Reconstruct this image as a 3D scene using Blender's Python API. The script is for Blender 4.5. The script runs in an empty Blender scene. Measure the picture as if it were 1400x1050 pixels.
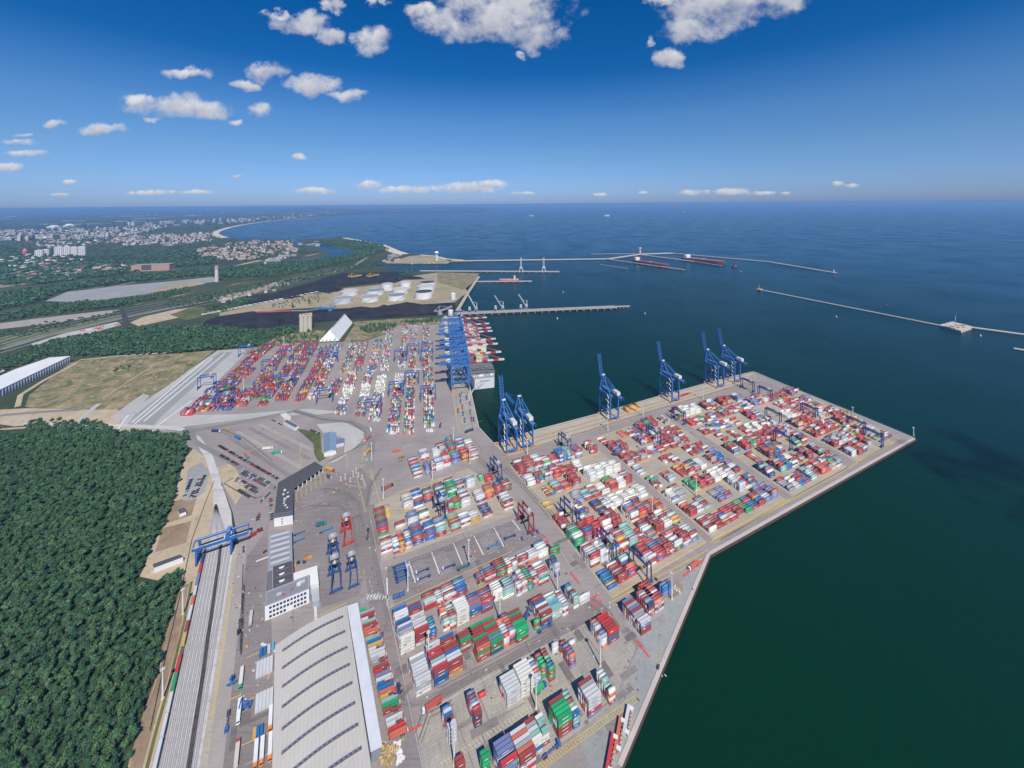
import bpy, math, random
import numpy as np
from mathutils import Vector, Matrix

random.seed(7)
rng = np.random.default_rng(11)
SC = bpy.context.scene
COL = SC.collection
# ------------------------------------------------------------------ camera and measuring
F, CX, Y0, H, ROLL = 540.0, 700.0, 279.0, 390.0, 0.008   # photo pixels (1400 x 1050), metres


def G(px, py, z=0.0):
    """ground (or height z) point that stands at a photo pixel"""
    dx, dy = px - CX, py - Y0
    dy2, dx2 = dy + ROLL * dx, dx - ROLL * dy
    Y = F * (H - z) / dy2
    return Vector((dx2 / F * Y, Y, z))


def P(v):
    dy2, dx2 = F * (H - v[2]) / v[1], v[0] * F / v[1]
    return CX + dx2 + ROLL * dy2, Y0 + dy2 - ROLL * dx2


def azv(deg):
    a = math.radians(deg)
    return Vector((math.sin(a), math.cos(a), 0.0))


def ang(v):
    return math.atan2(v[1], v[0])


cam = bpy.data.cameras.new('camera')
camo = bpy.data.objects.new('camera', cam)
COL.objects.link(camo)
SC.camera = camo
cam.sensor_width = 36.0
cam.lens = 36.0 * F / 1400.0
cam.shift_y = -(525.0 - Y0) / 1400.0
cam.clip_start, cam.clip_end = 1.0, 200000.0
camo.matrix_world = Matrix.Translation((0, 0, H)) @ Matrix.Rotation(math.radians(90), 4, 'X') @ Matrix.Rotation(-ROLL, 4, 'Z')

# ------------------------------------------------------------------ materials
MATS = {}


def nt(name):
    m = bpy.data.materials.new(name)
    m.use_nodes = True
    t = m.node_tree
    t.nodes.clear()
    out = t.nodes.new('ShaderNodeOutputMaterial')
    b = t.nodes.new('ShaderNodeBsdfPrincipled')
    t.links.new(b.outputs[0], out.inputs[0])
    MATS[name] = m
    return m, t, b


def N(t, typ, **kw):
    n = t.nodes.new(typ)
    for k, v in kw.items():
        if isinstance(k, str) and k.startswith('i_'):
            n.inputs[k[2:].replace('_', ' ')].default_value = v
        else:
            setattr(n, k, v)
    return n


def mixc(t, a, b, fac, mode='MIX'):
    n = t.nodes.new('ShaderNodeMix')
    n.data_type, n.blend_type = 'RGBA', mode
    for sock, val in ((n.inputs[0], fac), (n.inputs[6], a), (n.inputs[7], b)):
        if hasattr(val, 'is_linked') or hasattr(val, 'node'):
            t.links.new(val, sock)
        elif isinstance(val, (int, float)):
            sock.default_value = val
        else:
            sock.default_value = (*val[:3], 1.0)
    return n.outputs[2]


def math_(t, op, a, b=None, c=None, clamp=False):
    n = t.nodes.new('ShaderNodeMath')
    n.operation, n.use_clamp = op, clamp
    for i, v in enumerate((a, b, c)):
        if v is None:
            continue
        if hasattr(v, 'node'):
            t.links.new(v, n.inputs[i])
        else:
            n.inputs[i].default_value = v
    return n.outputs[0]


def noise(t, scale, detail=4.0, rough=0.6, vec=None, dist=0.0):
    n = N(t, 'ShaderNodeTexNoise')
    n.inputs['Scale'].default_value = scale
    n.inputs['Detail'].default_value = detail
    n.inputs['Roughness'].default_value = rough
    n.inputs['Distortion'].default_value = dist
    if vec is not None:
        t.links.new(vec, n.inputs['Vector'])
    return n.outputs['Fac']


def ramp(t, fac, stops):
    n = t.nodes.new('ShaderNodeValToRGB')
    t.links.new(fac, n.inputs[0])
    e = n.color_ramp.elements
    while len(e) < len(stops):
        e.new(0.5)
    for i, (p, c) in enumerate(stops):
        e[i].position = p
        e[i].color = (*c, 1.0) if len(c) == 3 else c
    return n.outputs[0]


def posn(t):
    return N(t, 'ShaderNodeNewGeometry').outputs['Position']


def scaled(t, vec, s, rot=0.0):
    m = N(t, 'ShaderNodeMapping')
    t.links.new(vec, m.inputs['Vector'])
    m.inputs['Scale'].default_value = s
    m.inputs['Rotation'].default_value = (0, 0, rot)
    return m.outputs[0]


def paint_mat(name, rough, dirt, dscale, spec=0.35):
    """base colour from the mesh's own colour attribute, with worn and dusty patches"""
    m, t, b = nt(name)
    a = N(t, 'ShaderNodeAttribute', attribute_name='Col')
    p = posn(t)
    n1 = noise(t, dscale, 5, 0.65, p)
    n2 = noise(t, dscale * 0.13, 3, 0.6, p)
    k = math_(t, 'ADD', math_(t, 'MULTIPLY', n1, dirt), math_(t, 'MULTIPLY', n2, dirt))
    k = math_(t, 'ADD', k, 1.0 - dirt)
    col = mixc(t, a.outputs['Color'], (0.3, 0.27, 0.24), math_(t, 'MULTIPLY', math_(t, 'SUBTRACT', n1, 0.5, None, True), dirt * 1.6))
    sc = N(t, 'ShaderNodeVectorMath', operation='SCALE')
    t.links.new(col, sc.inputs[0])
    t.links.new(k, sc.inputs['Scale'])
    t.links.new(sc.outputs[0], b.inputs['Base Color'])
    b.inputs['Roughness'].default_value = rough
    b.inputs['Specular IOR Level'].default_value = spec
    return m


M_PAINT = paint_mat('weathered_paint', 0.55, 0.35, 0.7)
M_MATTE = paint_mat('matte_surface', 0.9, 0.25, 0.25, 0.15)
M_CONT = paint_mat('container_paint', 0.5, 0.26, 0.9, 0.4)
m, t, b = nt('leaf_green')
a = N(t, 'ShaderNodeAttribute', attribute_name='Col')
n1 = noise(t, 0.03, 4, 0.6, posn(t))
sc = N(t, 'ShaderNodeVectorMath', operation='SCALE')
t.links.new(a.outputs['Color'], sc.inputs[0])
t.links.new(math_(t, 'ADD', 0.82, math_(t, 'MULTIPLY', n1, 0.76)), sc.inputs['Scale'])
t.links.new(sc.outputs[0], b.inputs['Base Color'])
b.inputs['Roughness'].default_value = 0.75
b.inputs['Specular IOR Level'].default_value = 0.15
M_LEAF = m


def ground_mat(name, c1, c2, c3=None, big=0.02, fine=0.6, streak=None, rough=0.9, fine_amt=0.25, seam=None, p3=(0.58, 0.72)):
    m, t, b = nt(name)
    p = posn(t)
    nb = noise(t, big, 6, 0.62, p, 0.3)
    col = ramp(t, nb, [(0.35, c1), (0.65, c2)])
    if c3 is not None:
        n3 = noise(t, big * 2.7, 7, 0.7, scaled(t, p, (1, 1, 1), 0.7), 0.6)
        col = mixc(t, col, c3, ramp(t, n3, [(p3[0], (0, 0, 0)), (p3[1], (1, 1, 1))]))
    if streak is not None:           # tyre tracks: noise drawn out along the driving direction
        ns = noise(t, 1.0, 4, 0.7, scaled(t, p, streak[1], streak[0]))
        col = mixc(t, col, streak[2], math_(t, 'MULTIPLY', ramp(t, ns, [(0.5, (0, 0, 0)), (0.75, (1, 1, 1))]), streak[3]))
    if seam is not None:
        br = N(t, 'ShaderNodeTexBrick')
        t.links.new(scaled(t, p, (1, 1, 1), seam[0]), br.inputs['Vector'])
        br.inputs['Scale'].default_value = seam[1]
        br.inputs['Mortar Size'].default_value = 0.012
        br.inputs['Color1'].default_value = (1, 1, 1, 1)
        br.inputs['Color2'].default_value = (seam[2],) * 3 + (1,)
        br.inputs['Mortar'].default_value = (0.62, 0.62, 0.62, 1)
        br.offset = 0.0
        col = mixc(t, col, br.outputs['Color'], 0.8, 'MULTIPLY')
    nf = noise(t, fine, 4, 0.7, p)
    k = math_(t, 'ADD', math_(t, 'MULTIPLY', nf, fine_amt * 2), 1.0 - fine_amt)
    sc = N(t, 'ShaderNodeVectorMath', operation='SCALE')
    t.links.new(col, sc.inputs[0])
    t.links.new(k, sc.inputs['Scale'])
    t.links.new(sc.outputs[0], b.inputs['Base Color'])
    b.inputs['Roughness'].default_value = rough
    b.inputs['Specular IOR Level'].default_value = 0.2
    return m


UA, WA = 64.5, -29.0                       # azimuths: along the T1 quay / away from the viewer across it
RU = math.radians(90 - UA)
G_LAND = ground_mat('scrub_land', (0.035, 0.055, 0.028), (0.075, 0.09, 0.042), (0.14, 0.125, 0.08), 0.0035, 0.06, p3=(0.6, 0.75))
G_ASPH = ground_mat('yard_asphalt', (0.275, 0.238, 0.222), (0.335, 0.295, 0.275), (0.225, 0.195, 0.185), 0.014, 0.5, (RU, (0.02, 0.35, 1), (0.13, 0.12, 0.12), 0.35))
G_ASPH2 = ground_mat('lane_asphalt', (0.222, 0.19, 0.18), (0.275, 0.242, 0.23), (0.185, 0.16, 0.152), 0.02, 0.6, (math.radians(90 + 30), (0.02, 0.5, 1), (0.10, 0.09, 0.09), 0.5))
G_CONC = ground_mat('slab_concrete', (0.33, 0.30, 0.26), (0.42, 0.385, 0.335), (0.27, 0.24, 0.21), 0.03, 0.5, seam=(-RU, 0.11, 0.9))
G_TAN = ground_mat('block_paving', (0.36, 0.31, 0.24), (0.43, 0.375, 0.295), (0.29, 0.26, 0.215), 0.03, 0.5, (RU, (0.012, 0.3, 1), (0.24, 0.2, 0.17), 0.5))
G_PALE = ground_mat('pale_concrete', (0.40, 0.385, 0.36), (0.48, 0.465, 0.44), (0.33, 0.31, 0.3), 0.012, 0.3)
G_GREY = ground_mat('grey_asphalt', (0.27, 0.275, 0.265), (0.33, 0.335, 0.32), (0.22, 0.22, 0.215), 0.012, 0.3)
G_QUAY = ground_mat('quay_paving', (0.40, 0.345, 0.265), (0.47, 0.41, 0.32), (0.33, 0.28, 0.22), 0.03, 0.4, (RU, (0.01, 0.4, 1), (0.3, 0.25, 0.2), 0.5))
G_SAND = ground_mat('sandy_ground', (0.42, 0.33, 0.22), (0.52, 0.42, 0.29), (0.26, 0.22, 0.13), 0.03, 0.4, p3=(0.56, 0.7))
G_SOIL = ground_mat('brown_soil', (0.24, 0.165, 0.105), (0.34, 0.25, 0.165), (0.17, 0.13, 0.08), 0.05, 0.4)
G_MEAD = ground_mat('dry_meadow', (0.10, 0.125, 0.052), (0.33, 0.25, 0.145), (0.46, 0.34, 0.22), 0.03, 0.15, fine_amt=0.45, p3=(0.54, 0.64))
G_GRASS = ground_mat('green_grass', (0.07, 0.10, 0.035), (0.15, 0.15, 0.06), (0.22, 0.18, 0.1), 0.02, 0.2, fine_amt=0.35)
G_FOREST = ground_mat('forest_floor', (0.03, 0.055, 0.028), (0.045, 0.072, 0.034), None, 0.05, 0.4)
G_BALL = ground_mat('track_ballast', (0.50, 0.475, 0.455), (0.58, 0.555, 0.53), (0.42, 0.37, 0.34), 0.05, 0.9, (math.radians(90 + 26), (0.006, 0.22, 1), (0.22, 0.19, 0.18), 0.6))
G_TIE = ground_mat('sleeper_grey', (0.37, 0.355, 0.355), (0.43, 0.415, 0.41), None, 0.2, 0.9)
G_OIL = ground_mat('oily_ballast', (0.035, 0.032, 0.034), (0.09, 0.08, 0.08), (0.2, 0.185, 0.18), 0.25, 0.9, fine_amt=0.5, p3=(0.6, 0.75))
G_OILS = ground_mat('oil_stain', (0.15, 0.13, 0.125), (0.2, 0.175, 0.165), None, 0.2, 0.9)
G_LANE = ground_mat('worn_lane', (0.33, 0.29, 0.26), (0.39, 0.345, 0.31), (0.27, 0.24, 0.215), 0.03, 0.5)
G_BRICK = ground_mat('brick_yard', (0.30, 0.22, 0.19), (0.38, 0.29, 0.25), (0.2, 0.17, 0.16), 0.01, 0.05)
G_COAL = ground_mat('coal_heap', (0.016, 0.016, 0.021), (0.034, 0.033, 0.041), (0.07, 0.066, 0.072), 0.02, 0.2, fine_amt=0.4, p3=(0.62, 0.72))
G_ROAD = ground_mat('road_asphalt', (0.2, 0.19, 0.18), (0.25, 0.24, 0.23), None, 0.02, 0.5)
G_BEACH = ground_mat('beach_sand', (0.6, 0.5, 0.36), (0.68, 0.58, 0.44), None, 0.004, 0.05)
G_FIELD = ground_mat('tan_field', (0.30, 0.25, 0.15), (0.40, 0.33, 0.22), (0.16, 0.17, 0.075), 0.008, 0.08)
G_WHITE = ground_mat('white_marking', (0.62, 0.6, 0.57), (0.7, 0.68, 0.65), (0.4, 0.37, 0.34), 0.3, 1.0, p3=(0.5, 0.7))
G_YELL = ground_mat('yellow_marking', (0.55, 0.40, 0.10), (0.62, 0.46, 0.14), (0.4, 0.33, 0.2), 0.3, 1.0, p3=(0.5, 0.7))
G_RED = ground_mat('red_marking', (0.62, 0.07, 0.07), (0.66, 0.1, 0.09), None, 0.3, 1.0)

# water
m, t, b = nt('sea_water')
p = posn(t)
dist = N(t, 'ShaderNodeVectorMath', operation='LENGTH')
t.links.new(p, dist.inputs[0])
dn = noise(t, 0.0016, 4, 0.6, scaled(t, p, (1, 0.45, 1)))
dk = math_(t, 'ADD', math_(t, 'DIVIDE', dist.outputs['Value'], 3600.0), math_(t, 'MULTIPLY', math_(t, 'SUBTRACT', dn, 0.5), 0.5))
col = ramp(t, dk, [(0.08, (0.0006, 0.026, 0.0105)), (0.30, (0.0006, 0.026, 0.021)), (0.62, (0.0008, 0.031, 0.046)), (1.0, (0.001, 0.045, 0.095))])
t.links.new(col, b.inputs['Base Color'])
b.inputs['IOR'].default_value = 1.33
b.inputs['Specular IOR Level'].default_value = 0.10
rn = noise(t, 0.004, 5, 0.6, p)
t.links.new(ramp(t, rn, [(0.35, (0.16,) * 3), (0.65, (0.30,) * 3)]), b.inputs['Roughness'])
w1 = noise(t, 0.11, 6, 0.7, scaled(t, p, (1, 1.6, 1), 0.5))
rp_ = noise(t, 0.22, 5, 0.7, scaled(t, p, (1, 2.2, 1), 0.45))
rk_ = math_(t, 'ADD', 0.72, math_(t, 'MULTIPLY', rp_, 0.56))
sc_ = N(t, 'ShaderNodeVectorMath', operation='SCALE')
t.links.new(col, sc_.inputs[0])
t.links.new(rk_, sc_.inputs['Scale'])
t.links.new(sc_.outputs[0], b.inputs['Base Color'])
w2 = noise(t, 0.012, 4, 0.6, p)
bp = N(t, 'ShaderNodeBump')
bp.inputs['Strength'].default_value = 0.55
bp.inputs['Distance'].default_value = 1.6
t.links.new(math_(t, 'ADD', w1, math_(t, 'MULTIPLY', w2, 1.5)), bp.inputs['Height'])
t.links.new(bp.outputs[0], b.inputs['Normal'])
M_WATER = m

# corrugated roof
m, t, b = nt('ribbed_roof')
a = N(t, 'ShaderNodeAttribute', attribute_name='Col')
p = posn(t)
wv = N(t, 'ShaderNodeTexWave', wave_type='BANDS', bands_direction='X')
t.links.new(scaled(t, p, (1, 1, 1), -RU), wv.inputs['Vector'])
wv.inputs['Scale'].default_value = 0.12
wv.inputs['Distortion'].default_value = 0.0
n1 = noise(t, 0.35, 5, 0.7, scaled(t, p, (1, 0.15, 1), -RU))
n2 = noise(t, 0.03, 4, 0.6, p)
k = math_(t, 'ADD', math_(t, 'MULTIPLY', n1, 0.25), math_(t, 'ADD', math_(t, 'MULTIPLY', n2, 0.25), math_(t, 'MULTIPLY', wv.outputs['Fac'], 0.07)))
sc = N(t, 'ShaderNodeVectorMath', operation='SCALE')
t.links.new(a.outputs['Color'], sc.inputs[0])
t.links.new(math_(t, 'ADD', k, 0.72), sc.inputs['Scale'])
t.links.new(sc.outputs[0], b.inputs['Base Color'])
b.inputs['Roughness'].default_value = 0.5
M_ROOF = m

m, t, b = nt('cloud_vapour')
tr_ = t.nodes.new('ShaderNodeBsdfTransparent')
mx_ = t.nodes.new('ShaderNodeMixShader')
n = noise(t, 0.01, 4, 0.6, posn(t))
t.links.new(math_(t, 'ADD', 0.08, math_(t, 'MULTIPLY', n, 0.3)), mx_.inputs[0])
t.links.new(tr_.outputs[0], mx_.inputs[1])
t.links.new(b.outputs[0], mx_.inputs[2])
t.links.new(mx_.outputs[0], [x for x in t.nodes if x.type == 'OUTPUT_MATERIAL'][0].inputs[0])
b.inputs['Base Color'].default_value = (0.85, 0.85, 0.87, 1)
b.inputs['Roughness'].default_value = 1.0
M_CLOUD = m
m, t, b = nt('dark_glass')
n = noise(t, 0.4, 2, 0.5, posn(t))
t.links.new(ramp(t, n, [(0.3, (0.015, 0.02, 0.028)), (0.7, (0.04, 0.05, 0.065))]), b.inputs['Base Color'])
b.inputs['Roughness'].default_value = 0.12
M_GLASS = m


# ------------------------------------------------------------------ mesh helpers
class MB:
    def __init__(s):
        s.v, s.f, s.m, s.c = [], [], [], []

    def face(s, pts, col=(0.5, 0.5, 0.5), mi=0):
        k = len(s.v)
        s.v += [tuple(p) for p in pts]
        s.f.append(tuple(range(k, k + len(pts))))
        s.m.append(mi)
        s.c.append(col)
        return s

    def hexa(s, q, col, mi=0, bottom=True):
        """q: 4 bottom points then 4 top points, both counter-clockwise from above"""
        k = len(s.v)
        s.v += [tuple(p) for p in q]
        fs = [(4, 5, 6, 7), (0, 1, 5, 4), (1, 2, 6, 5), (2, 3, 7, 6), (3, 0, 4, 7)]
        if bottom:
            fs.append((3, 2, 1, 0))
        for f in fs:
            s.f.append(tuple(k + i for i in f))
            s.m.append(mi)
            s.c.append(col)
        return s

    def box(s, c, sx, sy, sz, a=0.0, col=(0.5, 0.5, 0.5), mi=0, top=1.0, topy=None):
        """box on the point c, turned by a; top scales its upper face"""
        ca, sa = math.cos(a), math.sin(a)
        topy = top if topy is None else topy
        q = []
        for z, kx, ky in ((0, 1, 1), (sz, top, topy)):
            for x, y in ((-1, -1), (1, -1), (1, 1), (-1, 1)):
                X, Y = x * sx / 2 * kx, y * sy / 2 * ky
                q.append((c[0] + X * ca - Y * sa, c[1] + X * sa + Y * ca, c[2] + z))
        return s.hexa(q, col, mi)

    def beam(s, p, q, w, h=None, col=(0.5, 0.5, 0.5), mi=0):
        p, q = Vector(p), Vector(q)
        h = w if h is None else h
        d = (q - p).normalized()
        up = Vector((0, 0, 1)) if abs(d.z) < 0.95 else Vector((0, 1, 0))
        x = d.cross(up).normalized()
        z = x.cross(d)
        r = []
        for e in (p, q):
            for i, j in ((-1, -1), (1, -1), (1, 1), (-1, 1)):
                r.append(e + x * (i * w / 2) + z * (j * h / 2))
        return s.hexa([r[0], r[1], r[5], r[4], r[3], r[2], r[6], r[7]], col, mi)

    def cyl(s, c, r, h, n=16, col=(0.5, 0.5, 0.5), mi=0, r2=None, cap=True, capcol=None):
        r2 = r if r2 is None else r2
        k = len(s.v)
        for z, rr in ((0, r), (h, r2)):
            for i in range(n):
                a = 2 * math.pi * i / n
                s.v.append((c[0] + rr * math.cos(a), c[1] + rr * math.sin(a), c[2] + z))
        for i in range(n):
            j = (i + 1) % n
            s.f.append((k + i, k + j, k + n + j, k + n + i))
            s.m.append(mi)
            s.c.append(col)
        if cap:
            s.f.append(tuple(k + n + i for i in range(n)))
            s.m.append(mi)
            s.c.append(capcol or col)
        return s

    def prism(s, pts, z0, z1, col, mi=0, topcol=None, topmi=None):
        pts = [Vector((p[0], p[1], 0)) for p in pts]
        ar = sum(pts[i].x * pts[(i + 1) % len(pts)].y - pts[(i + 1) % len(pts)].x * pts[i].y for i in range(len(pts)))
        if ar < 0:
            pts.reverse()
        n = len(pts)
        s.face([(p.x, p.y, z1) for p in pts], topcol or col, mi if topmi is None else topmi)
        for i in range(n):
            a, b = pts[i], pts[(i + 1) % n]
            s.face([(a.x, a.y, z0), (b.x, b.y, z0), (b.x, b.y, z1), (a.x, a.y, z1)], col, mi)
        return s

    def mesh(s, name, mats, off=None, smooth=False):
        me = bpy.data.meshes.new(name)
        v = np.array(s.v, dtype=np.float64).reshape(-1, 3)
        if off is not None:
            v = v - np.array(off)
        me.from_pydata(v.tolist(), [], s.f)
        for mm in (mats if isinstance(mats, (list, tuple)) else [mats]):
            me.materials.append(mm)
        me.polygons.foreach_set('material_index', s.m)
        ca = me.color_attributes.new('Col', 'FLOAT_COLOR', 'CORNER')
        n = np.array([len(f) for f in s.f])
        c = np.array([(*c[:3], 1.0) for c in s.c], dtype=np.float32)
        ca.data.foreach_set('color', np.repeat(c, n, axis=0).ravel())
        if smooth:
            me.polygons.foreach_set('use_smooth', [True] * len(s.f))
        me.update()
        return me

    def build(s, name, mats, parent=None, off=None, smooth=False):
        o = bpy.data.objects.new(name, s.mesh(name, mats, off, smooth))
        COL.objects.link(o)
        if parent is not None:
            o.parent = parent
        return o


def fast_mesh(name, v, f, c, mat):
    """v n x 3, f m x 4 (quads), c m x 3 -> mesh"""
    me = bpy.data.meshes.new(name)
    me.vertices.add(len(v))
    me.vertices.foreach_set('co', np.asarray(v, dtype=np.float32).ravel())
    me.loops.add(len(f) * 4)
    me.loops.foreach_set('vertex_index', np.asarray(f, dtype=np.int32).ravel())
    me.polygons.add(len(f))
    me.polygons.foreach_set('loop_start', np.arange(len(f), dtype=np.int32) * 4)
    me.materials.append(mat)
    me.update(calc_edges=True)
    ca = me.color_attributes.new('Col', 'FLOAT_COLOR', 'CORNER')
    cc = np.ones((len(f), 4), dtype=np.float32)
    cc[:, :3] = c
    ca.data.foreach_set('color', np.repeat(cc, 4, axis=0).ravel())
    return me


BOXF = np.array([(4, 5, 6, 7), (0, 1, 5, 4), (1, 2, 6, 5), (2, 3, 7, 6), (3, 0, 4, 7)])
BOXS = np.array([(-1, -1, 0), (1, -1, 0), (1, 1, 0), (-1, 1, 0), (-1, -1, 1), (1, -1, 1), (1, 1, 1), (-1, 1, 1)], dtype=float)


def boxes_mesh(name, rows, mat):
    """rows: x, y, z, length, width, height, angle, r, g, b"""
    r = np.array(rows, dtype=float)
    n = len(r)
    loc = BOXS[None] * np.stack([r[:, 3] / 2, r[:, 4] / 2, r[:, 5]], axis=1)[:, None, :]
    ca, sa = np.cos(r[:, 6])[:, None], np.sin(r[:, 6])[:, None]
    v = np.stack([loc[..., 0] * ca - loc[..., 1] * sa + r[:, 0:1], loc[..., 0] * sa + loc[..., 1] * ca + r[:, 1:2], loc[..., 2] + r[:, 2:3]], axis=-1)
    f = (BOXF[None] + (np.arange(n) * 8)[:, None, None]).reshape(-1, 4)
    c = np.repeat(r[:, 7:10], 5, axis=0).reshape(n, 5, 3)
    dust = (0.04 + 0.16 * rng.random(n))[:, None]
    c[:, 0] = c[:, 0] * (1 - dust) + np.array([0.36, 0.33, 0.30]) * dust
    return fast_mesh(name, v.reshape(-1, 3), f, c.reshape(-1, 3), mat)


def link(name, me, parent=None, loc=(0, 0, 0), rz=0.0):
    o = bpy.data.objects.new(name, me)
    COL.objects.link(o)
    o.location = loc
    o.rotation_euler = (0, 0, rz)
    if parent is not None:
        o.parent = parent
    return o


def tag(o, label=None, cat=None, group=None, kind=None):
    for k, v in (('label', label), ('category', cat), ('group', group), ('kind', kind)):
        if v:
            o[k] = v
    return o


def thing(name, label, cat, loc=(0, 0, 0), rz=0.0, group=None):
    o = bpy.data.objects.new(name, None)
    COL.objects.link(o)
    o.location = loc
    o.rotation_euler = (0, 0, rz)
    o.empty_display_size = 2.0
    return tag(o, label, cat, group)


def copy_tree(o, parent=None):
    c = o.copy()
    COL.objects.link(c)
    if parent is not None:
        c.parent = parent
    for ch in o.children:
        copy_tree(ch, c)
    return c


def dup(o, label, loc, rz, group=None, scale=None):
    c = copy_tree(o)
    c.location = loc
    c.rotation_euler = (0, 0, rz)
    c['label'] = label
    if group:
        c['group'] = group
    if scale:
        c.scale = scale
    return c


SHEETZ = [0.0]


def sheet(name, poly, z, mat, kind='structure'):
    """a flat piece of ground drawn round its photo outline and laid at height z"""
    SHEETZ[0] += 0.0011
    z += SHEETZ[0]
    mb = MB()
    pts = [G(*p, z) for p in poly]
    ar = sum(pts[i].x * pts[(i + 1) % len(pts)].y - pts[(i + 1) % len(pts)].x * pts[i].y for i in range(len(pts)))
    if ar < 0:
        pts.reverse()
    mb.face(pts)
    o = mb.build(name, mat)
    o['kind'] = kind
    return o


def ribbon_mb(mb, line, width, z, closed=False):
    pts = [p if isinstance(p, Vector) else G(*p) for p in line]
    n = len(pts)
    L, R = [], []
    for i, p in enumerate(pts):
        d = (pts[min(i + 1, n - 1)] - pts[max(i - 1, 0)])
        d.z = 0
        d.normalize()
        nrm = Vector((-d.y, d.x, 0)) * (width / 2)
        L.append((p.x + nrm.x, p.y + nrm.y, z))
        R.append((p.x - nrm.x, p.y - nrm.y, z))
    for i in range(n - 1):
        mb.face([R[i], R[i + 1], L[i + 1], L[i]])
    return mb


def ribbon(name, lines, width, z, mat, kind='structure'):
    SHEETZ[0] += 0.0011
    z += SHEETZ[0]
    mb = MB()
    for ln in (lines if isinstance(lines[0], list) else [lines]):
        ribbon_mb(mb, ln, width, z)
    o = mb.build(name, mat)
    o['kind'] = kind
    return o


def inside(pts, poly):
    x, y = pts[:, 0], pts[:, 1]
    r = np.zeros(len(pts), dtype=bool)
    n = len(poly)
    for i in range(n):
        (x1, y1), (x2, y2) = poly[i], poly[(i + 1) % n]
        c = ((y1 > y) != (y2 > y)) & (x < (x2 - x1) * (y - y1) / ((y2 - y1) or 1e-9) + x1)
        r ^= c
    return r


def scatter(poly, spacing, jitter=0.8):
    """jittered grid of ground points inside a photo outline"""
    w = [tuple(G(*p)[:2]) for p in poly]
    a = np.array(w)
    lo, hi = a.min(0), a.max(0)
    gx, gy = np.meshgrid(np.arange(lo[0], hi[0], spacing), np.arange(lo[1], hi[1], spacing))
    pts = np.stack([gx.ravel(), gy.ravel()], 1)
    pts += (rng.random(pts.shape) - 0.5) * spacing * jitter * 2
    return pts[inside(pts, w)]


ORD = ['', 'first', 'second', 'third', 'fourth', 'fifth', 'sixth', 'seventh', 'eighth', 'ninth', 'tenth', 'eleventh', 'twelfth', 'thirteenth', 'fourteenth', 'fifteenth', 'sixteenth', 'seventeenth', 'eighteenth', 'nineteenth', 'twentieth']
for k_, w_ in ((2, 'twenty'), (3, 'thirty'), (4, 'forty'), (5, 'fifty')):
    if k_ > 2:
        ORD.append({3: 'thirtieth', 4: 'fortieth', 5: 'fiftieth'}[k_])
    ORD += [w_ + '-' + ORD[i] for i in range(1, 10)]
# ------------------------------------------------------------------ world, sun, haze
SUN_EL, SHADOW_AZ = 48.5, -21.0
sun = bpy.data.lights.new('sun', 'SUN')
sun.energy = 5.0
sun.angle = math.radians(0.53)
sun.color = (1.0, 0.94, 0.86)
suno = bpy.data.objects.new('sun', sun)
COL.objects.link(suno)
sd = azv(SHADOW_AZ + 180) * math.cos(math.radians(SUN_EL)) + Vector((0, 0, math.sin(math.radians(SUN_EL))))
suno.rotation_euler = sd.to_track_quat('Z', 'Y').to_euler()
suno.location = (0, 0, 1500)

W = bpy.data.worlds.new('World')
SC.world = W
W.use_nodes = True
t = W.node_tree
t.nodes.clear()
wo = t.nodes.new('ShaderNodeOutputWorld')
bg = t.nodes.new('ShaderNodeBackground')
t.links.new(bg.outputs[0], wo.inputs[0])
sky = t.nodes.new('ShaderNodeTexSky')
sky.sky_type = 'NISHITA'
sky.sun_disc = False
sky.sun_elevation = math.radians(SUN_EL)
sky.sun_rotation = math.radians((SHADOW_AZ + 180) % 360)
sky.altitude = 400.0
sky.air_density = 1.0
sky.dust_density = 0.6
sky.ozone_density = 3.0
SKY_K = 0.085
tc = t.nodes.new('ShaderNodeTexCoord')
sep = t.nodes.new('ShaderNodeSeparateXYZ')
t.links.new(tc.outputs['Generated'], sep.inputs[0])
dxn, dyn, dzn = sep.outputs
hs = t.nodes.new('ShaderNodeHueSaturation')
hs.inputs['Saturation'].default_value = 1.25
t.links.new(sky.outputs[0], hs.inputs['Color'])
rp = ramp(t, math_(t, 'MULTIPLY', dzn, 2.0, None, True), [(0.0, (0.375, 0.385, 0.66)), (0.12, (0.45, 0.42, 0.55)), (0.24, (0.55, 0.475, 0.495)), (0.4, (0.57, 0.515, 0.515)), (0.5, (0.40, 0.47, 0.51)), (0.62, (0.12, 0.385, 0.47)), (0.9, (0.05, 0.40, 0.49))])
gm = t.nodes.new('ShaderNodeVectorMath')
gm.operation = 'MULTIPLY'
t.links.new(hs.outputs[0], gm.inputs[0])
t.links.new(rp, gm.inputs[1])
gm2 = t.nodes.new('ShaderNodeVectorMath')
gm2.operation = 'MULTIPLY'
gm2.inputs[1].default_value = (SKY_K * 1.32, SKY_K * 1.86, SKY_K * 2.32)
t.links.new(gm.outputs[0], gm2.inputs[0])
skycol = gm2.outputs[0]
# clouds: fair-weather cumulus in given directions (azimuth / height over the horizon as tangents)
ysafe = math_(t, 'MAXIMUM', dyn, 0.02)
tx = math_(t, 'DIVIDE', dxn, ysafe)
tz = math_(t, 'DIVIDE', dzn, ysafe)
cmb = t.nodes.new('ShaderNodeCombineXYZ')
t.links.new(tx, cmb.inputs[0])
t.links.new(math_(t, 'MULTIPLY', tz, 1.15), cmb.inputs[1])
cv = cmb.outputs[0]
hi = t.nodes.new('ShaderNodeMapRange')          # high clouds are big, those near the horizon small
hi.interpolation_type = 'SMOOTHSTEP'
hi.inputs['From Min'].default_value = 0.06
hi.inputs['From Max'].default_value = 0.2
t.links.new(tz, hi.inputs[0])


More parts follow.
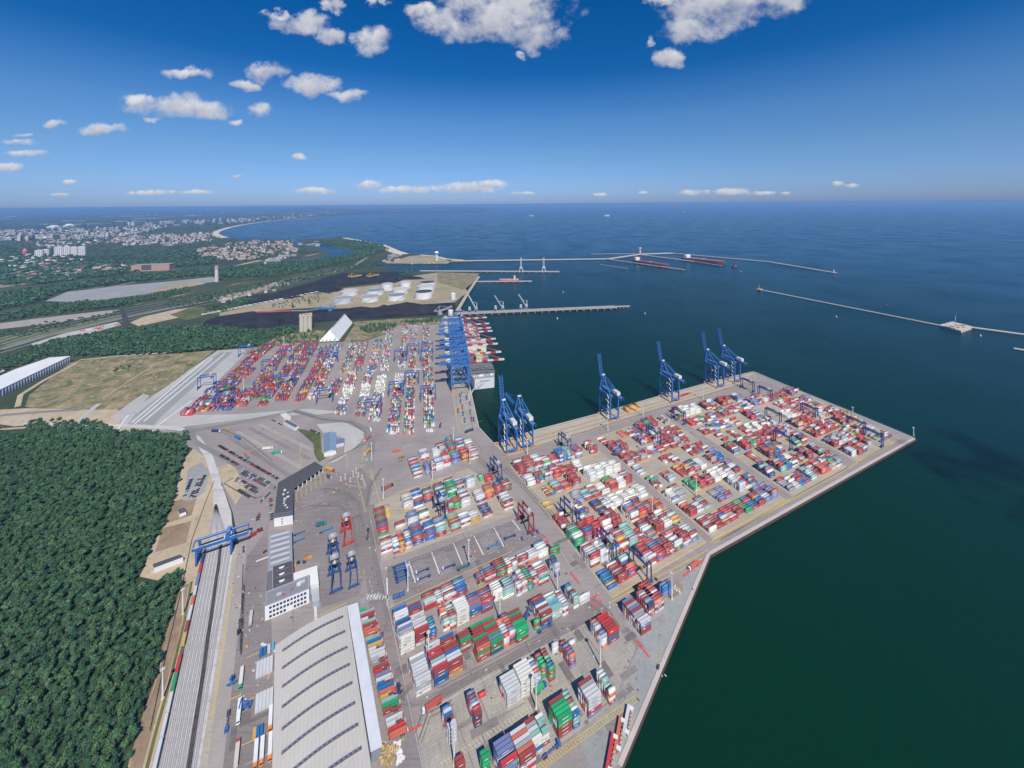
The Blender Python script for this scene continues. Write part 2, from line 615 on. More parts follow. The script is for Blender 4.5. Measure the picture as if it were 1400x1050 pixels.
def two(scale_hi, scale_lo, det, rg_):
    return math_(t, 'ADD', math_(t, 'MULTIPLY', noise(t, scale_hi, det, rg_, cv, 0.1), hi.outputs[0]), math_(t, 'MULTIPLY', noise(t, scale_lo, det, rg_, cv, 0.1), math_(t, 'SUBTRACT', 1.0, hi.outputs[0])))


n_big = two(13.0, 45.0, 9, 0.58)
n_soft = noise(t, 16.0, 3, 0.5, scaled(t, cv, (1, 1, 1), 0.4))
n_fine = two(48.0, 120.0, 5, 0.55)
n_w1 = noise(t, 15.0, 6, 0.58, scaled(t, cv, (1, 1, 1), 0.9))
n_w2 = noise(t, 15.0, 6, 0.58, scaled(t, cv, (1, 1, 1), 2.3))
warp = math_(t, 'MULTIPLY', math_(t, 'SUBTRACT', n_big, 0.5), 2.0)
wk = math_(t, 'MAXIMUM', tz, 0.015)
tx = math_(t, 'ADD', tx, math_(t, 'MULTIPLY', math_(t, 'SUBTRACT', n_w1, 0.5), math_(t, 'MULTIPLY', wk, 0.26)))
tz = math_(t, 'ADD', tz, math_(t, 'MULTIPLY', math_(t, 'SUBTRACT', n_w2, 0.5), math_(t, 'MULTIPLY', wk, 0.2)))
CLOUDS = [(690, 8, 105, 52), (607, 26, 42, 22), (740, 48, 48, 26), (660, 40, 70, 22), (712, 77, 10, 7), (580, 12, 30, 12),
          (985, 0, 100, 46), (950, 42, 48, 22), (1050, -14, 70, 40), (918, 78, 25, 15), (890, 55, 12, 8), (905, 2, 30, 10),
          (412, 30, 50, 17), (452, 48, 24, 14), (380, 22, 22, 10), (512, 56, 27, 23), (462, 5, 17, 11), (522, 2, 20, 6),
          (255, 100, 38, 10), (372, 98, 36, 14), (425, 116, 50, 15), (478, 130, 28, 9), (335, 115, 24, 8), (230, 143, 66, 18), (285, 150, 42, 14),
          (195, 137, 28, 10), (322, 165, 14, 6), (210, 161, 15, 5), (357, 152, 20, 14), (138, 177, 42, 8), (75, 168, 22, 6), (30, 194, 28, 5), (40, 209, 33, 6),
          (12, 229, 25, 8), (35, 185, 18, 4), (410, 214, 12, 6), (95, 249, 14, 4), (210, 263, 42, 4), (270, 263, 28, 4), (430, 261, 32, 6), (325, 241, 9, 3),
          (505, 253, 22, 7), (560, 259, 62, 6), (640, 256, 58, 9), (672, 251, 30, 6), (880, 263, 9, 3), (950, 263, 30, 5), (1000, 262, 30, 6),
          (1040, 264, 26, 4), (1145, 251, 11, 5), (1165, 254, 14, 4), (1075, 264, 8, 3), (80, 266, 18, 3), (715, 264, 20, 3), (820, 266, 12, 3)]
mask = None
shade = None
for (cx, cy, a, b_) in CLOUDS:
    gx, gz = (cx - CX) / F, -(cy - Y0 + ROLL * (cx - CX)) / F
    u = math_(t, 'MULTIPLY', math_(t, 'SUBTRACT', tx, gx), F / a)
    v = math_(t, 'MULTIPLY', math_(t, 'SUBTRACT', tz, gz), F / b_)
    d2 = math_(t, 'MULTIPLY_ADD', u, u, math_(t, 'MULTIPLY', v, v))
    k = math_(t, 'SUBTRACT', 1.0, d2)
    mask = k if mask is None else math_(t, 'SMOOTH_MAX', mask, k, 0.25)
    sv = math_(t, 'MULTIPLY', v, math_(t, 'MULTIPLY', math_(t, 'ADD', k, 0.3, None, True), 1.0))
    shade = sv if shade is None else math_(t, 'ADD', shade, sv)
dens = math_(t, 'ADD', math_(t, 'MULTIPLY', mask, 0.8), math_(t, 'ADD', warp, math_(t, 'MULTIPLY', math_(t, 'SUBTRACT', n_fine, 0.5), 0.55)))
mr = t.nodes.new('ShaderNodeMapRange')
mr.interpolation_type = 'SMOOTHSTEP'
mr.inputs['From Min'].default_value = 0.0
mr.inputs['From Max'].default_value = 0.95
t.links.new(dens, mr.inputs[0])
front = math_(t, 'GREATER_THAN', dyn, 0.05)
# only where some cloud is near at all
near = t.nodes.new('ShaderNodeMapRange')
near.interpolation_type = 'SMOOTHSTEP'
near.inputs['From Min'].default_value = -0.75
near.inputs['From Max'].default_value = 0.1
t.links.new(mask, near.inputs[0])
cm = math_(t, 'MULTIPLY', math_(t, 'MULTIPLY', math_(t, 'MULTIPLY', mr.outputs[0], near.outputs[0]), front), 0.93)
lit = math_(t, 'ADD', math_(t, 'MULTIPLY', shade, 0.5), math_(t, 'ADD', 0.5, math_(t, 'MULTIPLY', math_(t, 'SUBTRACT', n_soft, 0.5), 1.3)), None, True)
ccol = ramp(t, lit, [(0.0, (0.42, 0.44, 0.54)), (0.5, (0.62, 0.63, 0.68)), (1.0, (0.82, 0.82, 0.82))])
fin = mixc(t, skycol, ccol, cm)
t.links.new(fin, bg.inputs['Color'])
bg.inputs['Strength'].default_value = 1.0
W.cycles.sampling_method = 'MANUAL'
W.cycles.sample_map_resolution = 512
SC.view_settings.view_transform = 'Standard'
SC.view_settings.look = 'None'
SC.view_settings.exposure = 0.0
SC.view_settings.gamma = 1.0
SC.cycles.max_bounces = 4
SC.cycles.transparent_max_bounces = 24
SC.cycles.diffuse_bounces = 2
SC.cycles.glossy_bounces = 2
SC.cycles.volume_bounces = 0
SC.cycles.use_denoising = True

HAZE_DENS = 0.000048
if HAZE_DENS > 0:
    m = bpy.data.materials.new('haze_air')
    m.use_nodes = True
    tt = m.node_tree
    tt.nodes.clear()
    oo = tt.nodes.new('ShaderNodeOutputMaterial')
    pv = tt.nodes.new('ShaderNodeVolumePrincipled')
    pv.inputs['Color'].default_value = (0.30, 0.57, 1.0, 1)
    pv.inputs['Density'].default_value = HAZE_DENS
    pv.inputs['Anisotropy'].default_value = 0.0
    tt.links.new(pv.outputs[0], oo.inputs['Volume'])
    mb = MB()
    q = [(-62000, -800, -8), (62000, -800, -8), (62000, 62000, -8), (-62000, 62000, -8)]
    mb.hexa(q + [(x, y, H + 6) for x, y, z in q], (1, 1, 1))
    hz = mb.build('haze', m)
    hz['kind'] = 'stuff'

# ------------------------------------------------------------------ sea and land
FAR = 47000.0
WZ = -3.5
mb = MB()
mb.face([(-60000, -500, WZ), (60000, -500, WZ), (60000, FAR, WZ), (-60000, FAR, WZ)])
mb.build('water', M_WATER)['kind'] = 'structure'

QA, QB, QC, QD = (675, 606), (1030, 508), (1252, 600), (971, 759)
shore = [(800, 1185), (850, 1050), (971, 759), (1252, 600), (1030, 508), (985, 518.5), (901, 541.5), (817.5, 565.5), (732, 588), (675, 606), (655, 584), (640, 516), (626, 432),
         (622, 424), (632, 405), (640, 399), (636, 394), (650, 385), (649, 382.5), (657.5, 373.5), (640, 372.5), (580, 370.5), (572, 372),
         (560, 370.5), (530, 368), (515, 364), (512, 361.5), (560, 361), (612, 361.5), (618, 358.5), (640, 358), (650, 357), (634, 354.8), (610, 353), (595, 349.5), (575, 347.6), (552, 346.5),
         (540, 342), (528, 337), (520, 334), (505, 331), (487, 327.5), (475, 325), (466, 323.4), (452, 325), (430, 326.5), (400, 327), (350, 327.6), (318, 327), (307, 325.5), (298, 322.5), (292, 319.5), (297, 315.5),
         (312, 311), (330, 307.3), (347, 304.8), (370, 301.8), (402, 299), (440, 296), (480, 293.6), (505, 292.4), (562, 289.4), (610, 287.5), (640, 286.6)]
pts = [G(*p) for p in shore]
outer = [Vector((-900, FAR - 100, 0)), Vector((-60000, FAR - 100, 0)), Vector((-60000, -500, 0)), Vector((0, -500, 0))]
allp = pts + outer
mb = MB()
ar = sum(allp[i].x * allp[(i + 1) % len(allp)].y - allp[(i + 1) % len(allp)].x * allp[i].y for i in range(len(allp)))
top = allp if ar > 0 else allp[::-1]
mb.face(top)
for i in range(len(top)):
    a, c = top[i], top[(i + 1) % len(top)]
    mb.face([(a.x, a.y, -7), (c.x, c.y, -7), (c.x, c.y, 0), (a.x, a.y, 0)])
mb.build('terrain', G_LAND)['kind'] = 'structure'

ymx = []
# terminal pavement and its pieces
sheet('yard_pavement', [(240, 1075), (330, 760), (318, 700), (303, 660), (262, 612), (210, 604), (155, 590), (172, 566), (297, 479), (335, 476), (440, 468.5), (500, 466), (528, 456), (545, 444), (602, 443.5), (604, 434), (626, 432.3),
                        (639.5, 516), (654.5, 584.5), (674.5, 607), (732, 589), (817.5, 566.5), (901, 542.5), (985, 519.5), (1030, 509), (1250, 600), (970.3, 758.5), (848.5, 1049), (800, 1180)], 0.06, G_ASPH)
sheet('quay_apron', [(675.5, 607.5), (732, 589.5), (817.5, 567), (901, 543), (985, 520), (1030, 509.5), (1036, 521), (1022, 521), (960, 540.5), (880, 563.5), (800, 589), (738, 608.5), (704, 621), (692, 623)], 0.12, G_QUAY)
sheet('quay_apron_old', [(654, 584.5), (639, 516), (626, 433), (606, 434), (609, 470), (617, 535), (626, 590), (640, 596)], 0.12, G_CONC)
sheet('pale_yard_strip', [(157, 590), (173, 566), (297, 479.5), (333, 477), (338, 481), (262, 556), (247, 568), (330, 566), (420, 559), (470, 563), (430, 567), (370, 569), (300, 577), (220, 588), (196, 600), (172, 597)], 0.12, G_PALE)
sheet('grey_yard_strip', [(170, 585), (184, 567), (300, 482), (318, 481), (224, 566), (205, 586)], 0.18, G_GREY)
sheet('yard_slabs', [(556, 1010), (600, 962), (690, 905), (795, 858), (815, 868), (842, 856), (870, 885), (838, 960), (790, 1000), (700, 1062), (570, 1075)], 0.12, G_CONC)
sheet('edge_lane', [(1249, 600.5), (1030, 510.5), (1020, 521), (1045, 524), (1228, 602), (1205, 611), (1165, 632), (1080, 681), (975, 742), (968, 756)], 0.12, G_ASPH)
sheet('corner_paving', [(850, 845), (925, 800), (968, 762), (925, 868), (851, 1040), (815, 1070), (790, 1010), (840, 960), (872, 885)], 0.12, G_GREY)
sheet('lane_south', [(541, 975), (600, 955), (700, 905), (800, 852), (835, 836), (812, 815), (778, 832), (700, 892), (602, 944), (541, 962)], 0.18, G_ASPH2)
sheet('main_lane', [(497, 690), (512, 690), (520, 770), (538, 860), (572, 1010), (582, 1075), (545, 1075), (528, 950), (508, 850), (497, 770)], 0.14, G_ASPH2)
sheet('chassis_park', [(528, 790), (530, 776), (700, 712), (715, 702), (745, 735), (700, 757), (640, 782), (545, 830), (536, 830)], 0.14, G_ASPH2)
sheet('west_yard', [(322, 860), (338, 760), (360, 730), (366, 715), (372, 880), (374, 1075), (292, 1075)], 0.14, G_ASPH2)
sheet('gate_square', [(400, 690), (402, 668), (440, 640), (470, 648), (495, 640), (510, 660), (500, 720), (498, 790), (490, 815), (440, 830), (432, 790), (438, 770), (402, 766)], 0.14, G_ASPH2)
sheet('truck_park', [(292, 600), (330, 585), (372, 577), (396, 585), (432, 605), (428, 634), (384, 660), (340, 632)], 0.14, G_ASPH)
sheet('pale_plot', [(433, 580), (470, 577), (497, 590), (497, 600), (484, 613), (462, 630), (446, 634), (470, 622), (472, 600), (442, 592)], 0.14, G_PALE)
sheet('lawn', [(404, 585), (438, 592), (440, 618), (446, 626), (436, 632), (430, 622), (428, 606)], 0.16, G_GRASS)

for zn in (((697, 636), (808, 606), (966, 741), (836, 818)), ((812, 599), (907, 568), (1074, 683), (975, 738)), ((914, 563), (1006, 539), (1160, 639), (1085, 680)), ((1016, 547), (1084, 530), (1231, 599), (1173, 633))):
    sheet('block_paving', list(zn), 0.16, G_TAN)
    e = [G(*q) for q in zn]
    for k in range(9):
        f0 = k / 8.0
        ymx.append(([e[0].lerp(e[3], f0), e[1].lerp(e[2], f0)], 1.1))
sheet('block_paving', [(512, 690), (545, 672), (640, 640), (700, 678), (712, 700), (523, 768)], 0.16, G_TAN)

# railway land
sheet('sandy_strip', [(252, 628), (264, 613), (284, 628), (300, 656), (300, 690), (296, 720), (286, 745), (270, 800), (252, 885), (238, 965), (212, 1075), (150, 1075), (196, 968), (224, 885), (246, 800), (190, 788), (206, 745), (237, 660)], 0.12, G_SAND)
sheet('soil_plot', [(234, 686), (270, 677), (262, 704), (226, 716)], 0.18, G_SOIL)
sheet('soil_plot', [(222, 722), (262, 712), (254, 742), (212, 755)], 0.18, G_SOIL)
sheet('soil_bank', [(228, 806), (246, 806), (236, 850), (214, 925), (190, 1010), (170, 1062), (160, 1062), (196, 960), (216, 890)], 0.18, G_SOIL)
sheet('staff_lot', [(258, 640), (276, 632), (286, 645), (280, 672), (264, 684), (250, 684)], 0.18, G_GREY)
sheet('sand_plot', [(296, 640), (318, 632), (336, 668), (322, 690), (306, 664)], 0.16, G_SAND)
sheet('track_bed', [(208, 1075), (235, 960), (268, 800), (284, 745), (292, 700), (296, 668), (304, 664), (316, 700), (320, 745), (304, 850), (283, 985), (268, 1075)], 0.2, G_BALL)
sheet('rail_side_lane', [(268, 1075), (283, 985), (304, 850), (320, 745), (338, 742), (326, 860), (302, 1075)], 0.18, G_LANE)
sheet('rail_kerb_strip', [(268, 1075), (283, 985), (304, 850), (320, 745), (325, 745), (312, 850), (292, 985), (279, 1075)], 0.22, G_QUAY)
ribbon('railway_curve', [(30, 580), (120, 581), (200, 583), (245, 586), (270, 600), (286, 625), (297, 660), (298, 700)], 9.0, 0.2, G_BALL)
tieb = MB()
rails = MB()
tr = [((211, 1075), (294, 700)), ((262, 1075), (312, 700))]
for i in range(9):
    k = i / 8.0
    a = G(214 + k * 48, 1078)
    c = G(281 + k * 34, 748)
    d = (c - a).normalized()
    nrm = Vector((-d.y, d.x, 0)) * 0.72
    ribbon_mb(tieb, [a, c], 1.9, 0.3)
    ribbon_mb(tieb, [c, G(294 + k * 2.2, 690)], 1.0, 0.3)
    for sgn in (-1, 1):
        rails.beam(a + nrm * sgn + Vector((0, 0, 0.3)), c + nrm * sgn + Vector((0, 0, 0.3)), 0.22, 0.2, (0.16, 0.13, 0.12))
    e = G(294 + k * 2.2, 690)
    for sgn in ((-1, 1) if i % 3 == 1 else ()):
        rails.beam(c + nrm * sgn + Vector((0, 0, 0.3)), e + nrm * sgn + Vector((0, 0, 0.3)), 0.22, 0.2, (0.16, 0.13, 0.12))
tieb.build('sleeper_bands', G_TIE)['kind'] = 'structure'
rails.build('rail_lines', M_PAINT)['kind'] = 'structure'
ribbon('dark_track', [(254, 1075), (272, 960), (299, 770), (302, 745)], 3.0, 0.36, G_OIL)

ribbon('soil_strip', [(252, 800), (244, 840), (234, 885), (220, 935), (206, 978), (194, 1020), (178, 1078)], 8.0, 0.25, G_SOIL)
ribbon('grass_verge', [(262, 795), (252, 850), (240, 900), (226, 955), (212, 1005), (194, 1078)], 2.2, 0.27, G_GRASS)
ribbon('sand_track', [(274, 790), (264, 840), (252, 895), (238, 950), (222, 1010), (204, 1078)], 3.5, 0.27, G_PALE)
# western roads and meadow
sheet('meadow', [(34, 556), (40, 540), (96, 496), (140, 488), (230, 484), (294, 479), (240, 520), (172, 566), (150, 572), (110, 566), (60, 560)], 0.1, G_MEAD)
sheet('bare_ground', [(0, 580), (0, 560), (40, 558), (110, 560), (160, 560), (172, 566), (156, 590), (120, 582), (60, 578), (20, 583)], 0.12, G_SAND)
sheet('bare_ground_patch', [(150, 572), (176, 552), (196, 538), (205, 541), (180, 565), (172, 575)], 0.16, G_PALE)
ribbon('access_road', [(0, 568), (60, 563), (110, 560), (128, 556)], 9.0, 0.2, G_ROAD)
ribbon('access_road', [(100, 582), (130, 556), (136, 552)], 9.0, 0.22, G_PALE)
ribbon('yard_road', [(130, 578), (150, 590), (175, 597), (220, 595), (262, 589), (300, 583), (345, 574), (390, 565), (403, 562), (440, 572), (480, 576.5), (500, 587), (508, 604), (506, 640)], 11.0, 0.24, G_ROAD)
ribbon('ring_road', [(262, 590), (266, 603), (280, 612), (300, 622), (330, 640), (376, 668), (392, 680)], 8.0, 0.24, G_ROAD)
ribbon('forest_track', [(0, 587), (60, 583), (150, 586), (220, 586)], 6.0, 0.16, G_SAND)
ribbon('warehouse_road', [(24, 556), (28, 540), (60, 520), (98, 500), (110, 492), (170, 486), (235, 482)], 8.0, 0.18, G_SAND)
ribbon('meadow_path', [(140, 545), (170, 525), (212, 498)], 3.0, 0.16, G_SAND)

# truck park lanes, worn patches
for k, (a, c) in enumerate((((354, 580), (428, 616)), ((340, 585), (424, 628)), ((324, 590), (412, 640)), ((312, 597), (396, 651)))):
    ribbon('lane_band', [a, c], 6.0, 0.2, G_LANE if k % 2 == 0 else G_ASPH2)
for k, (x_, y0_, y1_, w_) in enumerate(((331, 772, 868, 0.8), (332.2, 800, 880, 1.3), (330, 812, 890, 1.0), (333.5, 820, 872, 0.6), (328.8, 835, 884, 0.7), (331.2, 845, 895, 1.4), (335, 790, 850, 0.5))):
    ribbon('soot_track', [(x_ + 1.5, y0_), (x_ + random.uniform(-1, 1), (y0_ + y1_) / 2), (x_ - 1.5, y1_)], w_, 0.3, G_OIL if w_ > 0.7 else G_OILS)
prn = random.Random(5)
pm = [MB(), MB(), MB()]
for k in range(210):
    x, y = prn.choice(((450, 690, 60, 40), (520, 640, 40, 30), (345, 860, 25, 90), (345, 980, 25, 60), (560, 800, 30, 60), (640, 900, 110, 50), (760, 880, 60, 50), (880, 880, 40, 60), (830, 990, 40, 60), (640, 760, 80, 40), (790, 780, 40, 60), (500, 900, 30, 120), (720, 700, 40, 60), (600, 590, 40, 40), (430, 790, 40, 30), (690, 1010, 60, 40)))[0:2]
    a = G(x + prn.uniform(-55, 55), y + prn.uniform(-45, 45))
    d = azv(prn.choice((UA, 150.5)) + prn.uniform(-2, 2))
    e_ = Vector((-d.y, d.x, 0))
    L_, W_ = prn.choice(((prn.uniform(6, 22), prn.uniform(3, 7)), (prn.uniform(20, 60), prn.uniform(0.4, 1.0)), (prn.uniform(1.5, 4), prn.uniform(1.5, 3))))
    px_, py_ = P(a)
    if not (300 < px_ < 940 and py_ > 560) or py_ > 1075 or px_ > 960 - 0.4 * (py_ - 760) - 25 or px_ > 940:
        continue
    z_ = 0.30 + k * 0.0002
    pm[prn.randrange(3)].face([a - d * L_ / 2 - e_ * W_ / 2 + Vector((0, 0, z_)), a + d * L_ / 2 - e_ * W_ / 2 + Vector((0, 0, z_)), a + d * L_ / 2 + e_ * W_ / 2 + Vector((0, 0, z_)), a - d * L_ / 2 + e_ * W_ / 2 + Vector((0, 0, z_))])
for mb_, mt_, nm_ in zip(pm, (G_ASPH2, G_GREY, G_OILS), ('paving_patches', 'paving_repairs', 'paving_stains')):
    mb_.build(nm_, mt_)['kind'] = 'structure'
# parcels, tracks and lanes of the western industrial land
wr = random.Random(9)
for k in range(46):
    f_, g_ = wr.random(), wr.random()
    x0 = -10 + 430 * f_
    y0_ = 470 - 100 * f_ - 62 * g_ * (1 - 0.45 * f_)
    w_ = wr.uniform(16, 60)
    sl = -0.22
    hh_ = wr.uniform(1.2, 4.5) * (0.5 + (y0_ - 350) / 120.0)
    q_ = [(x0, y0_), (x0 + w_, y0_ + sl * w_), (x0 + w_ * 1.1 + 6, y0_ + sl * w_ - hh_ * 0.6), (x0 + 8, y0_ - hh_)]
    if any(p_[1] < 345 for p_ in q_) or (270 < x0 + w_ / 2 < 640 and y0_ > 396):
        continue
    sheet('field_parcel', q_, 0.19, wr.choice((G_GRASS, G_FIELD, G_MEAD, G_GRASS, G_LANE, G_SOIL, G_SAND)))
for off in (0, 3.0, 6.5, -5.0, 11.0, 15.0):
    ribbon('siding_track', [(0, 478 - off), (60, 460 - off), (172, 434.5 - off * 0.8), (220, 424.5 - off * 0.75), (300, 409.5 - off * 0.6), (360, 396.5 - off * 0.5), (420, 380.5 - off * 0.4), (470, 369 - off * 0.3)], 3.5, 0.3, G_TIE)
sheet('works_strip', [(-20, 391), (0, 386), (60, 378), (110, 371), (190, 364), (190, 369.5), (112, 378), (40, 388), (-20, 396)], 0.2, G_BRICK)
sheet('works_strip', [(0, 372), (40, 362), (100, 358), (150, 360), (100, 366), (30, 376)], 0.2, G_LANE)
# tyre marks round the bends
tm = MB()
for ln in ([(440, 668), (470, 672), (490, 688), (499, 730)], [(425, 690), (468, 690), (486, 710), (492, 760)], [(522, 640), (506, 665), (500, 700)], [(545, 955), (562, 938), (590, 930), (650, 905)], [(572, 1010), (584, 975), (625, 952)],
           [(806, 822), (830, 838), (848, 866)], [(690, 640), (720, 668), (770, 722)], [(640, 612), (668, 640), (700, 676)], [(505, 700), (520, 780), (540, 870)], [(530, 780), (610, 752), (700, 715)], [(600, 948), (690, 900), (780, 852)], [(300, 588), (330, 600), (380, 640)]):
    pts_ = [G(*q) for q in ln]
    for k in range(5):
        d_ = (pts_[-1] - pts_[0]).normalized()
        o_ = Vector((-d_.y, d_.x, 0)) * random.uniform(-4.5, 4.5)
        fine_ = []
        for i in range(len(pts_) - 1):
            for j in range(5):
                fine_.append(pts_[i].lerp(pts_[i + 1], j / 5.0) + o_)
        ribbon_mb(tm, fine_, random.uniform(0.35, 0.8), 0.345 + 0.0003 * k + random.uniform(0, 0.0002))
tm.build('tyre_marks', G_OILS)['kind'] = 'structure'
# far country: parcels and low wooded hills behind the bay
fr_ = random.Random(21)
for k in range(60):
    y_ = fr_.choice((287.5, 288.5, 290, 291.5, 293, 296, 299, 303, 307)) + fr_.uniform(-0.5, 0.5)
    x_ = fr_.uniform(-80, 420 if y_ < 296 else 270)
    y_ = max(y_, 279 - ROLL * (x_ - 700) + 5.6)
    w_ = fr_.uniform(10, 46)
    h_ = fr_.uniform(0.25, 0.7) * (y_ - 281) / 9.0
    if 295 < x_ + w_ and y_ > 294:
        continue
    sheet('far_parcel', [(x_, y_), (x_ + w_, y_ - 0.008 * w_), (x_ + w_ + 3, y_ - 0.008 * w_ - h_), (x_ + 4, y_ - h_)], 2.0, fr_.choice((G_FIELD, G_GRASS, G_SAND, G_MEAD, G_PALE)))
mb = MB()
for row, (dist_m, hmax) in enumerate(((21000, 70), (27000, 120), (34000, 190), (41000, 260))):
    n_ = 90
    xs_ = [-dist_m * 1.45 + i * (dist_m * 1.36 + dist_m * (0.02 + 0.02 * row)) / (n_ - 1) for i in range(n_)]
    hs_ = [max(4, hmax * (0.45 + 0.3 * math.sin(i * 0.21 + row) + 0.22 * math.sin(i * 0.57 + 2 * row) + 0.1 * math.sin(i * 1.3)) * min(1, (n_ - 1 - i) / 14.0 + 0.04)) for i in range(n_)]
    for i in range(n_ - 1):
        a_, c_ = (xs_[i], dist_m), (xs_[i + 1], dist_m)
        mb.face([(a_[0], a_[1] - 1800, 0), (c_[0], c_[1] - 1800, 0), (c_[0], c_[1], hs_[i + 1]), (a_[0], a_[1], hs_[i])])
        mb.face([(a_[0], a_[1], hs_[i]), (c_[0], c_[1], hs_[i + 1]), (c_[0], c_[1] + 1800, 0), (a_[0], a_[1] + 1800, 0)])
mb.build('hills', G_FOREST, None, None, True)['kind'] = 'structure'
# small barriers, cones and kerb stones strewn along the lanes
mb = MB()
for k in range(330):
    x, y, sx, sy = fr_.choice(((440, 690, 40, 30), (505, 640, 22, 40), (515, 760, 14, 60), (545, 930, 20, 90), (700, 745, 60, 14), (830, 830, 60, 20), (880, 900, 30, 60), (345, 900, 16, 100), (330, 790, 12, 40), (620, 800, 70, 10), (480, 660, 40, 20), (670, 940, 90, 40), (760, 900, 70, 40)))
    p = G(x + fr_.uniform(-sx, sx), y + fr_.uniform(-sy, sy))
    c = fr_.choice(((0.6, 0.45, 0.1), (0.62, 0.62, 0.6), (0.62, 0.62, 0.6), (0.55, 0.12, 0.08), (0.12, 0.11, 0.11), (0.3, 0.28, 0.26)))
    mb.box((p.x, p.y, 0.3), fr_.uniform(0.5, 1.9), fr_.uniform(0.4, 0.9), fr_.uniform(0.3, 1.1), fr_.choice((0.44, 2.1)) + fr_.uniform(-0.3, 0.3), c)
tag(mb.build('yard_barriers', M_MATTE), 'strewn small barriers, cones and kerb stones along the terminal lanes', 'barriers', kind='stuff')
# markings
wm, ym, rm = [], [], []
for a, c in (((184, 580), (291, 490)), ((180, 578), (280, 493)), ((197, 576), (308, 483)), ((160, 588), (175, 568)), ((214, 583), (262, 548))):
    wm.append(([a, c], 3.5))
for a, c in (((530, 828), (529, 790)), ((559, 768), (568, 797)), ((590, 755), (601, 785)), ((620, 743), (632, 772)), ((648, 733), (661, 759)), ((675, 721), (689, 748)), ((700, 711), (712, 726))):
    wm.append(([a, c], 1.3))
for a, c in (((501, 815), (531, 817)), ((357, 880), (384, 894)), ((431, 828), (432, 852)), ((350, 768), (402, 748))):
    wm.append(([a, c], 2.2))
for a, c in (((505, 700), (541, 878)), ((541, 878), (583, 1075)), ((519, 690), (522, 780)), ((765, 752), (806, 812)), ((834, 836), (602, 962))):
    wm.append(([a, c], 0.22))
for k in range(8):
    x = 512 + k * 2.3
    wm.append(([(501 + k * 4, 812.5), (503 + k * 4, 820)], 0.7))
for k in range(14):   # slots of the chassis park
    for j in range(4):
        a = G(561 + j * 30.5, 770 - j * 12.5)
        c = a + azv(UA) * 13
        o_ = azv(150) * (2.2 + k * 2.9)
        if k < 10:
            wm.append(([a + o_, c + o_], 0.25))
for a, c in (((700, 622), (1036, 521)), ((683, 612), (1032, 511)), ((640, 596), (617, 470)), ((626, 592), (608, 440)), ((970, 742), (1226, 603)), ((985, 738), (1222, 606)), ((975, 744), (1080, 684)),
             ((832, 825), (968, 752)), ((838, 829), (960, 764)), ((506, 640), (520, 690)), ((440, 648), (420, 660)), ((487, 650), (500, 700)), ((290, 985), (318, 800)), ((337, 900), (372, 884)), ((336, 960), (374, 940)),
             ((330, 1020), (374, 1000)), ((366, 930), (374, 905)), ((312, 958), (330, 950)), ((430, 845), (475, 824)), ((405, 826), (420, 820)), ((530, 832), (700, 754)), ((440, 658), (402, 668)), ((470, 662), (500, 668)),
             ((300, 634), (349, 613)), ((349, 613), (398, 592)), ((300.5, 635), (398.5, 593)), ((408, 625), (413, 605)), ((408, 640), (412, 625)), ((494, 640), (498, 610)), ((472, 606), (475, 640))):
    ym.append(([a, c], 0.7))
ym += ymx
for k in range(9):
    ym.append(([(846, 818.5 - k * 0.2), (962, 757)], 0.3)) if k == 0 else None
for k in range(46):   # ladder-hatched strip at the quay end
    f = k / 45.0
    a, c = G(700 + 170 * f, 1071 - 121 * f), G(708 + 166 * f, 1077 - 120.5 * f)
    ym.append(([a, c], 0.5))
ym.append(([(700, 1071), (868, 951)], 0.5))
ym.append(([(708, 1077), (874, 957)], 0.5))
for k in range(40):
    f = k / 39.0
    wm.append(([G(602 + 190 * f, 1042 - 120 * f), G(607 + 190 * f, 1049 - 121 * f)], 0.25))
ym.append(([(602, 1042), (792, 922)], 0.2))
ym.append(([(607, 1049), (797, 928)], 0.2))
for k in range(12):
    for j in range(7):
        a = G(405 + j * 6.5, 672 - j * 4.2)
        if k == 0:
            ym.append(([a, a + azv(150) * 22], 0.5))
for k in range(60):   # worn arrows and broken lines on the lanes
    bx, by = random.choice(((490, 625), (470, 660), (520, 720), (500, 790), (548, 930), (560, 1000), (600, 820), (700, 740), (430, 700), (800, 830), (860, 930), (880, 900)))
    a = G(bx + random.uniform(-22, 22), by + random.uniform(-18, 18))
    ym.append(([a, a + azv(random.choice((UA, 150))) * random.uniform(2, 5)], 0.6))
for a, c in (((861, 829), (886, 815)), ((780, 783), (792, 798)), ((868, 875), (877, 884)), ((876, 884), (888, 899)), ((934, 788), (966, 763)), ((806, 820), (820, 812)), ((811, 828), (823, 822)), ((560, 1000), (577, 991)), ((742, 730), (747, 736))):
    rm.append(([a, c], 1.6))
for nm, ls, z, mt in (('white_markings', wm, 0.34, G_WHITE), ('yellow_markings', ym, 0.36, G_YELL), ('red_markings', rm, 0.38, G_RED)):
    mb = MB()
    for ln, w in ls:
        ribbon_mb(mb, ln, w, z)
    mb.build(nm, mt)['kind'] = 'structure'
# crane rails
mb = MB()
for a, c in (((686, 611), (1031, 512.3)), ((698, 620), (1033, 520)), ((692, 615.5), (1031, 516))):
    for k in (0, 1):
        o_ = azv(150) * (1.2 * k)
        mb.beam(G(*a, 0.35) + o_, G(*c, 0.35) + o_, 0.35, 0.2, (0.3, 0.2, 0.12))
for a, c in (((646, 585), (630, 500)), ((646, 585), (622.5, 436)), ((628.5, 585), (606, 436)), ((632, 590), (607.5, 436))):
    mb.beam(G(*a, 0.35), G(*c, 0.35), 0.4, 0.2, (0.35, 0.25, 0.14))
mb.build('crane_rails', M_PAINT)['kind'] = 'structure'
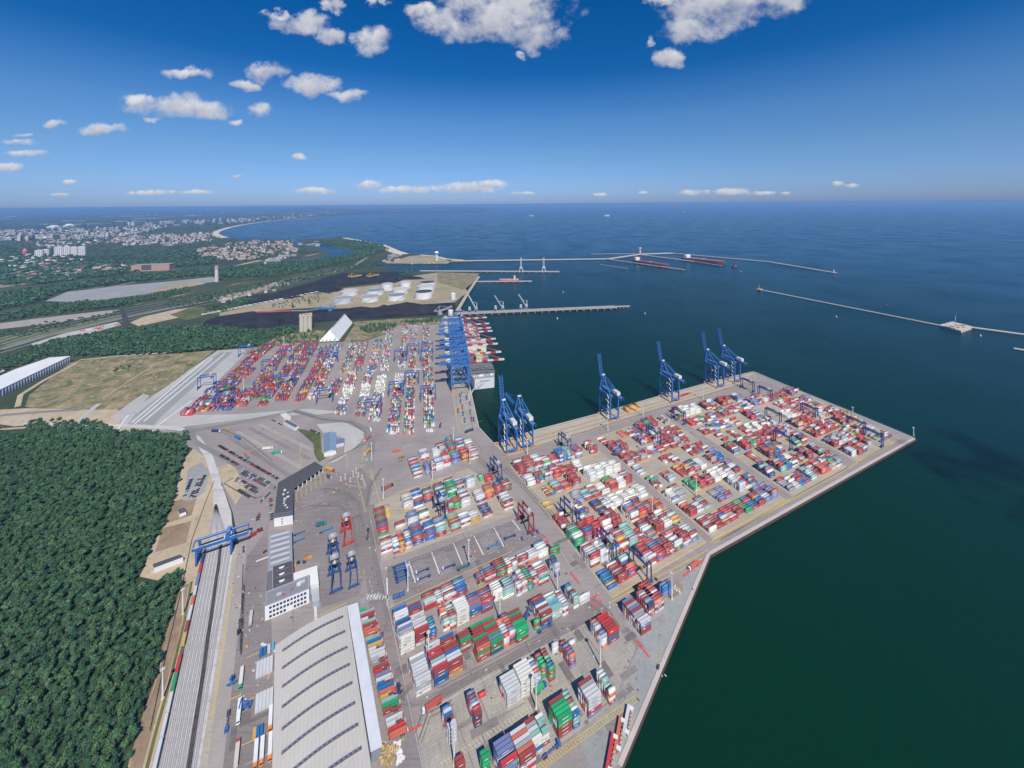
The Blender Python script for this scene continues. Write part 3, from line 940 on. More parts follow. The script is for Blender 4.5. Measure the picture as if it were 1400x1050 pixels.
# quay coping along the water
cop = MB()
for a, c in zip(shore[1:12], shore[2:13]):
    p, q = G(*a), G(*c)
    d = (q - p).normalized()
    n_ = Vector((-d.y, d.x, 0))
    w_ = 3.2 if a in ((850, 1050), (971, 759), (1252, 600)) else 1.6
    cop.beam(p + n_ * w_ / 2 + Vector((0, 0, 0.2)), q + n_ * w_ / 2 + Vector((0, 0, 0.2)), w_, 0.9, (0.5, 0.44, 0.4))
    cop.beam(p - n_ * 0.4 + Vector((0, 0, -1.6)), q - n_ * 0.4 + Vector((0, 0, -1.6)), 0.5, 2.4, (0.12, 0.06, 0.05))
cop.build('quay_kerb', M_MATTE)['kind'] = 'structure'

# coal terminal, tank farm, fields
sheet('coal_ground', [(272, 449), (281, 438.5), (300, 432), (345, 425.5), (370, 427.5), (440, 423), (500, 420.5), (560, 417), (622, 413.5), (624, 426), (597, 431), (540, 434), (484, 436.5), (440, 440), (400, 445), (350, 450), (310, 452)], 0.2, G_COAL)
sheet('coal_ground', [(337, 414), (350, 410), (394, 395), (423, 386.5), (467, 373), (549, 371.5), (562.6, 377), (545, 385), (510, 387.5), (462, 392.5), (440, 398), (400, 406), (350, 416.5), (330, 421), (318, 420)], 0.2, G_COAL)
sheet('tank_ground', [(436, 421), (452, 401), (470, 394), (540, 387), (566, 377), (600, 372.5), (655, 374), (649, 383), (636, 394), (640, 399), (622, 412.5), (560, 416), (500, 420)], 0.2, G_FIELD)
sheet('east_field', [(598, 373), (655, 374.3), (650, 384), (634, 396), (598, 386)], 0.26, G_MEAD)
sheet('point_field', [(530, 360), (560, 350), (580, 348.6), (608, 354), (616, 358), (610, 360.5)], 0.2, G_FIELD)
sheet('sandy_lot', [(62, 411.5), (92, 399), (160, 391), (240, 384), (290, 378.5), (302, 384), (252, 391), (200, 402), (110, 413.5)], 0.2, G_GREY)
sheet('yellow_lot', [(196, 398), (240, 388), (272, 383), (280, 388), (230, 398)], 0.26, G_FIELD)
sheet('tan_lot', [(178, 441), (196, 433), (240, 423), (262, 421), (276, 423), (250, 433), (190, 446)], 0.2, G_SAND)
sheet('grass_lot', [(232, 430), (262, 420), (282, 420), (278, 432), (255, 438)], 0.22, G_GRASS)
sheet('grass_strip', [(0, 470), (0, 462), (80, 447), (165, 430), (172, 434), (80, 458), (20, 474)], 0.2, G_GRASS)
sheet('truck_lot', [(42, 470), (90, 455), (160, 440), (166, 444), (120, 457), (70, 470), (50, 475)], 0.24, G_PALE)
sheet('field_band', [(0, 442), (80, 432), (152, 424), (158, 427), (90, 440), (0, 450)], 0.2, G_LANE)
sheet('field_band', [(290, 407), (340, 397), (385, 383), (390, 386), (345, 402), (300, 412)], 0.2, G_FIELD)
sheet('field_band', [(280, 425), (330, 414), (345, 418), (290, 430)], 0.2, G_GRASS)
sheet('field_band', [(350, 412), (440, 400), (452, 402), (436, 420), (360, 425), (300, 432), (300, 426)], 0.18, G_FIELD)
sheet('scrub_field', [(484, 440), (540, 436), (600, 434), (602, 443), (545, 443.5), (528, 455), (500, 465), (483, 466), (470, 467), (484, 445)], 0.16, G_MEAD)
sheet('scrub_field', [(350, 470), (380, 458), (404, 455), (432, 452), (445, 452), (438, 468), (400, 472), (360, 474)], 0.16, G_MEAD)
ribbon('coal_road', [(110, 458), (172, 450), (230, 449), (268, 449)], 7.0, 0.3, G_COAL)
ribbon('coal_bridge', [(165, 419), (170, 432), (176, 449)], 14.0, 0.5, G_OIL)
ribbon('far_railway', [(0, 478), (60, 460), (172, 434), (220, 424), (300, 409), (360, 396), (420, 380), (480, 366), (505, 350)], 22.0, 0.24, G_ROAD)
ribbon('coast_road', [(278, 430), (350, 417), (438, 398), (462, 392)], 7.0, 0.32, G_PALE)
ribbon('coast_road', [(345, 425), (420, 425), (438, 422), (500, 420.5), (622, 413)], 7.0, 0.32, G_PALE)
ribbon('shore_road', [(625, 425), (640, 400), (655, 378)], 14.0, 0.34, G_QUAY)
ribbon('beach', [(307, 325.2), (298, 322.3), (293, 319.5), (298, 315.8), (312, 311.4), (330, 307.6), (347, 305.1), (370, 302.1), (402, 299.3), (440, 296.3)], 90.0, 0.4, G_BEACH)
ribbon('beach', [(470, 325.3), (487, 328.2), (505, 331.8)], 50.0, 0.4, G_BEACH)
ribbon('beach', [(520, 335), (528, 338.5), (540, 344), (552, 347.6)], 90.0, 0.4, G_BEACH)
ribbon('beach', [(575, 348.4), (595, 350.3), (610, 354), (634, 355.9)], 30.0, 0.4, G_BEACH)
# river and canal arms
for ln, w in (([(397, 326.5), (407, 331), (418, 335.5), (440, 339), (462, 342), (472, 346), (455, 351), (430, 354), (400, 356.5), (360, 360.5), (300, 366), (240, 370), (150, 384), (60, 392)], 70.0),):
    ribbon('river_water', ln, w, 0.5, M_WATER)
sheet('harbour_basin', [(418, 335.5), (426, 333), (450, 336), (474, 341), (486, 345), (474, 350), (455, 352), (440, 349), (456, 345), (440, 341)], 0.55, M_WATER)

# fair-weather clouds overhead, outside the view: their shadows lie on the sea east of the pier
def cloud(label, puffs, seed):
    mb = MB()
    rr_ = random.Random(seed)
    for (x, y, rx, ry) in puffs:
        for q in range(int(5 + rx * ry / 3500)):
            a_, d_ = rr_.uniform(0, 6.28), math.sqrt(rr_.random())
            c = Vector((x + rx * d_ * math.cos(a_), y + ry * d_ * math.sin(a_), 1250 + rr_.uniform(-20, 40)))
            r_ = min(rx, ry) * rr_.uniform(0.22, 0.5)
            n_, m_ = 12, 7
            k0 = len(mb.v)
            for j in range(m_ + 1):
                ph = math.pi * j / m_
                for i in range(n_):
                    th = 2 * math.pi * i / n_
                    w_ = r_ * (1 + 0.16 * math.sin(3 * th + q) * math.sin(4 * ph) + rr_.uniform(-0.08, 0.08))
                    mb.v.append((c.x + w_ * math.sin(ph) * math.cos(th), c.y + w_ * math.sin(ph) * math.sin(th), c.z + 0.6 * w_ * math.cos(ph)))
            for j in range(m_):
                for i in range(n_):
                    i2 = (i + 1) % n_
                    mb.f.append((k0 + j * n_ + i, k0 + (j + 1) * n_ + i, k0 + (j + 1) * n_ + i2, k0 + j * n_ + i2))
                    mb.m.append(0)
                    mb.c.append((0.8, 0.8, 0.82))
    tag(mb.build('cloud', M_CLOUD, None, None, True), label, 'cloud')


def over(px, py):
    g = G(px, py, WZ)
    k = (1250 - WZ) / math.tan(math.radians(SUN_EL))
    q = g - azv(SHADOW_AZ) * k
    return q.x, q.y


pf = []
for (x, y, rx, ry) in ((1310, 640, 60, 40), (1370, 660, 80, 50), (1400, 625, 60, 60), (1440, 690, 90, 70), (1260, 618, 40, 22), (1340, 690, 45, 20)):
    q = over(x, y)
    pf.append((q[0], q[1], rx, ry))
cloud('unseen white cloud whose shadow lies on the sea beyond the outer pier corner', pf, 3)
# ------------------------------------------------------------------ containers
CC = {'w': (0.57, 0.575, 0.58), 'c': (0.72, 0.70, 0.625), 'r': (0.32, 0.062, 0.058), 'R': (0.52, 0.05, 0.055), 'o': (0.56, 0.15, 0.09), 'b': (0.025, 0.15, 0.38),
      'n': (0.05, 0.075, 0.175), 'p': (0.17, 0.20, 0.36), 'g': (0.03, 0.30, 0.12), 'G': (0.025, 0.42, 0.15), 't': (0.25, 0.44, 0.38), 'y': (0.56, 0.36, 0.10),
      'k': (0.34, 0.355, 0.365), 'l': (0.13, 0.36, 0.52)}
CN = {'w': 'pale grey', 'c': 'cream white', 'r': 'brick red', 'R': 'bright red', 'o': 'orange red', 'b': 'mid blue', 'n': 'navy blue', 'p': 'faded violet blue', 'g': 'dark green',
      'G': 'vivid green', 't': 'mint green', 'y': 'yellow', 'k': 'dull grey', 'l': 'sky blue'}
CW, CH = 2.44, 2.72
PAL_A = 'rrrrrrrrrRRRoowwwwwcckkpnbbgtyrp'


def jit(c, k=0.14):
    g = 1 + random.uniform(-k, k)
    return tuple(max(0.005, x * g * (1 + random.uniform(-0.06, 0.06))) for x in c)


CMESH = {}


def cont_mesh(ch, L, mark):
    L = {40: 12.19, 20: 6.06}.get(L, L)
    key = (ch, L, mark)
    if key in CMESH:
        return CMESH[key]
    mb = MB()
    c = CC[ch]
    dk = tuple(x * 0.55 for x in c)
    mb.box((0, 0, 0.06), L - 0.14, CW - 0.12, CH - 0.2, 0, c)
    for sx in (-1, 1):
        for sy in (-1, 1):
            mb.box((sx * (L / 2 - 0.11), sy * (CW / 2 - 0.1), 0), 0.22, 0.2, CH - 0.12, 0, dk)
        mb.box((sx * (L / 2 - 0.04), 0, 0.25), 0.05, 0.12, CH - 0.6, 0, dk)
    for sy in (-1, 1):
        mb.box((0, sy * (CW / 2 - 0.06), 0.0), L - 0.3, 0.12, 0.16, 0, dk)
        mb.box((0, sy * (CW / 2 - 0.06), CH - 0.26), L - 0.3, 0.12, 0.12, 0, dk)
    lc = (0.75, 0.75, 0.73) if ch not in 'wcyl' else ((0.05, 0.07, 0.12) if ch != 'y' else (0.2, 0.05, 0.04))
    if mark:
        for sy in (-1, 1):
            w_ = L * (0.42 if mark == 1 else 0.2)
            x0 = 0.0 if mark == 1 else -L * 0.18
            mb.box((x0, sy * (CW / 2 - 0.05), CH * (0.42 if mark == 1 else 0.5)), w_, 0.03, 0.42 if mark == 1 else 0.75, 0, lc)
    CMESH[key] = mb.mesh('container_body', M_CONT)
    return CMESH[key]


def cont_row(c, p, z, L, a):
    return (p.x, p.y, z, L - 0.1, CW - 0.05, CH - 0.12, a, *c)


STUFF = []


def mark_row(q, z, L, a, ch, rnd):
    lc = (0.66, 0.66, 0.64) if ch not in 'wcylk' else (0.05, 0.07, 0.12)
    off = Vector((math.sin(a), -math.cos(a), 0)) * (CW / 2 - 0.04)
    p = q + off + Vector((math.cos(a), math.sin(a), 0)) * rnd.uniform(-0.1, 0.1) * L
    STUFF.append((p.x, p.y, z + 1.1, L * rnd.uniform(0.18, 0.45), 0.06, 0.5, a, *lc))


CAND = []
TIER = ['bottom', 'second', 'third', 'fourth', 'fifth', 'sixth']


def stack(line, idx, fl, topy, L, t, seq, n=None, uaz=UA, waz=WA):
    """one block of containers side by side: fl = photo pixel of its front corner on the ground"""
    base = G(*fl)
    u, w = azv(uaz), azv(waz)
    perp = abs(u.x * w.y - u.y * w.x)
    step = w * ((CW + 0.22) / perp)
    if n is None:
        n = 1
        while n < 16:
            q = base + step * n + Vector((0, 0, t * CH))
            if P(q)[1] <= topy + 1.2:
                break
            n += 1
    LL = 12.19 if L == 40 else 6.06
    a = ang(u)
    seq = list(seq)
    heights = []
    for i in range(n):
        h = t
        if i > 0 and random.random() < 0.16:
            h = max(1, t - 1)
        heights.append(h)
    fam = seq
    for i in range(n):
        for k in range(heights[i]):
            if i == 0:
                ch = seq[k] if k < len(seq) else random.choice(fam)
            elif k == heights[i] - 1:
                j = t + i - 1
                ch = seq[j] if j < len(seq) else random.choice(fam)
            else:
                ch = random.choice(fam) if random.random() < 0.6 else random.choice(PAL_A)
            p = base + u * (LL / 2) + step * (i + 0.5)
            p = p + u * random.uniform(-0.12, 0.12) + Vector((0, 0, 0.2 + k * CH))
            seen = (i == 0 or k == heights[i] - 1 or k >= heights[i - 1])
            CAND.append(dict(line=line, idx=idx, i=i, k=k, n=n, h=heights[i], p=p, a=a, L=LL, ch=ch, seen=seen))


LINES = {
    'A': ('in the line facing the service lane corner', [
        ((548, 897), 833, 40, 5, 'cccccwkpwnob'), ((568.6, 885), 829, 40, 4, 'wrrrRwbwww'), ((588.5, 876), 846, 20, 3, 'rbbtbg'), ((606.5, 865), 832.6, 20, 4, 'crwttoc'),
        ((615.5, 862), 829, 20, 4, 'rctkrr'), ((625, 857.6), 820, 40, 5, 'ccccccccc'), ((642, 848), 812, 40, 4, 'obbpopr'), ((659, 840), 807, 40, 4, 'rppRpr'), ((674.6, 825), 798, 40, 4, 'ccccccc'),
        ((688, 821), 793, 40, 4, 'cttktttt'), ((707, 817), 786.5, 20, 4, 'wprwwrw'), ((714.6, 812), 781, 20, 4, 'wkowow'), ((721.7, 809), 777.6, 20, 4, 'gpgrgg'), ((730, 805), 775, 20, 4, 'pRwrww'), ((737, 802), 770, 40, 4, 'rwgkRowo')]),
    'B': ('in the line behind, towards the chassis park', [
        ((580.8, 836.7), 812, 40, 3, 'rRwwt'), ((598, 833), 807, 20, 3, 'orwkw'), ((607.8, 828), 802, 40, 3, 'kRwrw'), ((623, 820), 794, 40, 3, 'rrbrbt'), ((654, 803), 781, 20, 3, 'ynrp'), ((663.7, 798), 775, 40, 3, 'rwrrbw'),
        ((680, 791.7), 768.6, 40, 3, 'rgrgr'), ((694, 785), 765, 20, 3, 'cwoc'), ((701, 781), 762, 20, 3, 'ktwr'), ((709, 777.5), 756, 40, 4, 'rwrrw'), ((723, 770.5), 750, 40, 3, 'owwrw'), ((737, 764.7), 743, 40, 3, 'cccbw'), ((753, 762), 749, 40, 3, 'grgr'), ((759, 790.4), 761.5, 20, 5, 'npwkww')]),
    'C': ('in the line along the broad asphalt lane', [
        ((569, 955), 902, 40, 4, 'cwkwwwww'), ((594, 940), 885, 40, 4, 'bnbrRwtr'), ((614, 927.7), 873.7, 40, 4, 'yorrwwbrr'), ((629.6, 895), 868.6, 40, 4, 'rtRgr'), ((652.8, 907), 859, 40, 4, 'rogorrgr'), ((671.4, 897.5), 851, 40, 4, 'ngrgpgRr'),
        ((688.7, 887), 848, 20, 4, 'owwRw'), ((697, 882.7), 839, 20, 4, 'rnowpr'), ((706.5, 880.6), 839, 40, 4, 'rGgGgGg')]),
    'D': ('in the group beside the lane crossing', [
        ((740, 858.5), 815, 40, 4, 'brtrkrcb'), ((755, 849.5), 809.7, 40, 4, 'tcwttlct'), ((770, 843.7), 809, 20, 4, 'crwkww'), ((730.7, 863), 846, 20, 3, 'grg'), ((785, 833.5), 800.7, 20, 4, 'cktttrb'), ((793, 829), 816, 40, 3, 'www')]),
    'E': ('on the slab yard north of the hatched strip', [
        ((614, 1020), 969.4, 20, 4, 'wwwwwrbw'), ((649, 997.4), 949, 20, 4, 'nrnrRwpr'), ((655, 957), 948, 20, 1, 'R'), ((693.4, 969), 925.6, 40, 4, 'wwwwwwwwk'), ((712.7, 956.4), 911, 40, 5, 'ccccccccc'), ((731, 943.5), 902, 20, 4, 'cpwkow'),
        ((740, 930), 897, 20, 4, 'ggRgGG'), ((751, 934), 889.6, 20, 4, 'rgrgbgtr'), ((755.8, 896), 880.6, 20, 3, 'ww'), ((779.5, 916), 875.4, 20, 4, 'prpoprp'), ((779, 884), 880, 20, 1, 'w'), ((823, 888), 850, 20, 4, 'owwkpo'), ((832, 882.5), 842.5, 40, 4, 'rbrRrrR')]),
    'F': ('in the big block near the quay corner', [
        ((876.8, 870), 823, 40, 4, 'rrpwwrkrpk'), ((887, 844), 809, 40, 4, 'Rwrnkno'), ((895.6, 840), 800, 40, 4, 'wrworR'), ((906.6, 819), 798, 40, 4, 'ppbbp')]),
    'H': ('beside the yellow hatched strip', [
        ((625, 1065), 1040, 20, 3, 'rrr'), ((660, 1062), 1027, 20, 4, 'rgGgg'), ((686, 1075), 1017, 40, 5, 'rrplRbp'), ((712, 1066), 1003, 40, 5, 'wRwrrok'), ((721.7, 1042), 990.5, 40, 4, 'wbcctwkr'), ((742, 1022.6), 979, 20, 4, 'rccttt'),
        ((764, 1012), 962, 40, 5, 'rrrGgGGgr'), ((784, 998.6), 950.5, 20, 4, 'bttbctr'), ((805, 983.7), 937, 40, 5, 'pRwwwwwkr'), ((833.7, 965.4), 919.5, 20, 4, 'rcocrttw')]),
    'J': ('in the northern yard near the quay bend', [
        ((565.7, 655), 620, 40, 3, 'wrwRrtbkl'), ((582.4, 650), 631, 20, 4, 'pkpp'), ((576, 630), 614, 40, 3, 'Rcwwp'), ((590.8, 647), 629, 20, 4, 'prwrw'), ((596, 645), 625, 40, 4, 'wwwwp'), ((592, 625), 612, 40, 3, 'wwww'), ((606, 640), 620, 40, 4, 'wwRRw'),
        ((599, 621), 606, 40, 3, 'rpkwrw'), ((618.4, 634.6), 617, 40, 4, 'ppnpp'), ((614, 620), 603, 40, 3, 'grRpgg'), ((632, 632), 612, 40, 4, 'yryoRr'), ((625, 612), 599, 40, 3, 'wnprw'), ((644, 629.5), 608, 40, 4, 'wrwkRw'), ((636, 610), 600.6, 40, 2, 'rcw')]),
    'K': ('in the middle yard, line above the chassis park', [
        ((521.4, 759), 734, 40, 3, 'wrwwwo'), ((538, 758.6), 731, 20, 4, 'rwbww'), ((545.7, 757), 727, 20, 4, 'oyRyr'), ((555, 752), 724, 20, 4, 'wowbw'), ((565, 748), 717, 40, 4, 'pnrrpb'), ((582, 741), 714, 40, 4, 'bbrbrc'), ((597, 735.7), 705.7, 40, 4, 'rrtttwb'),
        ((617, 728), 703, 40, 3, 'rttry'), ((630.7, 722), 701.4, 40, 3, 'wrwpw'), ((644, 716.4), 697, 40, 2, 'yywww'), ((661.4, 710), 688.6, 40, 2, 'wrRnpk'), ((690, 699), 674, 40, 4, 'wrwryk')]),
    'L': ('in the middle yard, centre line', [
        ((517, 734), 693, 40, 3, 'grRrbrnrg'), ((527, 708.6), 690, 20, 4, 'yyyyk'), ((540.7, 727), 714, 40, 2, 'kwrr'), ((558, 723), 700, 40, 4, 'pwwwpp'), ((573.6, 716.4), 695.7, 40, 4, 'wrccgr'), ((606.4, 705), 687, 20, 3, 'tkrrb'), ((613.6, 702), 681.4, 20, 4, 'rrkt'),
        ((620, 698.6), 680, 40, 3, 'rGgrR'), ((631.4, 695), 670, 40, 4, 'wwwwrww'), ((651.4, 688), 670, 40, 3, 'nwwwww'), ((664, 683.6), 663, 40, 4, 'rooyoo'), ((677, 678), 660, 40, 4, 'nrRrr'), ((688.6, 673.6), 656, 40, 3, 'rgrwr')]),
    'M': ('in the middle yard, line under the northern apron', [
        ((552, 700), 675.7, 40, 4, 'ywwwpw'), ((565.7, 696.4), 670, 40, 4, 'cbnrrw'), ((580, 688.6), 665.7, 40, 4, 'nrorrt'), ((598.6, 685.7), 661.4, 40, 3, 'tnbptrr'), ((613, 680), 655.7, 40, 4, 'ggwgrGg'), ((623, 670.7), 654, 40, 3, 'nwrtbw'), ((638.6, 668.6), 651, 40, 4, 'wwwwwp'),
        ((655.7, 658.6), 648.6, 20, 2, 'gGw'), ((663.6, 660.7), 648, 40, 2, 'rRRR')]),
}
for key, (desc, lst) in LINES.items():
    for j, (fl, ty, L, t, seq) in enumerate(lst):
        stack(key, j + 1, fl, ty, L, t, seq, waz=-29.5 if key in 'ABCDEFH' else -27.0, uaz=63.5 if key in 'ABCDEFH' else 63.0)

# tall words that tell one line from another in a label
LDESC = {'A': 'second line below chassis park', 'B': 'first line below chassis park', 'C': 'line along the wide lane', 'D': 'group by the crossing', 'E': 'slab yard', 'F': 'quay corner block',
         'H': 'line along hatched strip', 'J': 'northern yard', 'K': 'line above chassis park', 'L': 'middle yard', 'M': 'yard under northern apron'}


def size_of(c):
    x, y = P(c['p'] + Vector((0, 0, CH / 2)))
    if not (-4 < x < 1404 and y < 1053):
        return -1
    return (y - Y0) ** 1.0 * c['L'] ** 0.35


seen = sorted((c for c in CAND if c['seen'] and size_of(c) > 0), key=size_of, reverse=True)
N_SINGLE = 262
pick = set(id(c) for c in seen[:N_SINGLE])
n_label = {}
for c in CAND:
    if id(c) in pick:
        mark = random.choice((0, 1, 1, 2))
        o = link('shipping_container', cont_mesh(c['ch'], c['L'], mark), None, c['p'], c['a'])
        tier = 'top' if c['k'] == c['h'] - 1 else TIER[c['k']]
        if c['h'] == 1:
            tier = 'only'
        row = 'front row' if c['i'] == 0 else ORD[c['i'] + 1] + ' row'
        tag(o, '%s container, %s tier, %s, %s stack, %s' % (CN[c['ch']], tier, row, ORD[c['idx']], LDESC[c['line']]), 'shipping container', 'containers stacked in the yard')
    else:
        STUFF.append(cont_row(jit(CC[c['ch']]), c['p'], c['p'].z, c['L'], c['a']))
        if c['seen'] and random.random() < 0.6:
            mark_row(c['p'], c['p'].z, c['L'], c['a'], c['ch'], random)


def fill(nl, nr, fr, fl, across, tmax=4, occ=0.85, pal=PAL_A, mono=0.45, pitch=12.75, white=None, base_t=None, seedk=0, gapp=0.0, shrink=1.0):
    """RTG block between four photo pixels: containers lie along nl-nr, `across` rows wide"""
    A, B, C, D = G(*nl), G(*nr), G(*fr), G(*fl)
    L = ((B - A).length + (C - D).length) / 2
    n = max(1, int(L / pitch))
    rnd = random.Random(int(A.x * 7 + A.y * 13) + seedk)
    u = (B - A).normalized()
    a = ang(u)
    hcur = rnd.randint(1, tmax)
    for i in range(n):
        if rnd.random() < 0.45:
            hcur = rnd.randint(1, tmax) if rnd.random() < 0.8 else tmax
        if rnd.random() > occ:
            continue
        s = (i + 0.5) / n
        p0, p1 = A.lerp(B, s), D.lerp(C, s)
        iswhite = white is not None and white(s, rnd)
        dom = rnd.choice('wc') if iswhite else rnd.choice(pal)
        twenty = rnd.random() < 0.2 and not iswhite
        for j in range(across):
            if rnd.random() < gapp:
                continue
            f = (j + 0.5) / across * shrink + (1 - shrink) / 2
            p = p0.lerp(p1, f)
            h = max(0, min(tmax + 1, hcur + rnd.choice((-1, 0, 0, 0, 0, 1))))
            for k in range(h):
                for sub in ((-3.12, 3.12) if twenty else (0,)):
                    if iswhite:
                        ch = 'c' if rnd.random() < 0.8 else 'w'
                    else:
                        ch = dom if rnd.random() < mono else rnd.choice(pal)
                    q = p + u * (sub + rnd.uniform(-0.15, 0.15))
                    STUFF.append(cont_row(jit(CC[ch]), q, 0.2 + k * CH, 6.06 if twenty else 12.19, a))
                    if j == 0 and rnd.random() < 0.55:
                        mark_row(q, 0.2 + k * CH, 6.06 if twenty else 12.19, a, ch, rnd)


# --- the pier (between quay and outer edge): four zones of parallel blocks
def quad(z, s, tt):
    (nw, ne, se, sw) = z
    a = Vector((*G(*nw)[:2], 0)).lerp(G(*sw), tt)
    b = G(*ne).lerp(G(*se), tt)
    q = a.lerp(b, s)
    return P(q)


ZW = ((699, 637), (806, 609), (962, 741), (836, 815))
ZM = ((814, 600), (905, 570), (1070, 683), (976, 735))
Z1 = ((916, 564), (1004, 541), (1156, 639), (1086, 677))
Z2 = ((1018, 548), (1080, 532), (1226, 599), (1174, 630))


def zone(z, nb, s0, s1, fillk=0.72, **kw):
    for b in range(nb):
        t0 = (b + 0.08) / nb
        t1 = t0 + fillk / nb
        w_ = kw.get('w')
        fill(quad(z, s0, t1), quad(z, s1, t1), quad(z, s1, t0), quad(z, s0, t0), kw.get('across', 7), kw.get('bt', {}).get(b, kw.get('tmax', 3)), kw.get('bo', {}).get(b, 0.86), mono=0.5, seedk=b,
             white=(lambda s, r, b=b: kw['wf'](b / nb, s)) if 'wf' in kw else None, gapp=0.06)


zone(ZW, 8, 0.0, 1.0, across=7, tmax=4, wf=lambda t, s: (0.1 < t < 0.52 and s > 0.58 and random.random() < 0.85))
zone(ZM, 8, 0.0, 1.0, across=7, tmax=3, bt={3: 1, 4: 2, 2: 2}, bo={3: 0.45, 4: 0.7}, wf=lambda t, s: (0.5 <= t < 0.65 and 0.5 < s < 0.85 and random.random() < 0.8))
zone(Z1, 8, 0.0, 1.0, across=7, tmax=3, bt={1: 2, 3: 2}, bo={1: 0.65, 7: 0.9}, wf=lambda t, s: (0.3 < t < 0.5 and 0.5 < s < 0.75) or (t < 0.1 and 0.1 < s < 0.4))
zone(Z2, 7, 0.0, 1.0, across=7, tmax=3, bt={2: 2, 5: 2}, bo={2: 0.6, 1: 0.7}, wf=lambda t, s: (0.25 < t < 0.3 and s < 0.3))

# --- the older yard west of the ship: strips running away from the viewer
RED_PAL = 'rrrrrRRRRoorrbbpnngwkytr'
MIX_PAL = 'rrRRowwwwcckbbpntgyr'
STRIPS = [
    ((245, 569), (263, 569), (377, 473), (360, 472), 8, RED_PAL, None), ((266, 563), (286, 563), (352, 504), (334, 503), 8, RED_PAL, None),
    ((287, 563), (317, 562), (343, 536), (314, 535), 9, RED_PAL, None), ((322, 556), (337, 556), (402, 473), (386, 473), 8, RED_PAL, None), ((342, 548), (358, 546), (382, 516), (366, 516), 6, RED_PAL, None),
    ((351, 557), (366, 554), (425, 470), (408, 470), 7, RED_PAL, None), ((374, 550), (394, 548), (438, 469), (424, 469), 7, RED_PAL, None),
    ((401, 551), (417, 547), (456, 472), (443, 472), 6, RED_PAL, None), ((419, 547), (436, 546), (470, 471), (456, 471), 7, MIX_PAL, None),
    ((446, 540), (462, 540), (469, 521), (456, 521), 6, MIX_PAL, None),
    ((464, 511), (477, 509), (491, 468), (479, 468), 6, MIX_PAL, None), ((481, 509), (496, 508), (505, 468), (491, 468), 7, MIX_PAL, None),
    ((456, 568), (473, 567), (491, 512), (476, 512), 7, MIX_PAL, lambda s: 0.35 < s < 0.62 and random.random() < 0.8), ((484, 570), (500, 569), (511, 511), (498, 511), 7, MIX_PAL, lambda s: 0.4 < s < 0.68 and random.random() < 0.85),
    ((501, 508), (516, 508), (524, 467), (512, 467), 6, MIX_PAL, None), ((519, 507), (532, 507), (539, 451), (528, 452), 6, MIX_PAL, None),
    ((502, 577), (521, 576), (530, 513), (516, 513), 8, MIX_PAL, lambda s: s > 0.45), ((527, 594), (547, 594), (553, 510), (540, 510), 8, MIX_PAL, lambda s: s > 0.72),
    ((543, 504), (555, 503), (559, 445), (550, 445), 6, MIX_PAL, None), ((558, 503), (569, 503), (571, 445), (561, 445), 6, MIX_PAL, None),
    ((551, 594), (567, 594), (569, 512), (556, 512), 7, MIX_PAL, None), ((576, 502), (588, 502), (588, 445), (578, 445), 6, MIX_PAL, None), ((579, 591), (595, 591), (593, 505), (578, 505), 7, MIX_PAL, None),
]
for k, (nl, nr, fr, fl, ac, pal, wf) in enumerate(STRIPS):
    A, B, C, D = nl, nr, fr, fl
    fill(A, D, C, B, max(5, ac - 1), 3, 0.98, pal, 0.38, 12.6, (lambda s, r, wf=wf: wf(s)) if wf else None, seedk=k, gapp=0.02, shrink=0.9)

# containers on the old quay apron
for (x, y, ch) in ((629, 542, 'b'), (630, 550, 'b'), (632.5, 558, 'R'), (633.5, 567, 'b'), (635.5, 576, 'b'), (643.5, 565, 'g'), (645, 575, 'r'), (648, 575, 'b'), (638, 545, 'n'), (643, 553, 'p'), (626.5, 563, 'r'), (632, 540, 'k'), (640, 540, 'k')):
    STUFF.append(cont_row(jit(CC[ch]), G(x, y), 1.2, 12.19, ang(azv(-11.5))))
for i in range(6):
    for k in range(3):
        STUFF.append(cont_row(jit(CC['y' if (i + k) % 3 else 'r']), G(856 + i * 2.9, 562.5 - i * 1.0), 0.3 + k * CH, 12.19, ang(azv(WA))))
for i in range(4):
    STUFF.append(cont_row(jit(CC['R']), G(931 + i * 3.2, 542.5 - i * 1.1), 0.3, 12.19, ang(azv(UA))))
o = link('container_blocks', boxes_mesh('container_blocks', STUFF, M_CONT))
tag(o, 'hundreds of multicoloured shipping containers in blocks over the pier and the older yard', 'containers', kind='stuff')
# ------------------------------------------------------------------ cranes
BLUE = (0.03, 0.15, 0.46)
BLUE2 = (0.045, 0.165, 0.43)
DBLUE = (0.035, 0.07, 0.22)
WHITE = (0.66, 0.66, 0.65)
GREYM = (0.35, 0.36, 0.38)
DARK = (0.05, 0.05, 0.06)
REDC = (0.55, 0.05, 0.05)
ORANGE = (0.7, 0.25, 0.04)


def lattice(mb, p, q, w, h, n, col, t=0.7, cols=None):
    """open truss girder from p to q, w wide and h high"""
    p, q = Vector(p), Vector(q)
    d = (q - p).normalized()
    up = Vector((0, 0, 1)) if abs(d.z) < 0.9 else Vector((0, 1, 0))
    x = d.cross(up).normalized() * (w / 2)
    z = x.normalized().cross(d) * (h / 2)
    seg = (q - p) / n
    for i in range(n):
        a, b = p + seg * i, p + seg * (i + 1)
        c = cols[i % len(cols)] if cols else col
        for i1, i2 in ((-1, -1), (1, -1), (1, 1), (-1, 1)):
            mb.beam(a + x * i1 + z * i2, b + x * i1 + z * i2, t, t, c)
        for s_ in (-1, 1):
            mb.beam(a + x * s_ - z, b + x * s_ + z, t * 0.6, t * 0.6, c)
        mb.beam(a - x + z, b + x + z, t * 0.6, t * 0.6, c)
        mb.beam(a - x - z, a + x - z, t * 0.6, t * 0.6, c)
        mb.beam(a - x + z, a + x + z, t * 0.6, t * 0.6, c)
    return mb


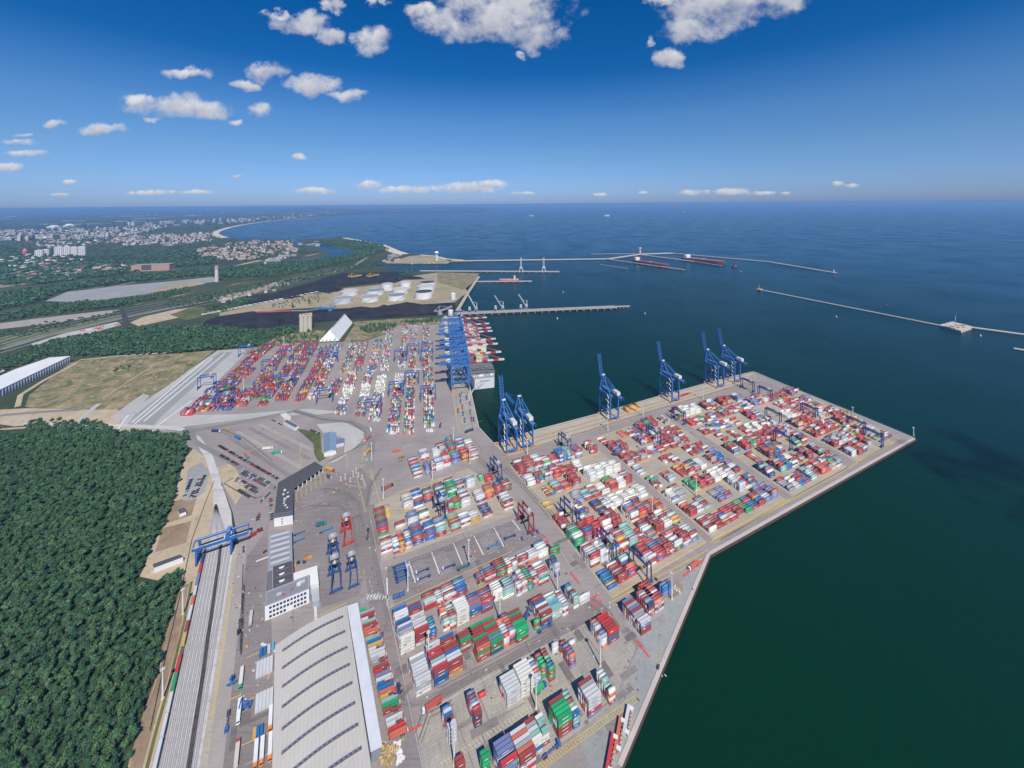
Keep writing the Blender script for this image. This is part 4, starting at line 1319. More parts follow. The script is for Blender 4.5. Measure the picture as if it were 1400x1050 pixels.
def sts_crane(name, label, group, loc, rz, up=True, sc=1.0, striped=False):
    """ship-to-shore crane: local x along the quay, +y over the water, waterside rail at y = 0"""
    r = thing(name, label, 'crane', loc, rz, group)
    g, hh, wd = 31.0, 46.0, 9.0
    S = lambda *p: tuple(v * sc for v in p)
    c = BLUE2
    for sx in (-1, 1):
        for y in (0.0, -g):
            mb = MB()
            mb.beam(S(sx * wd, y, 2.5), S(sx * wd * 0.93, y, hh), 1.9 * sc, 2.2 * sc, c)
            for k in range(5):
                mb.cyl(S(sx * wd + (k - 2) * 1.5, y, 0.1), 0.7 * sc, 1.2 * sc, 8, ORANGE)
            mb.box(S(sx * wd, y, 1.2), 8.5 * sc, 1.6 * sc, 1.3 * sc, 0, ORANGE)
            mb.build('leg', M_PAINT, r)
    for y in (0.0, -g):
        mb = MB()
        mb.beam(S(-wd, y, 5.2), S(wd, y, 5.2), 1.6 * sc, 2.2 * sc, c)
        mb.build('sill_beam', M_PAINT, r)
    mb = MB()
    for y in (0.0, -g):
        mb.beam(S(-wd, y, hh - 1), S(wd, y, hh - 1), 2.0 * sc, 3.0 * sc, c)
    for sx in (-1, 1):
        mb.beam(S(sx * wd, 0, hh - 1), S(sx * wd, -g, hh - 1), 1.8 * sc, 2.6 * sc, c)
        mb.beam(S(sx * wd, 0, 16), S(sx * wd, -g, 16), 1.6 * sc, 2.0 * sc, c)
        mb.beam(S(sx * wd, 0, 17), S(sx * wd, -g * 0.5, hh - 2), 1.0 * sc, 1.0 * sc, c)
        mb.beam(S(sx * wd, -g, 17), S(sx * wd, -g * 0.5, hh - 2), 1.0 * sc, 1.0 * sc, c)
    mb.build('portal_frame', M_PAINT, r)
    mb = MB()
    for sx in (-1, 1):
        mb.beam(S(sx * wd * 0.9, 0, hh), S(sx * 2.2, 0, 70), 1.3 * sc, 1.3 * sc, c)
        mb.beam(S(sx * wd * 0.9, -g, hh), S(sx * 2.2, -1.5, 69), 0.9 * sc, 0.9 * sc, c)
        mb.beam(S(sx * 2.2, -1, 69.5), S(sx * 3, -g - 14, hh + 3), 0.6 * sc, 0.6 * sc, c)
    mb.beam(S(-3, 0, 70), S(3, 0, 70), 2.2 * sc, 2.0 * sc, WHITE)
    mb.beam(S(-5, 0, 58), S(5, 0, 58), 0.9 * sc, 0.9 * sc, c)
    mb.build('apex_frame', M_PAINT, r)
    mb = MB()
    lattice(mb, S(0, 3, hh + 1.2), S(0, -g - 23, hh + 1.2), 6 * sc, 3.4 * sc, 11, c, 0.9 * sc)
    for k in range(12):
        mb.box(S(0, 1 - k * 4.6, hh + 2.2), 6.2 * sc, 1.0 * sc, 0.4 * sc, 0, GREYM)
    mb.build('girder', M_PAINT, r)
    mb = MB()
    hinge = Vector(S(0, 3.5, hh + 1.2))
    L = (58.0 if not striped else 62.0) * sc
    e = math.radians(80.0) if up else 0.0
    tip = hinge + Vector((0, math.cos(e), math.sin(e))) * L
    lattice(mb, hinge, tip, (4.4 if striped else 5.4) * sc, (1.8 if striped else 2.8) * sc, 12, c, 0.32 * sc if striped else 0.8 * sc, [REDC, REDC, WHITE, WHITE] if striped else None)
    if striped:
        for k in range(12):
            q = hinge.lerp(tip, (k + 0.5) / 12)
            for s_ in (-1, 1):
                mb.box((q.x + s_ * 2.2 * sc, q.y, q.z - 0.4 * sc), 0.5 * sc, 4.9 * sc, 1.0 * sc, 0, (REDC, REDC, WHITE, WHITE)[k % 4])
    mb.build('boom', M_PAINT, r)
    mb = MB()
    ap = Vector(S(0, 0, 70))
    for sx in (-1, 1):
        if up:
            mb.beam(ap + Vector((sx * 2 * sc, 0, 0)), hinge.lerp(tip, 0.45) + Vector((sx * 2 * sc, 0, 0)), 0.4 * sc, 0.4 * sc, c)
        else:
            for f_ in (0.5, 0.93):
                mb.beam(ap + Vector((sx * 2 * sc, 0, 0)), hinge.lerp(tip, f_) + Vector((sx * 2.4 * sc, 0, 1.4 * sc)), 0.3 * sc, 0.3 * sc, (0.5, 0.2, 0.2) if striped else c)
    mb.build('stay', M_PAINT, r)
    mb = MB()
    hk = 0.62 if striped else 1.0
    mb.box(S(0, -g - 6, hh + 4.2), 7 * sc * hk, 13 * sc * hk, 4.8 * sc, 0, (0.66, 0.66, 0.65))
    mb.box(S(0, -g - 6, hh + 9.0), 6.4 * sc * hk, 12 * sc * hk, 0.7 * sc, 0, (0.55, 0.55, 0.55))
    mh = mb.build('machine_house', M_PAINT, r)
    mb = MB()
    for k in range(3):
        mb.box(S(3.55 * hk, -g - 6 + (k - 1) * 4 * hk, hh + 6), 0.15 * sc, 2.4 * sc, 1.8 * sc, 0, GREYM)
    mb.build('vent', M_PAINT, mh)
    mb = MB()
    mb.box(S(0, -14, hh - 3.2), 5 * sc, 6 * sc, 2.2 * sc, 0, DBLUE)
    tr_ = mb.build('trolley', M_PAINT, r)
    mb = MB()
    mb.box(S(2.2, -9.4, hh - 5.6), 2.2 * sc, 2.6 * sc, 2.6 * sc, 0, WHITE)
    mb.box(S(2.2, -8.1, hh - 5.2), 1.9 * sc, 0.1, 1.6 * sc, 0, (0.04, 0.05, 0.07))
    mb.build('operator_cab', M_PAINT, tr_)
    mb = MB()
    for sx in (-1, 1):
        mb.beam(S(sx * 2, -14, hh - 3), S(sx * 2, -14, hh - 14), 0.14 * sc, 0.14 * sc, DARK)
    mb.box(S(0, -14, hh - 15.5), 12.2 * sc, 2.2 * sc, 1.1 * sc, 0, (0.65, 0.45, 0.05))
    mb.build('spreader', M_PAINT, tr_)
    mb = MB()
    for k in range(9):      # zigzag stair tower on a landside leg
        z0, z1 = 6 + k * 4.4, 6 + (k + 1) * 4.4
        y0, y1 = (-g + 1.6, -g + 5.6) if k % 2 == 0 else (-g + 5.6, -g + 1.6)
        mb.beam(S(-wd - 1.8, y0, z0), S(-wd - 1.8, y1, z1), 0.9 * sc, 0.4 * sc, WHITE)
        mb.box(S(-wd - 1.8, y1, z1), 1.2 * sc, 1.4 * sc, 0.25 * sc, 0, WHITE)
    mb.build('stair', M_PAINT, r)
    return r


WU = ang(azv(UA)) 
t1 = [((681.6, 606.4), 'beside the inner corner of the pier, boom raised'), ((703, 600), 'with lowered boom next to the inner corner crane'), ((819, 564.5), 'standing alone midway along the pier, boom raised'),
      ((901.5, 541), 'third along the pier from the ship side, boom raised'), ((963, 522.5), 'second from the outer pier end, boom raised'), ((985.5, 516), 'at the outer pier end, boom raised')]
PU = ang(G(1030, 508) - G(675, 606))
proto = None
for k, ((x, y), lb) in enumerate(t1):
    lab = 'blue ship-to-shore gantry crane ' + lb
    p = G(x, y)
    d = Vector((math.cos(PU), math.sin(PU), 0))
    p = p + d * 9 + Vector((-d.y, d.x, 0)) * -2.0
    p.z = 0.35
    if k == 1:
        sts_crane('quay_crane', lab, 'blue quay cranes along the pier', p, PU, False)
    elif proto is None:
        proto = sts_crane('quay_crane', lab, 'blue quay cranes along the pier', p, PU, True)
    else:
        dup(proto, lab, p, PU)
# cranes working the ship: booms lowered
SU = ang(G(655, 584) - G(626, 430))
q0, q1 = G(641.2, 531), G(627, 444)
proto = None
seaw = [1.0, 0.875, 0.73, 0.61, 0.475, 0.36, 0.22, 0.10, 0.0]
for k in range(8):
    yh = (495, 484.5, 473, 466, 455, 450.5, 444.5, 436)[k]
    yf = Y0 + (yh - Y0) * 1.165
    f_ = (G(641, yf).y - q0.y) / (q1.y - q0.y)
    p = q0.lerp(q1, f_)
    p.z = 0.35
    lab = 'tall blue quay crane with red and white boom over the ship, %s from the stern' % ORD[k + 1]
    if proto is None:
        proto = sts_crane('ship_crane', lab, 'red and white boom cranes over the container ship', p, SU, False, 1.17, True)
    else:
        dup(proto, lab, p, SU)


def rtg(name, label, group, loc, rz, span=24.0, hh=20.0, wb=7.0, col=DBLUE, sc=1.0):
    """yard gantry crane: local x across the stacks, y along them"""
    r = thing(name, label, 'gantry crane', loc, rz, group)
    for sx in (-1, 1):
        for sy in (-1, 1):
            mb = MB()
            mb.beam((sx * span / 2, sy * wb / 2, 2.2), (sx * span / 2, sy * wb / 2 * 0.8, hh), 1.0, 1.1, col)
            for k in (-1, 1):
                mb.box((sx * span / 2, sy * wb / 2 + k * 1.1, 0), 0.9, 1.5, 1.5, 0, DARK)
            mb.build('leg', M_PAINT, r)
        mb = MB()
        mb.beam((sx * span / 2, -wb / 2 - 1.6, 2.0), (sx * span / 2, wb / 2 + 1.6, 2.0), 1.2, 1.1, col)
        mb.box((sx * (span / 2 + 0.9), 0, 1.6), 1.4, 4.0, 2.4, 0, (col[0] * 1.4, col[1] * 1.4, col[2] * 1.3))
        mb.build('sill_beam', M_PAINT, r)
    for sy in (-1, 1):
        mb = MB()
        mb.beam((-span / 2 - 0.6, sy * wb / 2 * 0.8, hh), (span / 2 + 0.6, sy * wb / 2 * 0.8, hh), 1.2, 1.8, col)
        mb.build('girder', M_PAINT, r)
    mb = MB()
    mb.box((span * 0.28, 0, hh + 0.9), 5.0, wb * 0.9, 1.6, 0, GREYM)
    mb.box((span * 0.28 - 0.6, 0.4, hh + 2.4), 2.6, 3.0, 1.5, 0, (0.5, 0.52, 0.55))
    tr_ = mb.build('trolley', M_PAINT, r)
    mb = MB()
    mb.box((span * 0.28 - 3.0, 0, hh - 3.2), 1.8, 1.8, 2.2, 0, WHITE)
    mb.build('operator_cab', M_PAINT, tr_)
    mb = MB()
    mb.box((span * 0.28 + 0.5, 0, hh - 5.5), 2.2, 12.0, 0.8, 0, (0.3, 0.22, 0.07))
    for k in (-1, 1):
        mb.beam((span * 0.28 + 0.5, k * 2.0, hh), (span * 0.28 + 0.5, k * 2.0, hh - 5), 0.15, 0.15, DARK)
    mb.build('spreader', M_PAINT, tr_)
    return r


# pier yard cranes: girders lie across the blocks
XW = ang(azv(150))
rt = [((772, 614), 'near the quay cranes at the inner pier end'), ((678, 650), 'at the east end of the northern trailer row'), ((777, 711), 'over the blue tier beside the pier access road'), ((829, 757), 'straddling low stacks near the pier access road, inner of two'),
      ((875, 786), 'beside the quay corner lane, outer of two'), ((893, 604), 'in the middle zone amid mixed stacks'), ((928, 576), 'at the quay side edge of the third zone'), ((601, 702), 'amid the middle yard among white stacks'),
      ((1046, 545), 'by the floodlight at the outer pier end'), ((1057, 577), 'beside white boxes in the outer zone'), ((1106, 570), 'by the far sea edge of the outer zone'), ((1070, 610), 'next to the tall white block, third zone'),
      ((1170, 590), 'on the outermost blocks, inner of two'), ((1193, 606), 'on the outermost blocks, near the corner'), ((1022, 533), 'behind the last quay crane at the pier head')]
proto = None
for (x, y), lb in rt:
    lab = 'dark blue rubber-tyred yard crane ' + lb
    p = G(x, y)
    p.z = 0.3
    if proto is None:
        proto = rtg('yard_crane', lab, 'blue yard cranes on the pier', p, XW)
    else:
        dup(proto, lab, p, XW)
p = G(719, 719)
rtg('yard_crane', 'red yard crane standing at the end of the chassis park', 'red yard cranes', p, XW, 24, 21, 7.5, (0.30, 0.025, 0.04))
p = G(474, 735)
ru2 = rtg('yard_crane', 'red yard crane parked in the maintenance square', 'red yard cranes', p, ang(azv(-30)), 22, 21, 9, (0.5, 0.035, 0.03))
p0 = rtg('yard_crane', 'blue yard crane parked in the maintenance square, front of the pair', 'parked blue yard cranes', G(458, 797), ang(azv(-30)), 22, 21, 9, (0.025, 0.075, 0.24))
dup(p0, 'blue yard crane parked in the maintenance square, rear of the pair', G(455.5, 766), ang(azv(-30)))
dup(p0, 'blue yard crane parked alone on the east side of the maintenance square', G(481.5, 791), ang(azv(-30)), None, (1.0, 0.85, 0.95))

# older yard cranes: brighter blue portals facing the viewer
om = [(283, 530), (305, 557), (336, 486), (368, 507), (391, 492), (392, 529), (431, 490), (453, 495), (444, 549), (541.6, 540), (547.5, 493), (565, 484), (584, 482), (583.5, 493), (563, 524), (585.5, 546), (510, 566), (309, 540)]
proto = None
for i, (x, y) in enumerate(om):
    lab = 'bright blue portal crane astride the older yard rows, %s counting from the pale strip' % ORD[sorted(om).index((x, y)) + 1]
    p = G(x, y)
    p.z = 0.3
    if proto is None:
        proto = rtg('portal_crane', lab, 'bright blue portal cranes of the older yard', p, ang(azv(73)), 29, 25, 14, (0.02, 0.10, 0.34))
    else:
        dup(proto, lab, p, ang(azv(73 + (8 if x > 500 else 0))))

# rail gantry crane over the sidings
pl, pr = G(271, 765), G(318, 749)
d = (pr - pl).normalized()
ra = ang(d)
mid = (pl + pr) / 2
span = (pr - pl).length
r = thing('rail_gantry_crane', 'large blue twin-girder rail gantry crane astride the freight sidings', 'gantry crane', (mid.x, mid.y, 0.3), ra)
RG, HR = (0.022, 0.12, 0.36), 15.0
for sx in (-1, 1):
    for sy in (-1, 1):
        mb = MB()
        mb.hexa([(sx * span / 2 - 0.9, sy * 9 - 0.9, 0.4), (sx * span / 2 + 0.9, sy * 9 - 0.9, 0.4), (sx * span / 2 + 0.9, sy * 9 + 0.9, 0.4), (sx * span / 2 - 0.9, sy * 9 + 0.9, 0.4),
                 (sx * span / 2 - 1.1, sy * 7.5 - 1.8, HR), (sx * span / 2 + 1.1, sy * 7.5 - 1.8, HR), (sx * span / 2 + 1.1, sy * 7.5 + 1.8, HR), (sx * span / 2 - 1.1, sy * 7.5 + 1.8, HR)], RG)
        mb.build('leg', M_PAINT, r)
    mb = MB()
    mb.beam((sx * span / 2, -11, 1.6), (sx * span / 2, 11, 1.6), 1.4, 1.6, RG)
    mb.build('sill_beam', M_PAINT, r)
for sy in (-1, 1):
    mb = MB()
    mb.beam((-span / 2 - 4, sy * 7.5, HR + 1.2), (span / 2 + 15, sy * 7.5, HR + 1.2), 1.5, 2.0, RG)
    mb.beam((-span / 2 - 4, sy * 7.5 - sy * 1.5, HR + 2.6), (span / 2 + 15, sy * 7.5 - sy * 1.5, HR + 2.6), 0.7, 0.25, (0.45, 0.5, 0.6))
    mb.build('girder', M_PAINT, r)
mb = MB()
for sx in (-span / 2 - 4, span / 2 + 15):
    mb.beam((sx, -7.5, HR + 1), (sx, 7.5, HR + 1), 0.9, 1.2, RG)
mb.build('end_tie', M_PAINT, r)
mb = MB()
mb.box((span * 0.38, 0, HR + 2.3), 4.4, 15, 2.2, 0, RG)
mb.box((span * 0.38 + 0.4, 1, HR + 5.8), 3.4, 8, 1.6, 0, (0.08, 0.25, 0.55))
tr_ = mb.build('trolley', M_PAINT, r)
mb = MB()
mb.box((span * 0.38 - 3.4, 2, HR - 2.4), 2.0, 2.2, 2.4, 0, WHITE)
mb.build('operator_cab', M_PAINT, tr_)

# coal pier cranes
def luffing(name, label, group, loc, rz, L=46, el=70):
    r = thing(name, label, 'crane', loc, rz, group)
    mb = MB()
    for sx in (-1, 1):
        for sy in (-1, 1):
            mb.beam((sx * 6, sy * 6, 0), (sx * 3, sy * 3, 16), 1.6, 1.6, GREYM)
    mb.box((0, 0, 15), 8, 8, 2.2, 0, GREYM)
    mb.build('portal', M_PAINT, r)
    mb = MB()
    mb.box((0, 0, 17.2), 6, 9, 5, 0, (0.5, 0.52, 0.54))
    mb.beam((0, -2, 24), (0, -3, 36), 2.0, 2.0, (0.62, 0.64, 0.66))
    mb.build('machine_house', M_PAINT, r)
    mb = MB()
    e = math.radians(el)
    a = Vector((0, 5, 22))
    b = a + Vector((0, math.cos(e), math.sin(e))) * L
    lattice(mb, a, b, 2.2, 2.2, 7, (0.62, 0.64, 0.66), 0.7)
    mb.beam((0, -3, 36), a.lerp(b, 0.45), 0.8, 0.8, (0.6, 0.62, 0.64))
    mb.build('jib', M_PAINT, r)
    return r


p0 = luffing('luffing_crane', 'pale grey luffing crane on the coal pier, at the shore end', 'luffing cranes on the coal pier', G(651, 428), ang(azv(20)), 48, 58)
p0['label'] = 'pale grey luffing crane at the shore end of the coal pier'
dup(p0, 'pale grey luffing crane in the middle of the coal pier trio', G(687, 426.3), ang(azv(-25)))
dup(p0, 'pale grey luffing crane at the seaward end of the coal pier trio', G(719.5, 424.5), ang(azv(-25)))


def hopper(label, loc):
    r = thing('hopper_tower', label, 'hopper', loc, 0.2, 'hopper towers on the coal pier')
    mb = MB()
    for sx in (-1, 1):
        for sy in (-1, 1):
            mb.beam((sx * 4, sy * 4, 0), (sx * 4, sy * 4, 12), 1.1, 1.1, GREYM)
    mb.build('frame', M_PAINT, r)
    mb = MB()
    mb.box((0, 0, 12), 8, 8, 6, 0, (0.42, 0.46, 0.5), 0, 1.15)
    mb.box((0, 0, 19), 7, 7, 4, 0, (0.5, 0.55, 0.6))
    mb.build('bin', M_PAINT, r)
    return r


p0 = hopper('grey hopper tower beside the shore end luffing crane', G(642, 428.4))
dup(p0, 'grey hopper tower beside the middle luffing crane', G(677.5, 426.6), 0.2)
dup(p0, 'grey hopper tower beside the seaward luffing crane', G(712, 425), 0.2)


def loader(label, loc):
    r = thing('ship_loader', label, 'ship loader', loc, 0, 'ship loaders on the northern pier')
    mb = MB()
    for sx in (-1, 1):
        for sy in (-1, 1):
            mb.beam((sx * 12, sy * 7, 0), (sx * 4, sy * 4, 26), 3, 3, WHITE)
    mb.box((0, 0, 24), 16, 12, 5, 0, WHITE)
    mb.build('portal', M_PAINT, r)
    mb = MB()
    lattice(mb, (0, 0, 29), (0, 6, 82), 6, 6, 5, (0.62, 0.64, 0.66), 1.6)
    mb.build('boom', M_PAINT, r)
    return r


p0 = loader('white ship loader on the northern pier, inner of the pair', G(712.5, 372))
dup(p0, 'white ship loader on the northern pier, outer of the pair', G(743.5, 371.6), 0)

# ------------------------------------------------------------------ piers and breakwaters
def pier(name, label, a, b, width, z, col, fender=0, group=None, thick=1.6):
    p, q = G(*a), G(*b)
    r = thing(name, label, 'pier' if 'pier' in name else 'breakwater', (p.x, p.y, 0), 0, group)
    q = q - Vector((p.x, p.y, 0))
    d = q.normalized()
    mb = MB()
    mb.beam((0, 0, z - thick / 2), q + Vector((0, 0, z - thick / 2)), width, thick, col)
    mb.build('deck', M_MATTE, r)
    n_ = Vector((-d.y, d.x, 0))
    if fender:
        mb = MB()
        L = q.length
        k = 0
        while k * fender < L:
            c = d * (k * fender)
            for s_ in (-1, 1):
                mb.box((c.x + n_.x * s_ * width * 0.48, c.y + n_.y * s_ * width * 0.48, -6), 4, 4, z + 5.2, ang(d), (0.25, 0.23, 0.21))
            k += 1
        mb.build('pile', M_MATTE, r)['kind'] = 'stuff'
        mb = MB()
        for s_ in (-0.4, 0.4):
            mb.beam(n_ * (s_ * width) + Vector((0, 0, z + 0.5)), q + n_ * (s_ * width) + Vector((0, 0, z + 0.5)), 1.2, 1.0, (0.35, 0.33, 0.32))
        mb.build('rail', M_MATTE, r)
    return r


CP = (0.34, 0.31, 0.29)
pier('coal_pier', 'long grey coal pier on piles carrying the luffing cranes', (622, 429.5), (842, 420.3), 30, 3.2, CP, 26)
pier('mooring_pier', 'thin walkway and mooring platform off the end of the coal pier', (842, 420), (861, 419.4), 8, 3.2, (0.5, 0.44, 0.34), 14)
pier('jetty_pier', 'narrow pale jetty in front of the small red and white ship', (648, 385.5), (727, 385), 16, 3, (0.45, 0.43, 0.41), 40)
pier('north_pier', 'northern grey pier with two white ship loaders', (574, 370.9), (765, 372), 26, 3.5, (0.40, 0.39, 0.39), 40)
pier('breakwater_road', 'long pale causeway leading from the headland out to the tanker berths', (617, 357.2), (836, 354.2), 34, 3.2, (0.55, 0.48, 0.42))
pier('breakwater_road', 'short pale causeway bending up to the light tower', (832, 354.3), (878, 347.6), 34, 3.2, (0.5, 0.45, 0.40))
pier('breakwater', 'thin stone breakwater running west from the light tower', (808, 347.6), (876, 346.8), 16, 2.5, (0.36, 0.34, 0.31))
pier('breakwater', 'pale wide mole just east of the light tower', (872, 347.8), (920, 346.2), 50, 2.5, (0.5, 0.45, 0.38))
pier('breakwater', 'curved outer breakwater ending at a small beacon', (918, 346.2), (1050, 358), 24, 2.6, (0.38, 0.35, 0.32))
pier('breakwater', 'last straight stretch of breakwater beyond the tankers', (1050, 358), (1143, 373.5), 24, 2.6, (0.38, 0.35, 0.32))
pier('tanker_pier', 'southern tanker pier with the red tanker alongside', (829, 354.4), (935, 369.3), 16, 3, (0.48, 0.43, 0.33), 50)
pier('tanker_pier', 'northern tanker pier with the white superstructure tanker alongside', (878, 348.8), (950, 358), 24, 3, (0.46, 0.42, 0.38), 50)
pier('tanker_pier', 'dark extension of the northern tanker pier', (950, 358), (986, 363.8), 18, 3, (0.3, 0.28, 0.27), 50)
pier('floating_pier', 'thin floating boom line near the causeway bend', (820, 361), (858, 366.5), 6, -1.5, (0.4, 0.38, 0.36), 0, None, 2.0)
pier('breakwater', 'eastern breakwater from its free end to the stone platform', (1037, 396), (1290, 446.5), 9, 2.4, (0.50, 0.44, 0.36))
pier('breakwater', 'eastern breakwater from the stone platform towards the picture edge', (1320, 447), (1420, 460.5), 13, 2.4, (0.52, 0.46, 0.39))
pier('breakwater', 'short pale spit with a tug at the sea edge', (1386, 477), (1425, 483), 10, 2.4, (0.52, 0.46, 0.39))
r = thing('stone_platform', 'square stone platform with construction gear on the eastern breakwater', 'platform', (0, 0, 0))
mb = MB()
mb.prism([G(1284, 445.2), G(1314, 453.5), G(1331, 447.8), G(1302, 440.5)], -6, 2.6, (0.52, 0.46, 0.38))
mb.build('deck', M_MATTE, r)
mb = MB()
for k in range(26):
    p = G(random.uniform(1293, 1322), random.uniform(444.5, 449.5), 2.6)
    mb.box(p, random.uniform(2, 7), random.uniform(2, 5), random.uniform(1, 3.5), random.random(), random.choice(((0.6, 0.5, 0.3), (0.5, 0.2, 0.12), (0.3, 0.3, 0.3), (0.6, 0.58, 0.52))))
mb.build('site_gear', M_MATTE, r)['kind'] = 'stuff'
mb = MB()
pp = G(1306, 446, 2.6)
mb.beam(pp, pp + Vector((0, 0, 28)), 1.0, 1.0, GREYM)
mb.beam(pp + Vector((0, 0, 14)), pp + Vector((8, 4, 34)), 0.8, 0.8, GREYM)
mb.build('derrick', M_PAINT, r)
mb = MB()
pp = G(1140, 373)
mb.cyl((pp.x, pp.y, 2), 3, 16, 10, WHITE, 0, 2)
tag(mb.build('beacon', M_PAINT), 'small white beacon at the tip of the outer breakwater', 'beacon')
r = thing('light_tower', 'red and white light tower where the causeway meets the breakwaters', 'light tower', G(875, 347, 3))
mb = MB()
mb.box((0, 0, 0), 26, 20, 8, 0, (0.5, 0.12, 0.1))
mb.cyl((0, 0, 8), 7, 34, 12, (0.62, 0.5, 0.5), 0, 5)
mb.build('tower', M_PAINT, r)
mb = MB()
mb.cyl((0, 0, 42), 13, 5, 12, WHITE)
mb.cyl((0, 0, 47), 4, 8, 10, REDC, 0, 2)
mb.build('gallery', M_PAINT, r)

# ------------------------------------------------------------------ ships
def hull(mb, L, B, D, col, bow=0.16, stern=0.8, z0=-3.5, deck=(0.3, 0.3, 0.3), red=None):
    """hull along x (bow at +x)"""
    outl = []
    for i in range(26):
        f_ = i / 25
        if f_ < 0.12:
            w_ = stern + (1 - stern) * math.sin(f_ / 0.12 * math.pi / 2)
        elif f_ > 1 - bow:
            w_ = math.cos((f_ - 1 + bow) / bow * math.pi / 2) ** 0.8
        else:
            w_ = 1.0
        outl.append((-L / 2 + f_ * L, B / 2 * max(w_, 0.02)))
    ring = [(x, -y) for x, y in outl] + [(x, y) for x, y in reversed(outl)]
    mb.prism(ring, z0, z0 + D, col, 0, deck)
    return ring


sa, sb = G(662.5, 529), G(628, 431)
sd_ = (sb - sa).normalized()
SL = 399.0
ctr = sa + sd_ * (SL / 2)
ctr.z = 0
r = thing('container_ship', 'huge pale grey container ship moored under the red and white booms', 'ship', ctr, ang(sd_))
mb = MB()
SB = 57.0
hull(mb, SL, SB, 22, (0.62, 0.64, 0.66), 0.17, 0.74, deck=(0.30, 0.30, 0.31))
mb.build('hull', M_PAINT, r)
mb = MB()
mb.box((-SL / 2 + 150, 0, 20.5), 16, SB * 0.96, 26, 0, (0.70, 0.66, 0.55))
mb.box((-SL / 2 + 150, 0, 46), 11, SB * 0.5, 5, 0, (0.72, 0.70, 0.6))
mb.build('bridge', M_PAINT, r)
mb = MB()
mb.box((-SL / 2 + 82, 0, 20.5), 14, 15, 27, 0, (0.62, 0.52, 0.24))
mb.box((-SL / 2 + 82, 0, 47.5), 8, 9, 3, 0, DARK)
mb.build('funnel', M_PAINT, r)
mb = MB()
for k in range(19):
    mb.box((-SL / 2 + 24 + k * 17.2, 0, 20.5), 1.2, SB * 0.94, 6, 0, (0.16, 0.17, 0.18))
mb.build('lashing_bridge', M_PAINT, r)['kind'] = 'stuff'
rows = []
for k in range(22):
    x = -SL / 2 + 15 + k * 16.6
    if abs(x + SL / 2 - 150) < 14 or abs(x + SL / 2 - 82) < 12:
        continue
    hb = random.choice((1, 2, 2, 3, 4)) if k > 4 else (1, 2, 2, 2, 2)[k]

    for j in range(21):
        if (k > SL / 17 - 3 and abs(j - 10) > 6) or (k == 0 and abs(j - 10) > 8):
            continue
        h = max(0, hb + random.choice((-1, -1, 0, 0))) if k > 4 else hb - (random.random() < 0.15)
        for z in range(h):
            ch = random.choice('wwkkkrrRcb') if k > 4 else random.choice('wwkwc')
            for s_ in (0,):
                rows.append((x, (j - 10) * 2.6, 18.6 + z * CH, 10.6, 2.1, CH - 0.5, 0, *jit(CC[ch], 0.4)))
so = link('deck_containers', boxes_mesh('deck_containers', rows, M_CONT), r)
so['kind'] = 'stuff'
mb = MB()
for k in range(5):
    a_, b_ = Vector((-SL / 2 + 2, SB * (-0.2 + k * 0.12), 17)), Vector((-SL / 2 - 26 - 8 * k, SB * 0.62 + 6, 1.5))
    mb.beam(a_, b_, 0.35, 0.35, (0.7, 0.7, 0.68))
mb.build('mooring_line', M_PAINT, r)['kind'] = 'stuff'
# stern lettering band
mb = MB()
for k, xx in enumerate((-10, -7, -4, -1, 2, 5, 8)):
    mb.box((-SL / 2 - 0.15, xx, 12), 0.2, 1.7, 2.4, 0, (0.05, 0.07, 0.1))
mb.build('stern_lettering', M_PAINT, r)


def tanker(name, label, loc, rz, L, B, colh, deckc, house_at=-0.42, sup=(0.7, 0.7, 0.68), D=15):
    r = thing(name, label, 'ship', loc, rz)
    mb = MB()
    hull(mb, L, B, D, colh, 0.18, deck=deckc)
    mb.build('hull', M_PAINT, r)
    mb = MB()
    mb.box((L * house_at, 0, D - 3.5), L * 0.08, B * 0.85, 14, 0, sup)
    mb.box((L * house_at + 1, 0, D + 10), L * 0.05, B * 0.95, 5, 0, sup)
    mb.build('bridge', M_PAINT, r)
    mb = MB()
    mb.box((L * (house_at - 0.045), 0, D - 3.5), L * 0.03, B * 0.25, 22, 0, REDC)
    mb.build('funnel', M_PAINT, r)
    mb = MB()
    mb.beam((-L * 0.3, 0, D - 2.4), (L * 0.4, 0, D - 2.4), 2.5, 1.6, (0.45, 0.2, 0.18))
    mb.beam((0, -B * 0.4, D - 2), (0, B * 0.4, D - 2), 4, 1.8, (0.5, 0.45, 0.42))
    mb.build('deck_pipe', M_PAINT, r)
    return r


def between(a, b):
    p, q = G(*a), G(*b)
    return (p + q) / 2, ang(q - p), (q - p).length


c_, a_, L_ = between((867, 357.3), (914, 364.2))
tanker('tanker', 'dark red tanker with white bridge at the southern tanker pier', (c_.x, c_.y, 0), a_, L_, 42, (0.20, 0.04, 0.05), (0.38, 0.09, 0.07))
c_, a_, L_ = between((934, 354.5), (992, 361.0))
tanker('tanker', 'large tanker with broad white superstructure at the northern tanker pier', (c_.x, c_.y, 0), a_, L_, 56, (0.12, 0.05, 0.05), (0.36, 0.16, 0.14), -0.40, (0.75, 0.75, 0.75), 20)
c_, a_, L_ = between((709, 383.3), (682, 383.3))
tanker('small_ship', 'small red and white ship with tall mast at the pale jetty', (c_.x, c_.y, 0), a_, L_, 22, (0.62, 0.12, 0.1), (0.7, 0.62, 0.6), -0.30, (0.72, 0.66, 0.64), 10)
c_, a_, L_ = between((1001, 364.5), (1008, 364.5))
tanker('tugboat', 'dark tug on open water beyond the northern tanker', (c_.x, c_.y, 0), a_, L_, 20, (0.16, 0.03, 0.04), (0.2, 0.1, 0.1), -0.1, (0.3, 0.12, 0.12), 8)
c_, a_, L_ = between((1036, 396.2), (1045, 396.8))
